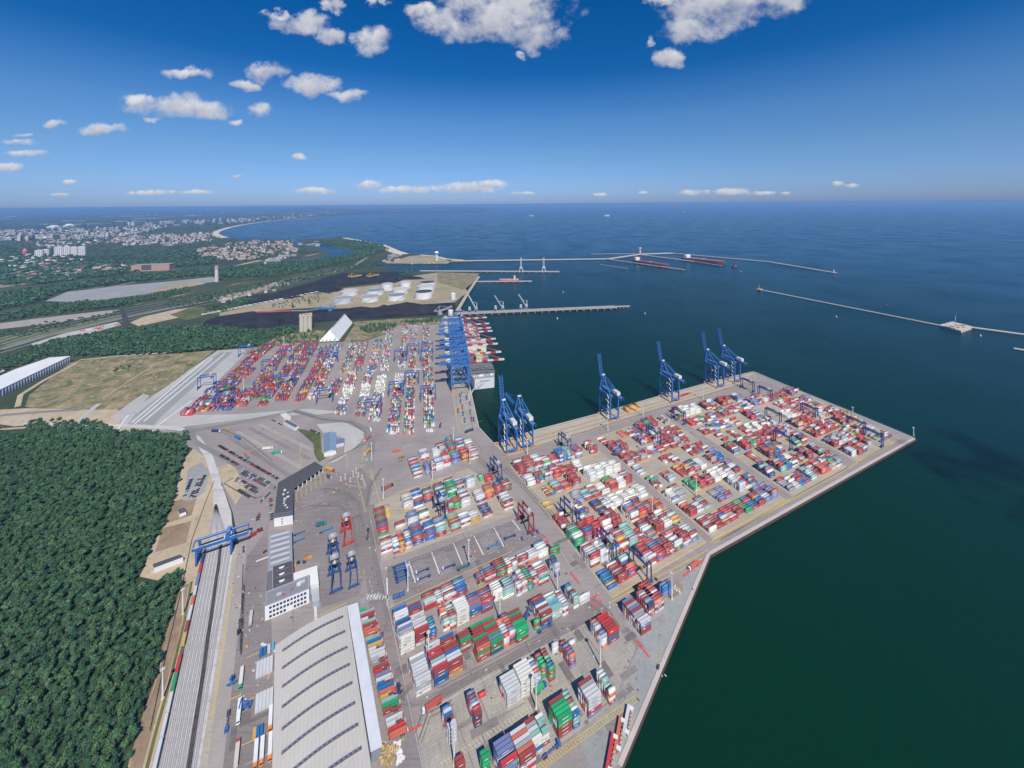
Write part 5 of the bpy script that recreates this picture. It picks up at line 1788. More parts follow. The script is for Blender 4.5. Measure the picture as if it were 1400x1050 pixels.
tanker('tugboat', 'pale workboat by the free end of the eastern breakwater', (c_.x, c_.y + 12, 0), a_, L_, 14, (0.5, 0.3, 0.26), (0.6, 0.52, 0.46), -0.1, (0.6, 0.3, 0.26), 6)
for (x0, x1, y, lb, w_) in ((826, 834, 296.0, 'white car carrier far out on the open sea', 40), (723, 730, 295.8, 'low white cargo ship on the horizon sea', 30), (724, 726.5, 286.4, 'tiny ship just under the horizon', 30), (746, 748, 286.6, 'tiny ship beside another under the horizon', 30),
                            (782, 784.5, 286.4, 'lone tiny ship near the middle of the horizon', 30), (934, 937, 290.2, 'small dark ship far out towards the east', 30)):
    c_, a_, L_ = between((x0, y), (x1, y))
    r = thing('cargo_ship', lb, 'ship', (c_.x, c_.y, 0), a_)
    mb = MB()
    hull(mb, L_, w_, 22, (0.35, 0.3, 0.32), 0.15, deck=(0.5, 0.5, 0.5))
    mb.build('hull', M_PAINT, r)
    mb = MB()
    mb.box((-L_ * 0.02, 0, 18), L_ * 0.8, w_ * 0.9, 30 if 'carrier' in lb else 14, 0, (0.8, 0.8, 0.8))
    mb.build('superstructure', M_PAINT, r)
for (x, y, cl, lb) in ((1212.5, 418, REDC, 'small red buoy between the two breakwaters'), (762, 436, WHITE, 'tiny white buoy off the coal pier'), (882, 429, WHITE, 'tiny white buoy beyond the coal pier tip'), (1340.5, 459.5, WHITE, 'tiny white buoy off the stone platform'),
                        (1143.5, 433.5, WHITE, 'tiny white buoy in the outer basin'), (1013, 371.5, WHITE, 'tiny pale buoy near the dark tug'), (770, 400, WHITE, 'thin white marker post in the basin')):
    p = G(x, y, WZ)
    mb = MB()
    mb.cyl(p, 2.2, 3.0, 10, cl)
    mb.cyl(p + Vector((0, 0, 3)), 0.7, 4.0, 8, cl, 0, 0.3)
    tag(mb.build('buoy', M_PAINT), lb, 'buoy')
# ------------------------------------------------------------------ buildings
LIGHTROOF = (0.52, 0.485, 0.43)
SLATE = (0.085, 0.085, 0.095)


def prism_thing(poly, z0, z1, origin):
    return [(p.x - origin.x, p.y - origin.y) for p in poly]


# big warehouse with a vaulted, ribbed roof
A_, B_ = G(376, 884, 10), G(474, 827, 12)      # north-west, north-east eaves
dl = azv(150.2)
WL = 168.0
u_ = (B_ - A_)
u_.z = 0
WWID = u_.length
u_.normalize()
r = thing('warehouse', 'huge pale ribbed-roof warehouse beside the container loading dock', 'warehouse', (A_.x, A_.y, 0))
off = Vector((A_.x, A_.y, 0))


def wp(s, l, z):
    return Vector((0, 0, z)) + u_ * (s * WWID) + dl * l


def roofz(s):
    return 10.0 + 3.0 * math.sin(math.pi * s) + 0.6 * s


mb = MB()
for c0, c1 in ((wp(0, 0, 0), wp(1, 0, 0)), (wp(1, 0, 0), wp(1, WL, 0)), (wp(1, WL, 0), wp(0, WL, 0)), (wp(0, WL, 0), wp(0, 0, 0))):
    mb.face([c0, c1, c1 + Vector((0, 0, 10)), c0 + Vector((0, 0, 10))], (0.36, 0.40, 0.46))
mb.build('wall', M_PAINT, r)
mb = MB()
ns = 20
for i in range(ns):
    s0, s1 = i / ns, (i + 1) / ns
    mb.face([wp(s0, -1, roofz(s0)), wp(s0, WL + 1, roofz(s0)), wp(s1, WL + 1, roofz(s1)), wp(s1, -1, roofz(s1))], LIGHTROOF)
for l in (-1, WL + 1):
    q = [wp(i / ns, l, roofz(i / ns)) for i in range(ns + 1)] + [wp(1, l, 9.6), wp(0, l, 9.6)]
    mb.face(q, (0.5, 0.5, 0.5))
mb.face([wp(0, -1, 9.6), wp(0, WL + 1, 9.6), wp(0, WL + 1, roofz(0)), wp(0, -1, roofz(0))], (0.5, 0.5, 0.5))
rf = mb.build('roof', M_ROOF, r)
for k in range(11):
    l0 = 9 + k * 14.5
    mb = MB()
    for i in range(1, 17):
        s0, s1 = 0.04 + i / 18.0 * 0.94, 0.04 + (i + 1) / 18.0 * 0.94
        l1 = l0
        a0, a1 = wp(s0, l1, roofz(s0) + 0.55), wp(s1, l1, roofz(s1) + 0.55)
        mb.beam(a0, a1, 1.3, 1.1, (0.09, 0.10, 0.14))
        if i % 1 == 0:
            mb.beam(a0 + Vector((0, 0, 0.6)), a0.lerp(a1, 0.35) + Vector((0, 0, 0.6)), 1.4, 0.25, (0.2, 0.21, 0.26))
    mb.build('ridge_vent', M_PAINT, rf)
# lower white loading canopy on its east side
p0, p1, p2, p3 = G(474.5, 829, 9), G(489, 824, 9), G(522.5, 1019, 9), G(506.5, 1027, 9)
r = thing('loading_canopy', 'long flat white loading dock roof along the big warehouse', 'canopy', (p0.x, p0.y, 0))
o_ = Vector((p0.x, p0.y, 0))
mb = MB()
mb.prism([p - o_ for p in (p0, p1, p2, p3)], 8.2, 9.4, (0.62, 0.63, 0.66))
mb.build('roof', M_PAINT, r)
mb = MB()
mb.prism([p - o_ - azv(UA) * 1.0 for p in (p0 + azv(UA) * 1.5, p1, p2, p3 + azv(UA) * 1.5)], 0, 8.2, (0.22, 0.25, 0.3))
mb.build('dock_wall', M_PAINT, r)


def block(name, label, cat, roofpx, h, wall, roof, base=0.0, parent=None, parapet=0.0, wallname='wall', mat_roof=None, extra=None):
    """flat-roofed building: roof corners given as photo pixels at height h"""
    pts = [G(x, y, h) for x, y in roofpx]
    o = pts[0].copy()
    o.z = 0
    r = parent or thing(name, label, cat, o)
    org = Vector(r.location)
    q = [Vector((p.x - org.x, p.y - org.y, 0)) for p in pts]
    mb = MB()
    mb.prism(q, base, h - 0.4, wall)
    w = mb.build(wallname, M_PAINT, r)
    cen = sum(q, Vector((0, 0, 0))) / len(q)
    mb = MB()
    mb.prism([cen + (p - cen) * 1.004 for p in q], h - 0.39, h, roof)
    rf = mb.build('roof', mat_roof or M_MATTE, r)
    if parapet:
        mb = MB()
        for i in range(len(q)):
            a, b = q[i], q[(i + 1) % len(q)]
            mb.beam((a.x, a.y, h + parapet / 2), (b.x, b.y, h + parapet / 2), 0.4, parapet, tuple(min(1, x * 1.05) for x in wall))
        mb.build('parapet', M_PAINT, rf)
    return r, w, rf, q


# office: white three-storey front with window rows
hO = 14.0
fl_, fr_ = G(362.3, 849.4), G(423, 824)
ud = (fr_ - fl_)
Lf = ud.length
ud.normalize()
nd = Vector((-ud.y, ud.x, 0))
r = thing('office_building', 'white three-storey office with rows of dark windows facing the warehouse', 'office', (fl_.x, fl_.y, 0))
mb = MB()
q = [Vector((0, 0, 0)), ud * Lf, ud * Lf + nd * 15, nd * 15]
mb.prism(q, 0, hO, (0.72, 0.73, 0.76))
w = mb.build('wall', M_PAINT, r)
mb = MB()
mb.prism([q[0] + ud * 0.5 + nd * 0.5, q[1] - ud * 0.5 + nd * 0.5, q[2] - ud * 0.5 - nd * 0.5, q[3] + ud * 0.5 - nd * 0.5], hO, hO + 0.15, (0.24, 0.24, 0.26))
rf = mb.build('roof', M_MATTE, r)
mb = MB()
for a, b in zip(q, q[1:] + q[:1]):
    mb.beam(a + Vector((0, 0, hO + 0.5)), b + Vector((0, 0, hO + 0.5)), 0.5, 1.0, (0.3, 0.3, 0.32))
mb.build('parapet', M_PAINT, rf)
for (x, y, sx, sy, sz, cl) in ((0.75, 9, 3.5, 2.5, 2, WHITE), (0.83, 10.5, 5, 2, 1.4, (0.5, 0.5, 0.52)), (0.3, 7, 4, 1.6, 1.2, (0.5, 0.5, 0.52)), (0.4, 4, 2, 1.5, 1.2, (0.4, 0.1, 0.1)), (0.6, 6, 2, 1.5, 1.2, (0.4, 0.1, 0.1))):
    mb = MB()
    p = ud * (Lf * x) + nd * y
    mb.box((p.x, p.y, hO + 0.15), sx, sy, sz, ang(ud), cl)
    mb.build('roof_unit', M_PAINT, rf)
ow = None
for fl in range(3):
    for k in range(11):
        if fl == 0 and k in (5, 6):
            continue
        mb = MB()
        p = ud * (Lf * (0.12 + 0.078 * k)) - nd * 0.06
        mb.box((0, 0, 0), 2.0, 0.18, 2.1, 0, (0.03, 0.035, 0.045))
        mb.box((0, -0.08, -0.12), 2.3, 0.25, 0.14, 0, (0.55, 0.55, 0.58))
        if ow is None:
            ow = mb.mesh('window', M_PAINT)
        link('window', ow, r, (p.x, p.y, 1.6 + fl * 4.1), ang(ud))
# halls behind the office
r, w, rf, q = block('workshop_hall', 'dark-roofed workshop hall with four white half-round skylights behind the office', 'workshop', [(373, 774.5), (400, 766), (401.5, 803), (373, 814.5)], 11, (0.30, 0.31, 0.33), (0.095, 0.085, 0.09), parapet=0.5)
for k in range(4):
    mb = MB()
    y = 0.12 + 0.24 * k
    c = q[0].lerp(q[3], y).lerp(q[1].lerp(q[2], y), 0.44)
    n_ = 8
    pts = [(c.x + 2.6 * math.cos(math.pi * i / n_) * ud.x + 2.0 * math.sin(math.pi * i / n_) * -nd.x, c.y + 2.6 * math.cos(math.pi * i / n_) * ud.y + 2.0 * math.sin(math.pi * i / n_) * -nd.y) for i in range(n_ + 1)]
    mb.prism(pts, 11.0, 11.5, (0.78, 0.78, 0.78))
    mb.build('skylight', M_PAINT, rf)
    mb = MB()
    a, b = q[0].lerp(q[3], y + 0.1), q[1].lerp(q[2], y + 0.1)
    mb.beam(a.lerp(b, 0.12) + Vector((0, 0, 11.2)), a.lerp(b, 0.88) + Vector((0, 0, 11.2)), 0.4, 0.3, (0.2, 0.19, 0.2))
    mb.build('gutter', M_PAINT, rf)
r, w, rf, q = block('repair_hall', 'light grey repair hall with parallel roof ribs behind the workshop', 'workshop', [(367, 732.8), (398.8, 724), (400, 765.5), (366.5, 776.5)], 11, (0.32, 0.34, 0.36), (0.30, 0.31, 0.33))
for k in range(11):
    mb = MB()
    y = 0.05 + k * 0.085
    a, b = q[0].lerp(q[3], y), q[1].lerp(q[2], y)
    mb.beam(a.lerp(b, 0.1) + Vector((0, 0, 11.25)), a.lerp(b, 0.88) + Vector((0, 0, 11.25)), 0.9 if k % 2 else 1.8, 0.5, (0.52, 0.53, 0.55) if k % 2 == 0 else (0.2, 0.2, 0.22))
    mb.build('roof_rib', M_PAINT, rf)
block('annex', 'narrow dark flat-roofed annex on the railway side of the workshop', 'annex', [(364.5, 782), (372.5, 779), (372.5, 828), (362.5, 832)], 8, (0.3, 0.31, 0.33), (0.15, 0.155, 0.165), parapet=0.4)
block('store_hall', 'plain white flat-roofed hall on the east side of the workshop', 'hall', [(401, 783.5), (433.5, 773), (435.8, 797), (402, 805)], 10, (0.6, 0.6, 0.58), (0.74, 0.73, 0.68))
block('service_shed', 'low blue and grey service shed behind the office corner', 'shed', [(424.5, 801.5), (436, 798), (437, 820), (427, 823)], 6, (0.3, 0.36, 0.42), (0.42, 0.44, 0.46))

# gate building: L-shaped dark roof on columns with white end wall
hG = 8.5
gp = [(380.5, 660), (430.5, 631.5), (441.5, 638.3), (401.5, 666.5), (400.3, 700), (375, 704)]
r, w, rf, q = block('gate_building', 'L-shaped gate building with dark flat roof over the truck lanes', 'gate', gp, hG, (0.12, 0.12, 0.13), SLATE, base=hG - 2.0, parapet=0.5, wallname='fascia')
mb = MB()
a, b, c, d = q[5], q[4], q[4] + azv(150) * 9, q[5] + azv(150) * 9
mb.prism([a, b, c, d], 0, 10.5, (0.74, 0.74, 0.73), 0, (0.12, 0.125, 0.135))
mb.build('end_wall', M_PAINT, r)
for k in range(3):
    mb = MB()
    p = d.lerp(c, 0.42 + 0.0 * k)
    mb.box((p.x + 0.1, p.y - 0.05, 2.0 + 2.8 * k), 1.4, 0.3, 1.2, ang(c - d), (0.04, 0.05, 0.06))
    mb.build('window', M_PAINT, r)
mb = MB()
mb.prism([q[0].lerp(q[5], 0.02), q[0].lerp(q[3], 0.5), q[4].lerp(q[5], 0.45), q[5]], 0, hG - 2, (0.3, 0.3, 0.31))
mb.build('hall_wall', M_PAINT, r)
for k in range(8):
    mb = MB()
    p = q[2].lerp(q[3], k / 7.0)
    mb.box((p.x, p.y, 0), 0.9, 0.9, hG - 2, 0.3, (0.66, 0.66, 0.66))
    mb.build('column', M_PAINT, r)
for k in range(7):
    mb = MB()
    p = q[2].lerp(q[3], (k + 0.5) / 7.0) - (q[2] - q[1]).normalized() * 5
    mb.box((p.x, p.y, 0), 2.0, 5.0, 3.0, 0.6, (0.45, 0.45, 0.46))
    mb.build('booth', M_PAINT, r)
for k in range(9):
    mb = MB()
    p = q[3].lerp(q[4], 0.15 + 0.085 * k).lerp(q[0].lerp(q[5], 0.25 + 0.07 * k), random.uniform(0.3, 0.6))
    mb.box((p.x, p.y, hG), random.uniform(1.5, 3.5), random.uniform(1, 2.2), random.uniform(0.6, 1.4), 0.3, (0.68, 0.68, 0.67))
    mb.build('roof_unit', M_PAINT, rf)

# blue-roofed inspection building
r, w, rf, q = block('inspection_hall', 'blue-grey roofed inspection hall on the pale plot', 'hall', [(442.3, 592.5), (459.5, 591), (459.5, 615.5), (443, 618.5)], 7, (0.72, 0.72, 0.7), (0.17, 0.24, 0.33))
mb = MB()
a, b = q[0].lerp(q[1], 0.5), q[3].lerp(q[2], 0.5)
mb.face([q[0] + Vector((0, 0, 7.02)), q[3] + Vector((0, 0, 7.02)), b + Vector((0, 0, 8.6)), a + Vector((0, 0, 8.6))], (0.16, 0.23, 0.33))
mb.face([a + Vector((0, 0, 8.6)), b + Vector((0, 0, 8.6)), q[2] + Vector((0, 0, 7.02)), q[1] + Vector((0, 0, 7.02))], (0.20, 0.28, 0.38))
mb.face([q[3] + Vector((0, 0, 7.02)), q[2] + Vector((0, 0, 7.02)), b + Vector((0, 0, 8.6))], (0.7, 0.7, 0.7))
mb.face([q[1] + Vector((0, 0, 7.02)), q[0] + Vector((0, 0, 7.02)), a + Vector((0, 0, 8.6))], (0.7, 0.7, 0.7))
mb.build('gable_roof', M_PAINT, r)
org = Vector(r.location)
pts = [G(x, y, 5.5) - Vector((org.x, org.y, 5.5)) for x, y in ((459.6, 600), (470, 598.5), (470.2, 605), (459.6, 607.5))]
mb = MB()
mb.prism(pts, 0, 5.5, (0.55, 0.56, 0.6), 0, (0.16, 0.18, 0.30))
mb.build('wing', M_PAINT, r)
block('gate_shed', 'small white shed at the top of the truck park', 'shed', [(383, 566), (391, 564), (398, 570), (389, 573)], 4, (0.6, 0.58, 0.5), (0.60, 0.58, 0.52))
block('customs_office', 'small grey-roofed office with white walls by the truck park', 'office', [(387.5, 576), (392, 573.5), (408.5, 582), (403, 585)], 5, (0.7, 0.71, 0.74), (0.11, 0.12, 0.15), parapet=0.3)
block('signal_hut', 'small white hut on the brown plot beside the forest', 'hut', [(243, 696.5), (251.5, 693.5), (254.5, 699), (245.5, 702.5)], 4.5, (0.72, 0.72, 0.74), (0.10, 0.10, 0.11))
block('rail_office', 'long low grey-roofed building at the forest edge', 'building', [(209, 771), (246, 758), (250.5, 761), (210.5, 776)], 6, (0.66, 0.66, 0.70), (0.085, 0.085, 0.09), parapet=0.0)

# long white warehouse at the western picture edge
hW = 16
r, w, rf, q = block('logistics_warehouse', 'long white warehouse with dark-panelled side at the meadow corner', 'warehouse', [(-60, 540), (20, 505), (67, 489), (96.5, 486.5), (0, 532.5), (-40, 552)], hW, (0.33, 0.37, 0.45), (0.68, 0.69, 0.68))
a, b = q[3], q[4]
for k in range(26):
    mb = MB()
    p = a.lerp(b, 0.02 + k * 0.038)
    mb.box((p.x, p.y, 0.5), 1.4, 1.4, hW - 3, ang(b - a), (0.60, 0.62, 0.66))
    mb.build('pilaster', M_PAINT, r)
block('logistics_shed', 'low dark shed between the white warehouse and the woods', 'shed', [(0, 506), (4, 504), (7, 507), (0, 510)], 8, (0.3, 0.3, 0.32), (0.4, 0.4, 0.42))

# silos
p = G(418, 451.5)
r = thing('grain_silo', 'block of pale concrete silos standing above the yard fence', 'silo', p, ang(azv(62)))
sc_ = 1.0
mb = MB()
for i in range(3):
    for j in range(3):
        mb.cyl(((i - 1) * 11.5, (j - 1) * 10.5, 0), 6.3, 46, 14, (0.50, 0.46, 0.38))
mb.build('silo_body', M_MATTE, r)
mb = MB()
mb.box((0, 0, 46), 36, 33, 3, 0, (0.48, 0.43, 0.34))
for i in range(12):
    mb.box((random.uniform(-15, 15), random.uniform(-13, 13), 49), random.uniform(2, 5), random.uniform(2, 5), random.uniform(1.5, 4), 0, random.choice(((0.4, 0.22, 0.15), (0.5, 0.46, 0.4), (0.3, 0.3, 0.3))))
mb.build('roof', M_MATTE, r)

# white A-frame store
h_ = 26.0
a0, a1 = G(436, 467.2), G(463, 465.8)
b1 = G(482.2, 441.2)
ap0 = G(450.5, 451.2, h_)
dd = b1 - a1
r = thing('aframe_store', 'white tent-shaped bulk store with steep roof beside the silos', 'store', (a0.x, a0.y, 0))
o_ = Vector((a0.x, a0.y, 0))
mb = MB()
P_ = [a0 - o_, a1 - o_, ap0 - o_, a0 - o_ + dd, a1 - o_ + dd, ap0 - o_ + dd]
mb.face([P_[1], P_[4], P_[5], P_[2]], (0.66, 0.67, 0.66))
mb.face([P_[3], P_[0], P_[2], P_[5]], (0.62, 0.62, 0.61))
rf = mb.build('roof', M_PAINT, r)
mb = MB()
mb.face([P_[0], P_[1], P_[2]], (0.70, 0.70, 0.68))
mb.face([P_[4], P_[3], P_[5]], (0.7, 0.7, 0.7))
mb.build('wall', M_PAINT, r)
for k in range(9):
    mb = MB()
    c = P_[2].lerp(P_[5], 0.2 + k * 0.09).lerp(P_[1].lerp(P_[4], 0.2 + k * 0.09), 0.03)
    mb.box((c.x, c.y, c.z - 0.5), 3.0, 4.5, 1.8, ang(dd), (0.06, 0.06, 0.07))
    mb.build('vent', M_PAINT, rf)
for k in range(4):
    mb = MB()
    c = P_[0].lerp(P_[1], 0.18 + k * 0.2).lerp(P_[2], 0.05)
    mb.box((c.x, c.y - 0.2, c.z), 3, 0.6, 3, ang(P_[1] - P_[0]), (0.08, 0.08, 0.09))
    mb.build('vent', M_PAINT, r)

# storage tanks
TK = [(463, 416.4, 25.5, 6.5, (0.50, 0.52, 0.54)), (474, 405.5, 22, 6, (0.6, 0.61, 0.62)), (501.5, 414, 24.5, 6.5, (0.66, 0.66, 0.66)), (509, 404.7, 24, 6, (0.64, 0.64, 0.64)), (527, 398, 15.5, 8.5, (0.72, 0.72, 0.72)), (538.5, 412, 24.5, 6.5, (0.68, 0.68, 0.68)),
      (544.5, 402.7, 21, 6, (0.66, 0.66, 0.67)), (552.5, 395, 14.5, 8, (0.72, 0.72, 0.72)), (576.5, 409.8, 24.5, 9, (0.70, 0.70, 0.71)), (579.5, 401, 23, 8, (0.68, 0.68, 0.68)), (582, 394.3, 22, 7, (0.66, 0.66, 0.68))]
tl = ['front row, outermost by the scrub', 'second row, outermost by the scrub', 'front row, second from the scrub', 'second row, second from the scrub', 'third row, tall one of pair near the coal', 'front row, third from the scrub', 'second row, third from the scrub', 'third row, narrow one next to the field',
      'front row, tallest, at the shore end', 'second row, at the shore end', 'third row, dark top, at the shore end']
for k, (x, y, w_, hp, cl) in enumerate(TK):
    p = G(x, y)
    R_ = w_ / 2 * p.y / F
    hh = hp * p.y / F
    p = p + Vector((0, R_, 0))
    r = thing('storage_tank', 'white oil storage tank, ' + tl[k], 'tank', p, 0, 'storage tanks of the oil depot')
    mb = MB()
    mb.cyl((0, 0, 0), R_, hh, 36, cl, 0, None, False)
    mb.build('shell', M_PAINT, r, None, True)
    mb = MB()
    mb.cyl((0, 0, hh - 2.0), R_ * 0.985, 0.6, 36, random.choice(((0.3, 0.32, 0.33), (0.42, 0.43, 0.43), (0.5, 0.47, 0.43), (0.22, 0.24, 0.26))) if k not in (8, 10) else (0.06, 0.065, 0.075))
    mb.build('floating_roof', M_MATTE, r)
    mb = MB()
    for i in range(9):
        a0_ = 3.9 + k * 0.2 + i * 0.13
        mb.beam(((R_ + 1) * math.cos(a0_), (R_ + 1) * math.sin(a0_), hh * i / 9), ((R_ + 1) * math.cos(a0_ + 0.13), (R_ + 1) * math.sin(a0_ + 0.13), hh * (i + 1) / 9), 1.4, 0.8, (0.4, 0.41, 0.42))
    mb.build('stair', M_PAINT, r)
    mb = MB()
    for i in range(36):
        a0_, a1_ = 2 * math.pi * i / 36, 2 * math.pi * (i + 1) / 36
        mb.beam((R_ * math.cos(a0_), R_ * math.sin(a0_), hh), (R_ * math.cos(a1_), R_ * math.sin(a1_), hh), 1.2, 0.8, (0.78, 0.78, 0.78))
    mb.build('rim', M_PAINT, r)
for (x, y, w_, h2, lb) in ((619.5, 409, 7, 8, 'small white squat tank near the shore road'), (616, 431, 7, 7, 'small pale round tank behind the ship cranes')):
    p = G(x, y)
    R_ = w_ / 2 * p.y / F
    mb = MB()
    mb.cyl(p, R_, h2 * p.y / F, 20, (0.66, 0.66, 0.65))
    mb.cyl(p + Vector((0, 0, h2 * p.y / F)), R_, R_ * 0.3, 20, (0.7, 0.7, 0.7), 0, R_ * 0.1)
    tag(mb.build('small_tank', M_PAINT), lb, 'tank')

# coal heaps and machines
hm = []
for k, (x, y, rr, hh) in enumerate(((494, 428, 62, 15), (525, 426.5, 34, 17), (556, 424.5, 70, 20), (470, 431, 40, 9), (590, 422, 50, 9), (410, 434, 60, 8), (360, 437, 60, 7), (330, 441, 40, 6), (480, 384, 90, 12), (530, 380, 90, 12), (430, 396, 70, 10), (380, 405, 60, 9))):
    p = G(x, y, 0.3)
    mb = MB()
    n_, m_ = 40, 7
    ring = []
    for j in range(m_ + 1):
        f_ = j / m_
        for i in range(n_):
            a = 2 * math.pi * i / n_
            rad = rr * (1 - f_) * (1 + 0.18 * math.sin(3 * a + k) + 0.1 * math.sin(7 * a + 2 * k) + 0.05 * math.sin(13 * a))
            z = hh * 1.5 * (f_ ** 0.85) * (1 + 0.08 * math.sin(5 * a + j))
            ring.append((p.x + rad * 2.0 * math.cos(a), p.y + rad * math.sin(a) * 0.8, 0.2 + z))
    mb.v = ring
    for j in range(m_):
        for i in range(n_):
            i2 = (i + 1) % n_
            mb.f.append((j * n_ + i, j * n_ + i2, (j + 1) * n_ + i2, (j + 1) * n_ + i))
            mb.m.append(0)
            mb.c.append((0.02, 0.02, 0.025))
    tag(mb.build('coal_heap', G_COAL, None, None, True), 'low dark coal heap in the coal yard, %s' % ['below the front tanks', 'pointed one between two broad ones', 'broad tall one under the tank row', 'near the silos end', 'flat one beside the shore', 'long one left of the blue reclaimer', 'west of the silos', 'at the western tip of the yard', 'around the first yellow stacker', 'around the second yellow stacker', 'in the far strip middle', 'in the far strip west end'][k].replace('left of', 'west of'), 'coal heap')


def machine(name, label, cat, loc, rz, col, L):
    r = thing(name, label, cat, loc, rz)
    mb = MB()
    mb.box((0, 0, 0), 14, 14, 7, 0, col)
    mb.box((-2, 0, 7), 9, 9, 7, 0, col)
    mb.build('base', M_PAINT, r)
    mb = MB()
    lattice(mb, (0, 0, 12), (L, 0, 16), 4, 4, 6, col, 1.6)
    lattice(mb, (0, 0, 12), (-L * 0.4, 0, 18), 4, 4, 3, col, 1.6)
    mb.beam((0, 0, 14), (0, 0, 30), 2, 2, col)
    mb.beam((0, 0, 30), (L * 0.8, 0, 16), 1, 1, col)
    mb.beam((0, 0, 30), (-L * 0.4, 0, 18), 1, 1, col)
    mb.build('boom', M_PAINT, r)
    return r


YEL = (0.62, 0.42, 0.05)
s0 = machine('coal_stacker', 'yellow coal stacker on the far coal strip, western of two', 'stacker', G(481, 381.5), 0.6, YEL, 50)
dup(s0, 'yellow coal stacker on the far coal strip, eastern of two', G(506, 381), 0.8)
machine('coal_reclaimer', 'blue reclaimer machine beside the silos end of the coal heaps', 'reclaimer', G(452, 426), 3.3, (0.05, 0.2, 0.45), 50)
machine('conveyor', 'grey conveyor slope near the shore end of the coal yard', 'conveyor', G(601, 430), 0.9, GREYM, 60)
p = G(296.3, 385)
r = thing('chimney', 'tall thin pale chimney beyond the railway fields', 'chimney', p)
mb = MB()
hh = 21.0 / (385 - Y0 + ROLL * (296 - 700)) * H
mb.cyl((0, 0, 0), 9, hh, 12, (0.55, 0.53, 0.5), 0, 7)
mb.build('shaft', M_MATTE, r)
mb = MB()
mb.cyl((0, 0, hh * 0.86), 9.4, 6, 12, (0.5, 0.3, 0.26))
mb.cyl((0, 0, hh), 8.5, 4, 12, (0.3, 0.28, 0.26))
mb.build('band', M_MATTE, r)
# port control tower by the harbour mouth
p = G(597, 356)
r = thing('control_tower', 'slim white harbour control tower on the headland', 'tower', p)
mb = MB()
mb.cyl((0, 0, 0), 12, 46, 10, (0.5, 0.55, 0.56), 0, 9)
mb.build('shaft', M_PAINT, r)
mb = MB()
mb.cyl((0, 0, 46), 14, 8, 10, (0.2, 0.3, 0.3))
mb.cyl((0, 0, 54), 15, 10, 10, (0.72, 0.72, 0.72), 0, 8)
mb.build('cabin', M_PAINT, r)

# ------------------------------------------------------------------ light masts
mast = None
MS = [((820.7, 911.7), 24, 'beside the short red and white stacks on the slab yard'), ((222.5, 956), 24, 'beside the sidings near the bottom of the forest edge'), ((250, 840), 24, 'beside the sidings near the forest bend'), ((641, 771), 26, 'in the middle of the chassis park'),
      ((557.6, 807.5), 26, 'at the west end of the chassis park'), ((586, 905.5), 26, 'behind the white stack by the warehouse lane'), ((762, 808.5), 26, 'beside the narrow stack near the lane crossing'), ((683.5, 849.5), 26, 'between the green stacks and the cream stack'), ((733, 969.5), 26, 'by the green truck on the slab yard'),
      ((621, 1046), 30, 'by the dark red stack at the bottom edge'), ((918.5, 819.5), 26, 'next to the rubble island at the quay corner'), ((892, 709), 26, 'at the edge of the pier access blocks'), ((884, 622), 26, 'in the middle zone of the pier'), ((952, 679), 26, 'by the white block in the middle zone'),
      ((1030.5, 523.5), 20, 'at the pier head with a broad lamp ring'), ((1091, 545), 20, 'first on the outer sea edge'), ((1166, 572), 20, 'second on the outer sea edge'), ((1249, 596), 14, 'at the outermost pier corner'), ((388, 472.5), 26, 'at the back fence of the older yard'), ((458, 468), 26, 'at the back fence by the tent-shaped store'),
      ((333, 538), 26, 'amid the western rows of the older yard'), ((400, 482), 26, 'third in the older yard'), ((503, 528), 26, 'by white rows of the older yard'), ((620, 606), 26, 'at the foot of the older yard'), ((642.5, 634), 26, 'in the northern yard'), ((591, 656), 26, 'below the northern yard stacks'),
      ((721, 622), 24, 'beside the first quay cranes'), ((779, 606), 24, 'on the quay lane inside the pier'), ((831, 589), 24, 'by the third quay crane'), ((879, 569), 24, 'on the quay lane by the yellow stack'), ((961, 546), 24, 'on the quay lane by the fifth crane'), ((524, 681.5), 26, 'on the lane bend west of the middle yard'), ((508, 629), 26, 'on the lane by the pale plot')]
for (x, y), h_, lb in MS:
    lab = 'tall pale light mast ' + lb
    if mast is None:
        mast = thing('light_mast', lab, 'light mast', G(x, y), 0, 'light masts of the terminal')
        mb = MB()
        mb.cyl((0, 0, 0), 0.75, 25, 8, (0.66, 0.66, 0.65), 0, 0.4)
        mb.box((0, 0, 0), 2.0, 2.0, 1.0, 0, (0.6, 0.5, 0.3))
        mb.build('pole', M_PAINT, mast)
        mb = MB()
        for i in range(8):
            a = math.pi * i / 4
            mb.box((1.3 * math.cos(a), 1.3 * math.sin(a), 24.6), 0.8, 0.6, 0.5, a, (0.55, 0.55, 0.55))
        mb.cyl((0, 0, 24.4), 1.2, 0.3, 8, (0.5, 0.5, 0.5))
        mb.build('lamp_head', M_PAINT, mast)
        first = h_
    else:
        dup(mast, lab, G(x, y), 0, None, (1, 1, h_ / 25.0))

# ------------------------------------------------------------------ fences and low walls
def fence(name, label, line, h, col, step):
    p0 = G(*line[0])
    r = thing(name, label, 'fence', (p0.x, p0.y, 0.2))
    pts = [G(*p) - p0 for p in line]
    mb = MB()
    for a, b in zip(pts, pts[1:]):
        for z in (0.5, h * 0.55, h):
            mb.beam(a + Vector((0, 0, z)), b + Vector((0, 0, z)), 0.12, 0.16, col)
    mb.build('rail', M_PAINT, r)
    mb = MB()
    for a, b in zip(pts, pts[1:]):
        n_ = max(1, int((b - a).length / step))
        for i in range(n_ + 1):
            c = a.lerp(b, i / n_)
            mb.box((c.x, c.y, 0), 0.22, 0.22, h, 0, col)
    mb.build('post', M_PAINT, r)['kind'] = 'stuff'
    return r


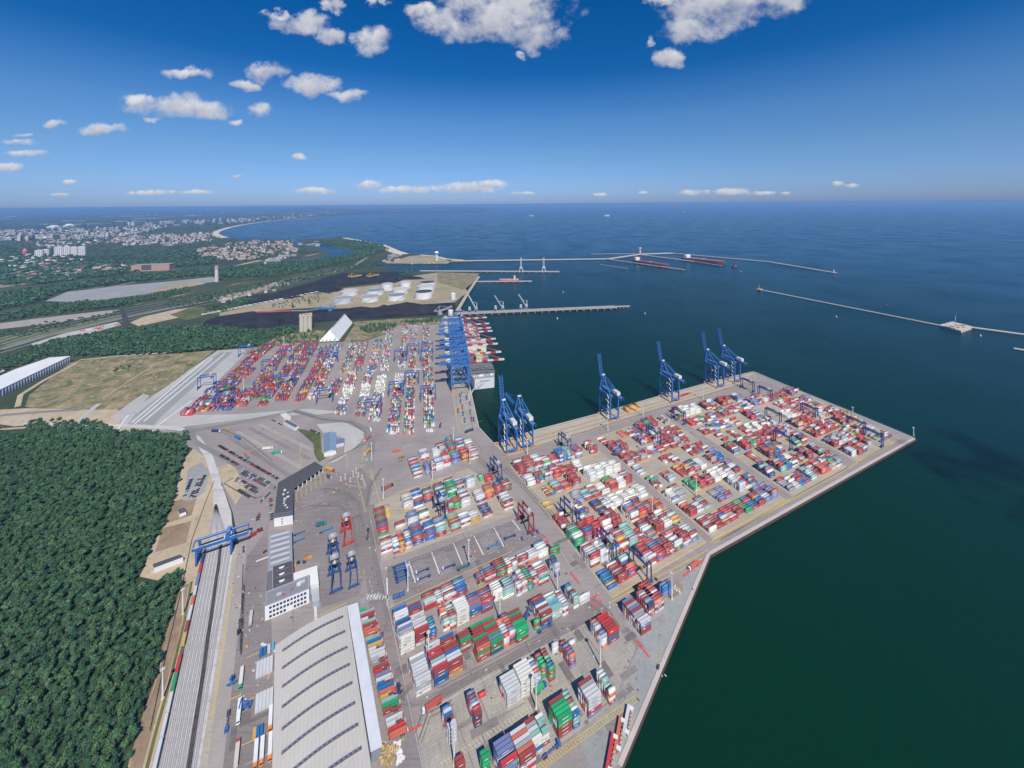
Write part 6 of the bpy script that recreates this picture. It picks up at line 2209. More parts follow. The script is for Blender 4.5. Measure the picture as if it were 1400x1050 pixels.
fence('sea_fence', 'pale railing along the outer sea edge of the pier', [(1034, 510), (1091, 534), (1168, 565), (1247, 598)], 2.0, (0.6, 0.6, 0.6), 5)
fence('site_fence', 'dark wire fence along the forest side of the sidings', [(205, 1000), (226, 900), (246, 815), (262, 740), (280, 690), (292, 660)], 2.2, (0.14, 0.15, 0.12), 4)
fence('site_fence', 'dark fence round the pale inspection plot', [(400, 562), (440, 574), (480, 578), (500, 592), (500, 606), (470, 622), (448, 633)], 2.2, (0.12, 0.12, 0.12), 4)
fence('site_fence', 'dark fence round the staff car park sand plot', [(318, 655), (306, 662), (330, 676), (350, 682), (358, 680)], 2.2, (0.12, 0.12, 0.12), 4)
# ------------------------------------------------------------------ cars
CARC = {'black': (0.02, 0.02, 0.024), 'dark grey': (0.07, 0.075, 0.08), 'silver': (0.38, 0.39, 0.40), 'white': (0.66, 0.66, 0.66), 'red': (0.42, 0.03, 0.035), 'blue': (0.03, 0.07, 0.22), 'dark green': (0.02, 0.06, 0.045)}
CARM = {}


def car_mesh(cn):
    if cn in CARM:
        return CARM[cn]
    c = CARC[cn]
    mb = MB()
    mb.hexa([(-2.2, -0.85, 0.3), (2.2, -0.85, 0.3), (2.2, 0.85, 0.3), (-2.2, 0.85, 0.3), (-2.15, -0.8, 0.85), (2.05, -0.78, 0.78), (2.05, 0.78, 0.78), (-2.15, 0.8, 0.85)], c)
    mb.hexa([(-1.9, -0.78, 0.86), (0.95, -0.78, 0.84), (0.95, 0.78, 0.84), (-1.9, 0.78, 0.86), (-1.45, -0.62, 1.42), (0.25, -0.62, 1.42), (0.25, 0.62, 1.42), (-1.45, 0.62, 1.42)], (0.03, 0.035, 0.045), 1)
    mb.box((-0.6, 0, 1.42), 1.6, 1.2, 0.05, 0, c)
    for sx in (-1.35, 1.35):
        for sy in (-0.75, 0.75):
            mb.box((sx, sy, 0), 0.62, 0.24, 0.6, 0, (0.02, 0.02, 0.02))
    CARM[cn] = mb.mesh('car_body', [M_PAINT, M_GLASS])
    return CARM[cn]


def car_row(a, b, n, rz_off, where, frm, skip=0.08, pal=('black', 'black', 'black', 'dark grey', 'dark grey', 'dark grey', 'blue', 'blue', 'silver', 'silver', 'white', 'white', 'red', 'dark green')):
    p, q = G(*a), G(*b)
    d = (q - p)
    for i in range(n):
        if random.random() < skip:
            continue
        c = p.lerp(q, (i + 0.5) / n)
        cn = random.choice(pal)
        o = link('parked_car', car_mesh(cn), None, (c.x, c.y, 0.3), ang(d) + rz_off + (math.pi if random.random() < 0.4 else 0))
        tag(o, '%s parked car, %s from the %s, %s' % (cn, ORD[i + 1], frm, where), 'car', 'cars parked by the terminal')


HP = math.pi / 2
DKP = ('black', 'black', 'black', 'black', 'dark grey', 'dark grey', 'blue', 'dark grey', 'black', 'red', 'silver', 'dark green')
car_row((299, 609.5), (380.5, 655.5), 46, HP * 0.9, 'long row under the truck park', 'roundabout end', 0.05, DKP)
car_row((301, 622.5), (326, 636.5), 13, HP * 0.9, 'short row beside the ring road', 'roundabout end', 0.08, DKP)
car_row((331, 643.2), (369, 661.5), 15, HP, 'inner double row upper line', 'sand plot end', 0.06)
car_row((329.5, 647), (367, 666.5), 15, HP, 'inner double row, lower line', 'sand plot end', 0.06)
car_row((323.5, 654), (354, 670.5), 13, HP, 'outer double row, upper line', 'sand plot end', 0.06)
car_row((321.5, 657.5), (351.5, 674.5), 13, HP, 'outer double row, lower line', 'sand plot end', 0.06)
car_row((326, 670), (342, 680.5), 9, HP, 'row along the sand plot fence', 'sidings end', 0.05, ('black', 'dark grey'))
car_row((262.5, 653.5), (252.5, 679), 12, HP, 'sandy car park forest side row', 'north end', 0.06)
car_row((280.5, 650), (265, 681), 13, HP, 'sandy car park track side row', 'north end', 0.05)
car_row((274, 652), (261, 680), 10, HP, 'sandy car park middle row', 'north end', 0.2)
car_row((370, 681.5), (372, 712), 10, HP, 'row beside the white gate house wall', 'gate end', 0.1)
car_row((377, 666), (353.5, 690), 9, 0.3, 'slanting line from the gate corner', 'gate end', 0.1, ('black', 'red', 'dark grey', 'blue', 'white'))
car_row((355, 700), (352, 713), 4, HP, 'pair row near the drop-off', 'gate end', 0.1)
car_row((371, 574), (386, 582), 5, 0.2, 'loose row by the customs office', 'yard road end', 0.1, ('black', 'dark grey', 'white'))
car_row((424, 588), (439, 594), 7, HP, 'row along the lawn', 'customs office end', 0.1, ('black', 'blue', 'white', 'dark grey'))
car_row((333, 747), (333, 757), 2, 0, 'pair by the sidings crane', 'crane', 0.0, ('black', 'dark grey'))
for (x, y, cn, lb) in ((362.5, 755, 'black', 'by the repair hall corner'), (452, 627, 'white', 'on the lane below the inspection hall'), (459, 622, 'white', 'on the kerb below the inspection hall'), (345, 712, 'white', 'alone near the red tractors'), (948, 806, 'white', 'beside the rubble island'), (900, 913, 'dark grey', 'van-like, parked alone at the quay edge')):
    p = G(x, y)
    tag(link('parked_car', car_mesh(cn), None, (p.x, p.y, 0.3), 1.0), '%s lone car %s' % (cn, lb), 'car', 'cars parked by the terminal')

# ------------------------------------------------------------------ lorries, tractors, trailers
def truck(label, px, az, cabc, boxc=None, L=13.6, name='lorry', skel=(0.08, 0.09, 0.12), boxh=2.75):
    r = thing(name, label, 'lorry', G(px[0], px[1], 0.3), ang(azv(az)))
    mb = MB()
    mb.hexa([(L / 2 - 0.2, -1.22, 0.7), (L / 2 + 2.1, -1.22, 0.7), (L / 2 + 2.1, 1.22, 0.7), (L / 2 - 0.2, 1.22, 0.7), (L / 2 - 0.2, -1.2, 3.5), (L / 2 + 1.7, -1.2, 3.3), (L / 2 + 1.7, 1.2, 3.3), (L / 2 - 0.2, 1.2, 3.5)], cabc)
    cab = mb.build('cab', M_PAINT, r)
    mb = MB()
    mb.box((L / 2 + 1.93, 0, 1.9), 0.2, 2.1, 1.0, 0, (0.03, 0.035, 0.045))
    mb.build('windscreen', M_GLASS, cab)
    mb = MB()
    mb.box((0.6, 0, 0.75), L + 1.2, 1.0, 0.35, 0, skel)
    for k in range(5):
        mb.box((-L / 2 + 0.6 + k * (L - 1) / 4, 0, 1.0), 0.3, 2.3, 0.2, 0, skel)
    mb.build('trailer_frame', M_PAINT, r)
    for x in (-L / 2 + 1.0, -L / 2 + 2.3, -L / 2 + 3.6, L / 2 - 1.2, L / 2 + 1.4):
        mb = MB()
        for sy in (-1, 1):
            mb.box((x, sy * 1.0, 0), 1.0, 0.4, 1.0, 0, (0.02, 0.02, 0.02))
        mb.box((x, 0, 0.4), 0.2, 1.7, 0.2, 0, (0.05, 0.05, 0.05))
        mb.build('axle', M_PAINT, r)
    if boxc:
        mb = MB()
        mb.box((-0.6, 0, 1.22), L - 0.4, 2.5, boxh, 0, boxc)
        for sx in (-1, 1):
            mb.box((-0.6 + sx * (L / 2 - 0.3), 0, 1.2), 0.15, 2.54, boxh + 0.05, 0, tuple(v * 0.7 for v in boxc))
        mb.build('cargo_box', M_CONT, r)
    return r


Wt, Rd, Bl, Gn, Yw, Or = (0.7, 0.7, 0.7), (0.5, 0.06, 0.05), (0.03, 0.14, 0.38), (0.03, 0.36, 0.17), (0.65, 0.42, 0.06), (0.7, 0.22, 0.05)
BR = (0.36, 0.09, 0.07)
truck('red container lorry with white cab turning on the lane beside the warehouse', (592, 966), 240, Wt, (0.5, 0.09, 0.07))
truck('orange container lorry with white cab near the quay corner', (949, 775), 240, Wt, (0.6, 0.14, 0.08))
truck('white lorry with green cab parked west of the big warehouse', (330, 929), 151, Gn, (0.68, 0.66, 0.6))
truck('plain white lorry next to the blue loader west of the warehouse', (327, 974), 151, Wt, (0.74, 0.74, 0.74))
truck('beige lorry with red cab at the bottom edge by the sidings', (324, 1035), -29, Rd, (0.6, 0.52, 0.46))
truck('empty blue flatbed lorry beside the sidings lane', (311.5, 985), 151, Bl, None)
truck('black empty flatbed lorry on the sooty lane', (327.5, 856), 151, (0.03, 0.03, 0.03), None)
truck('grey lorry beside the sooty lane', (343, 849), 151, (0.3, 0.3, 0.32), (0.5, 0.5, 0.5))
truck('green lorry with white cab crossing the truck park', (378, 620), 80, Wt, (0.04, 0.36, 0.2))
truck('white lorry above the green one in the truck park', (365.5, 614.5), 78, Wt, (0.70, 0.69, 0.66))
truck('blue lorry standing on the truck park entry lanes', (324.5, 599.5), 120, Bl, (0.03, 0.2, 0.45))
truck('dark blue lorry with white cab at the roundabout', (295, 590.5), 95, Wt, (0.03, 0.05, 0.2))
truck('yellow skeletal lorry at the top of the roundabout', (308, 587.5), 90, Yw, None, 12, 'lorry', (0.5, 0.35, 0.06))
truck('pink-red container lorry with blue cab by the long car row', (337, 624), 130, (0.05, 0.3, 0.45), (0.55, 0.16, 0.16))
truck('red container lorry with white cab at the pale plot corner', (502.5, 601), 195, Wt, (0.5, 0.1, 0.08))
truck('white and blue lorry entering the older yard', (506.5, 589), 330, (0.2, 0.25, 0.5), Wt, 9)
truck('orange yellow lorry with white cab on the lane past the gate', (502.5, 619), 190, Wt, (0.66, 0.36, 0.05))
truck('brick red container lorry with black cab on the lane bend', (529, 668), 50, (0.03, 0.03, 0.035), BR)
truck('yellow lorry leaving the gate building', (450.5, 643), 110, Rd, (0.68, 0.40, 0.04))
truck('grey flatbed lorry behind the yellow one at the gate', (450, 653.5), 125, (0.5, 0.5, 0.5), (0.1, 0.11, 0.12), 9)
truck('green container lorry with blue cab beside the light mast', (738, 944.5), 55, Bl, (0.04, 0.36, 0.17), 9)
truck('blue skeletal lorry beside the green and red stack', (743, 860.5), 62, Bl, None, 13.6, 'lorry', (0.04, 0.13, 0.34))
truck('white container lorry with blue cab by the hatched strip', (752, 1029), 60, Bl, None, 13.6, 'lorry', (0.09, 0.1, 0.3))
truck('dark navy lorry on the empty quay bend', (641, 590.5), 55, (0.04, 0.05, 0.12), (0.05, 0.06, 0.13))
truck('blue empty trailer lorry on the long lane beside the dock', (522, 876), 165, (0.05, 0.2, 0.4), None, 13.6, 'lorry', (0.06, 0.1, 0.25))
truck('dark lorry on the lane west of the middle yard', (502.5, 733), 345, (0.03, 0.03, 0.03), None, 12)
truck('navy lorry beside the oldest yard row', (602, 583), 355, DBLUE, (0.06, 0.07, 0.2), 10)
truck('white long lorry between the two halves of the older yard', (570, 506.5), 90, Wt, (0.66, 0.64, 0.58))
truck('teal container lorry by the maintenance square fence', (438, 718.5), 70, (0.03, 0.2, 0.25), (0.02, 0.16, 0.2), 9)
truck('navy lorry in the middle of the pier access road', (843, 623), 110, DBLUE, (0.07, 0.08, 0.12), 12)
for k, (x, y) in enumerate(((380.5, 1012), (388.5, 1009), (379, 0), (347, 1036), (356.5, 1031), (367, 1026), (370, 1047))):
    pass
for (x, y, lb) in ((350, 1033, 'first'), (358.5, 1028.5, 'second'), (369.5, 1023, 'third')):
    truck('white box lorry with orange cab, %s of three below the blue box' % lb, (x, y), 151, Or, (0.74, 0.73, 0.74))
truck('white box lorry with orange cab beside the warehouse wall', (370, 984), 151, Or, (0.74, 0.73, 0.74))

# skeletal trailers and terminal tractors of the chassis park
def chassis(label, px, az, col, tractor=None):
    r = thing('skeletal_trailer', label, 'trailer', G(px[0], px[1], 0.3), ang(azv(az)), 'trailers in the chassis park')
    mb = MB()
    for sy in (-0.5, 0.5):
        mb.box((0, sy, 1.0), 12.4, 0.35, 0.4, 0, col)
    for k in range(5):
        mb.box((-5.8 + k * 2.9, 0, 1.15), 0.5, 2.5, 0.3, 0, col)
    mb.build('frame', M_PAINT, r)
    for x in (-4.8, -3.5):
        mb = MB()
        for sy in (-1, 1):
            mb.box((x, sy * 1.0, 0), 1.0, 0.5, 1.0, 0, (0.02, 0.02, 0.02))
        mb.box((x, 0, 0.4), 0.2, 1.7, 0.2, 0, (0.05, 0.05, 0.05))
        mb.build('axle', M_PAINT, r)
    if tractor:
        mb = MB()
        mb.box((7.0, 0, 0.5), 3.4, 2.4, 1.0, 0, col)
        mb.box((7.6, 0.3, 1.5), 1.6, 1.5, 1.7, 0, tractor)
        mb.build('tractor_unit', M_PAINT, r)
    return r


NV = (0.04, 0.08, 0.26)
TB = (0.03, 0.16, 0.38)
for k in range(6):
    chassis('dark blue trailer with tractor, %s down in the tight cluster at the park\'s west end' % ORD[k + 1], (544.5 + k * 0.9, 774.5 + k * 3.9), UA, TB if k % 2 else NV, (0.3, 0.4, 0.5))
for (x, y, lb) in ((579, 781, 'upper one in the second bay'), (581, 790.5, 'lower one in the second bay'), (615, 775.5, 'alone in the third bay')):
    chassis('navy trailer with white-capped tractor, ' + lb, (x, y), UA + 180, NV, Wt)
chassis('bright blue trailer in the fifth bay', (672, 748), UA, (0.03, 0.24, 0.45), (0.03, 0.24, 0.45))
chassis('navy trailer in the sixth bay near the red yard crane', (698.5, 734.5), UA + 180, NV, NV)
chassis('rust pink trailer stack beside the park mast', (648, 758), UA, (0.45, 0.22, 0.16))
chassis('teal blue trailer on the lane under the park', (632, 777.5), UA, (0.02, 0.15, 0.25), (0.03, 0.05, 0.06))
chassis('blue trailer in the maintenance square, upper one', (409, 730), UA - 2, TB)
chassis('blue trailer in the maintenance square, lower one', (409, 739.5), UA - 2, (0.03, 0.2, 0.5))
chassis('blue trailer beside the striped barrier in the maintenance square', (444, 726.5), UA - 2, (0.03, 0.2, 0.5), TB)
for k, (x, y) in enumerate(((539, 817), (543.5, 815.5), (547.5, 814), (552, 812), (714, 737), (728, 731), (735, 727.5))):
    r = thing('terminal_tractor', 'small blue terminal tractor, %s' % ['first of four by the zebra crossing', 'second of four by the zebra crossing', 'third of four by the zebra crossing', 'last of four by the zebra crossing', 'first of three below the red yard crane', 'second of three below the red yard crane', 'third of three below the red yard crane'][k], 'tractor', G(x, y, 0.3), ang(azv(165)), 'parked terminal tractors')
    mb = MB()
    mb.box((0, 0, 0.4), 4.6, 2.4, 0.9, 0, NV)
    mb.box((1.2, 0.3, 1.3), 1.5, 1.5, 1.7, 0, (0.05, 0.2, 0.5))
    mb.build('body', M_PAINT, r)
    for x_ in (-1.4, 1.4):
        mb = MB()
        for sy in (-1, 1):
            mb.box((x_, sy * 1.0, 0), 1.0, 0.5, 1.0, 0, (0.02, 0.02, 0.02))
        mb.box((x_, 0, 0.4), 0.2, 1.7, 0.2, 0, (0.05, 0.05, 0.05))
        mb.build('axle', M_PAINT, r)


def reach(label, px, az, col, boomc=None):
    r = thing('reach_stacker', label, 'reach stacker', G(px[0], px[1], 0.3), ang(azv(az)))
    mb = MB()
    mb.box((0, 0, 0.8), 8.0, 3.4, 1.6, 0, col)
    mb.box((-3.0, 0, 2.4), 2.2, 3.2, 1.2, 0, col)
    mb.build('body', M_PAINT, r)
    for x in (-2.8, 2.8):
        mb = MB()
        for sy in (-1, 1):
            mb.cyl((x, sy * 1.7, 0), 0.9, 1.6, 10, (0.02, 0.02, 0.02))
        mb.box((x, 0, 0.6), 0.4, 3.2, 0.4, 0, (0.05, 0.05, 0.05))
        mb.build('axle', M_PAINT, r)
    mb = MB()
    mb.box((-0.6, 0.9, 2.4), 1.8, 1.4, 1.8, 0, (0.05, 0.06, 0.08))
    mb.build('operator_cab', M_PAINT, r)
    mb = MB()
    mb.beam((-3.4, -0.4, 3.6), (5.5, -0.4, 7.2), 0.8, 0.9, boomc or col)
    mb.beam((5.5, -0.4, 7.2), (6.0, -0.4, 5.6), 0.6, 0.6, boomc or col)
    mb.box((6.0, -0.4, 4.9), 1.2, 9.0, 0.6, 0, boomc or col)
    mb.build('boom', M_PAINT, r)
    r.scale = (0.78, 0.78, 0.78)
    return r


reach('dark navy reach stacker standing on the lane by the loading dock', (545, 944), 160, (0.02, 0.05, 0.14))
reach('blue and black reach stacker between the sidings and the white boxes', (317.5, 932), 150, (0.04, 0.18, 0.4))
reach('blue loader beside the plain white lorry', (338, 966), 250, (0.03, 0.13, 0.4))
reach('black reach stacker with red boom behind the narrow grey stack', (750.5, 749), 320, (0.03, 0.03, 0.035), (0.6, 0.06, 0.12))
reach('blue reach stacker with raised boom over the northern yard', (609, 603), 30, (0.03, 0.22, 0.45))
reach('yellow and black forklift beside two orange boxes', (547, 630), 350, (0.4, 0.3, 0.05))
reach('dark blue reach stacker by the green stack foot', (720, 843), 40, (0.03, 0.1, 0.28))
for k, (x, y) in enumerate(((343.5, 733), (347.5, 731), (352.5, 726.5), (357, 725))):
    fk = reach('red forklift, %s in the line by the white gate wall' % ORD[k + 1], (x, y), 150, (0.5, 0.04, 0.05) if k < 3 else (0.2, 0.05, 0.05))
    fk.scale = (0.6, 0.6, 0.6)
for k, (x, y, c_) in enumerate(((408, 770.5, DARK), (416, 770, (0.05, 0.1, 0.2)), (418, 763.5, Or), (424, 762, (0.65, 0.4, 0.05)), (402, 775, (0.6, 0.4, 0.06)))):
    p = G(x, y)
    mb = MB()
    mb.box((0, 0, 0.2), 3.6, 2.0, 1.4, 0, c_)
    mb.box((-0.6, 0, 1.6), 1.6, 1.6, 1.0, 0, tuple(v * 0.6 for v in c_))
    mb.beam((1.8, 0, 1.0), (2.6, 0, 3.0), 0.25, 0.25, c_)
    o = mb.build('work_machine', M_PAINT)
    o.location = p
    tag(o, 'small %s work machine, %s in the corner outside the white hall' % (['black', 'navy', 'orange', 'amber', 'yellow'][k], ORD[k + 1]), 'machine')

# containers on the loading dock trailers along the canopy
dock = 'Gkrwtroo.tbywwwk.rRpwbboytgr.wwRo'
d0, d1 = G(490.5, 841), G(532, 1013)
nd = len(dock)
du = azv(67.5)
for k, ch in enumerate(dock):
    p = d0.lerp(d1, k / (nd - 1.0))
    if ch == '.':
        continue
    y_ = P(p)[1]
    r = thing('flatbed_trailer', 'red flatbed trailer backed to the loading dock, %s from its north end' % ORD[k + 1], 'trailer', (p.x, p.y, 0.3), ang(du), 'trailers backed to the loading dock')
    mb = MB()
    mb.box((6.6, 0, 0.7), 13.4, 1.3, 0.45, 0, (0.34, 0.05, 0.045))
    for q in range(6):
        mb.box((1 + q * 2.3, 0, 1.15), 0.4, 2.4, 0.15, 0, (0.3, 0.05, 0.045))
    mb.box((13.2, 0, 0.8), 0.7, 2.0, 0.8, 0, (0.5, 0.06, 0.05) if k % 2 else (0.6, 0.58, 0.55))
    mb.build('bed', M_PAINT, r)
    for x in (8.0, 9.3, 10.6):
        mb = MB()
        for sy in (-1, 1):
            mb.box((x, sy, 0), 0.9, 0.35, 0.8, 0, (0.02, 0.02, 0.02))
        mb.box((x, 0, 0.3), 0.2, 1.7, 0.2, 0, (0.05, 0.05, 0.05))
        mb.build('axle', M_PAINT, r)
    L_ = 40 if k % 3 else 20
    o = link('shipping_container', cont_mesh(ch, L_, k % 2), None, p + du * (6.3 if L_ == 40 else 3.3) + Vector((0, 0, 1.65)), ang(du))
    tag(o, '%s container lying on the dock trailer %s from the north end' % (CN[ch], ORD[k + 1]), 'shipping container', 'containers on the dock trailers')
# timber and bulk bags at the south end of the dock
for k in range(22):
    p = G(random.uniform(520, 541), random.uniform(1018, 1046))
    mb = MB()
    mb.box((0, 0, 0), random.uniform(3, 6), random.uniform(1.5, 2.6), random.uniform(0.8, 1.8), 0, random.choice(((0.5, 0.34, 0.16), (0.55, 0.4, 0.22), (0.45, 0.3, 0.15), (0.6, 0.5, 0.36))))
    mb.box((0, 0, 0), 0.4, 2.8, 1.9, 0, (0.3, 0.22, 0.12))
    o = mb.build('timber_stack', M_MATTE)
    o.location = (p.x, p.y, 0.2)
    o.rotation_euler = (0, 0, random.uniform(0, 3))
    tag(o, 'yellow brown stack of sawn timber in the jumble south of the loading dock', 'timber', 'timber stacks south of the loading dock')

p = G(545, 1028)
mb = MB()
for k in range(26):
    a_ = random.uniform(0, 6.28)
    mb.box((random.uniform(-2.5, 2.5) + 0.0, random.uniform(-6, 6), 0), random.uniform(1.2, 2.2), random.uniform(1.2, 2.4), random.uniform(0.8, 1.7), a_, (0.72, 0.71, 0.69))
o = mb.build('bulk_bag_heap', M_MATTE)
o.location = (p.x, p.y, 0.2)
o.rotation_euler = (0, 0, ang(azv(60)))
tag(o, 'white heap of bulk bags beside the lane at the south end of the dock', 'bags')
# boxes standing west of the warehouse
for k in range(5):
    p = G(352.5 + k * 4.6, 918 - k * 2.0)
    o = link('shipping_container', cont_mesh('w', 40, 0), None, (p.x, p.y, 0.25), ang(azv(-29)))
    tag(o, 'pale grey container, %s from the lane in the upper group of five by the warehouse' % ORD[k + 1], 'shipping container', 'white boxes beside the warehouse')
    if k > 0:
        q = G(354.2 + (k - 0.5) * 5.4, 897.5 - k * 2.8)
        o = link('shipping_container', cont_mesh('rbbwl'[k], 20, 0), None, (q.x, q.y, 0.25), ang(azv(-29)))
        tag(o, '%s half-length container, %s above the upper white group by the warehouse' % (CN['rbbwl'[k]], ORD[k]), 'shipping container', 'short boxes beside the warehouse')
for k in range(5):
    p = G(351.5 + k * 4.9, 964 - k * 2.2)
    o = link('shipping_container', cont_mesh('w', 40, 0), None, (p.x, p.y, 0.25), ang(azv(-29)))
    tag(o, 'pale grey container, %s from the lane in the lower group of five by the warehouse' % ORD[k + 1], 'shipping container', 'white boxes beside the warehouse')
for (x, y, ch, lb) in ((348, 1005.5, 'y', 'yellow short box next to the blue pair'), (353, 1003, 'b', 'blue short box next to the yellow one'), (357.5, 1001, 'b', 'blue short box on the warehouse side of the pair')):
    p = G(x, y)
    o = link('shipping_container', cont_mesh(ch, 20, 0), None, (p.x, p.y, 0.25), ang(azv(-29)))
    tag(o, lb + ' above the orange-cabbed lorries', 'shipping container', 'short boxes beside the warehouse')
for (x, y, lb) in ((540, 618.5, 'western of the orange pair by the pale plot lane'), (545.5, 617.5, 'eastern of the orange pair by the pale plot lane')):
    p = G(x, y)
    o = link('shipping_container', cont_mesh('o', 20, 0), None, (p.x, p.y, 0.25), ang(azv(UA)))
    tag(o, 'orange short container, ' + lb, 'shipping container', 'orange pair of short boxes')

# barge sections lying on the quay near the bottom edge
for k, (x, y, az, L_, ch, lb) in enumerate(((858.5, 988.5, 28, 18, 'w', 'white topped lifting frame at the upper end of the quay gear'), (847, 1008, 26, 20, 'o', 'salmon red spreader frame in the middle of the quay gear'), (836, 1034, 26, 22, 'R', 'long red spreader frame at the lower end of the quay gear'))):
    r = thing('lifting_frame', lb, 'lifting gear', G(x, y, 0.3), ang(azv(az)), 'lifting frames lying on the quay')
    c = CC[ch]
    mb = MB()
    mb.box((0, 1.0, 0), L_, 2.2, 3.4, 0, c)
    mb.box((0, -1.6, 0), L_ * 0.9, 1.4, 2.0, 0, (0.5, 0.4, 0.34))
    mb.build('beam', M_CONT, r)
    mb = MB()
    for q in range(7):
        mb.box((-L_ * 0.42 + q * L_ * 0.14, -0.4, 2.2), 0.7, 3.2, 0.7, 0, (0.3, 0.16, 0.14))
    for s_ in (-1, 1):
        mb.box((s_ * L_ * 0.42, -1.0, 2.4), 2.2, 3.0, 1.2, 0, (0.72, 0.72, 0.7))
    mb.build('cross_bar', M_CONT, r)
# rubble island
r = sheet('rubble_island', [(906, 812), (918, 802), (926, 795), (933, 799), (934, 806), (925, 815), (915, 818)], 0.4, G_SOIL)
mb = MB()
for k in range(16):
    p = G(random.uniform(914, 929), random.uniform(802, 813))
    mb.box(p, random.uniform(1.5, 4), random.uniform(1, 2.4), random.uniform(0.6, 2), random.random() * 3, random.choice(((0.6, 0.56, 0.5), (0.45, 0.4, 0.36), (0.7, 0.66, 0.6))))
tag(mb.build('rubble', M_MATTE), 'pale rubble lumps on the kerbed island', 'rubble', kind='stuff')
for k, (x, y, h_) in enumerate(((466, 657, 5), (472, 655, 7), (483, 652, 8), (487, 647, 7), (479, 659, 6), (490, 652, 5), (495, 655, 5))):
    p = G(x, y)
    mb = MB()
    mb.cyl((0, 0, 0), 0.5, h_, 8, (0.72, 0.70, 0.66))
    mb.box((0, 0, h_), 1.6, 0.8, 0.6, 0, (0.7, 0.68, 0.62))
    mb.box((0, 0, 0), 3.6, 1.6, 0.5, 0, (0.6, 0.3, 0.2))
    o = mb.build('gate_post', M_PAINT)
    o.location = p
    tag(o, 'white post with a pinkish base on the truck islands past the gate', 'post', 'posts on the truck islands')

# ------------------------------------------------------------------ freight train
tc0, tc1 = G(210, 1062), G(280.5, 752)
cars = [(2, 'w'), (1.7, 'w'), (1.6, 'w'), (1.5, 'g'), (1.6, 'R'), (0.8, '-'), (1.3, 'y'), (1.2, 'r'), (1.7, 'w'), (1.1, 'o'), (1.2, 'w'), (1.6, 'p'), (1.4, 'R'), (1.4, 'n'), (1.0, '-')]
x_ = 0.0
td = (tc1 - tc0).normalized()
tl_ = (tc1 - tc0).length
tot = sum(c[0] for c in cars)
for k, (ln, ch) in enumerate(cars):
    seg = ln / tot * tl_
    c = tc0 + td * (x_ + seg / 2)
    # curve to follow the siding edge
    x_ += seg
    r = thing('rail_wagon', 'flat rail wagon of the long train, %s from the bottom of the picture' % ORD[k + 1], 'wagon', (c.x, c.y, 0.5), ang(td), 'wagons of the freight train')
    mb = MB()
    mb.box((0, 0, 0.9), seg - 0.8, 2.6, 0.4, 0, (0.13, 0.10, 0.09))
    mb.build('bed', M_PAINT, r)
    for s_ in (-1, 1):
        mb = MB()
        mb.box((s_ * (seg / 2 - 2.2), 0, 0), 2.6, 2.0, 0.9, 0, (0.05, 0.045, 0.04))
        mb.build('bogie', M_PAINT, r)
    if ch != '-':
        L_ = min(seg - 1.2, 13.7)
        o = link('shipping_container', cont_mesh(ch, 40, 1 if ch in 'Rgy' else 0), None, (c.x, c.y, 1.85), ang(td))
        o.scale = ((seg - 1.6) / 12.19, 1, 1)
        tag(o, '%s container riding on the train wagon %s from the bottom' % (CN[ch], ORD[k + 1]), 'shipping container', 'containers on the freight train')
# ------------------------------------------------------------------ trees
def crown_arrays(R_, Hc, n, leaf, seed, lobes=9, base=0.25):
    """leaf quads spread through several overlapping lobes"""
    rg = np.random.default_rng(seed)
    cs = []
    for i in range(lobes):
        a = rg.random() * 2 * math.pi
        d = R_ * 0.58 * math.sqrt(rg.random())
        cs.append((d * math.cos(a), d * math.sin(a), Hc * (0.42 + 0.45 * rg.random() * (1 - d / R_ * 0.6)), R_ * (0.34 + 0.22 * rg.random())))
    cs.append((0, 0, Hc * 0.62, R_ * 0.6))
    cs = np.array(cs)
    w = cs[:, 3] ** 2
    idx = rg.choice(len(cs), n, p=w / w.sum())
    c = cs[idx]
    d = rg.normal(size=(n, 3))
    d /= np.linalg.norm(d, axis=1)[:, None]
    d[:, 2] = np.where(rg.random(n) < 0.7, np.abs(d[:, 2]), d[:, 2])
    rad = c[:, 3] * (0.72 + 0.33 * rg.random(n))
    p = c[:, :3] + d * rad[:, None] * np.array([1, 1, 0.85])
    nm = d + rg.normal(size=(n, 3)) * 0.45
    nm /= np.linalg.norm(nm, axis=1)[:, None]
    t1_ = np.cross(nm, rg.normal(size=(n, 3)))
    t1_ /= np.linalg.norm(t1_, axis=1)[:, None]
    t2_ = np.cross(nm, t1_)
    s1 = leaf * (0.6 + 0.8 * rg.random(n))[:, None]
    s2 = leaf * (0.5 + 0.6 * rg.random(n))[:, None]
    v = np.stack([p - t1_ * s1 - t2_ * s2 * 0.6, p + t1_ * s1 * 0.4 - t2_ * s2, p + t1_ * s1 + t2_ * s2 * 0.5, p - t1_ * s1 * 0.3 + t2_ * s2], axis=1)
    tone = 0.75 + 0.5 * rg.random(n) * (0.6 + 0.4 * (idx % 3))
    return v, tone


def forest_mesh(name, pts, kinds, size_lo, size_hi, cols, mat, flat=1.0):
    V, C = [], []
    for i, p in enumerate(pts):
        v, tone = kinds[rng.integers(len(kinds))]
        s = size_lo + (size_hi - size_lo) * rng.random()
        a = rng.random() * 6.283
        ca, sa = math.cos(a), math.sin(a)
        w = v * s
        x = w[..., 0] * ca - w[..., 1] * sa + p[0]
        y = w[..., 0] * sa + w[..., 1] * ca + p[1]
        V.append(np.stack([x, y, w[..., 2] * flat * (0.85 + 0.3 * rng.random())], axis=-1))
        c = np.array(cols[rng.integers(len(cols))]) * (0.8 + 0.45 * rng.random())
        C.append(tone[:, None] * c[None])
    v = np.concatenate(V).reshape(-1, 3)
    f = np.arange(len(v)).reshape(-1, 4)
    return fast_mesh(name, v, f, np.concatenate(C), mat)


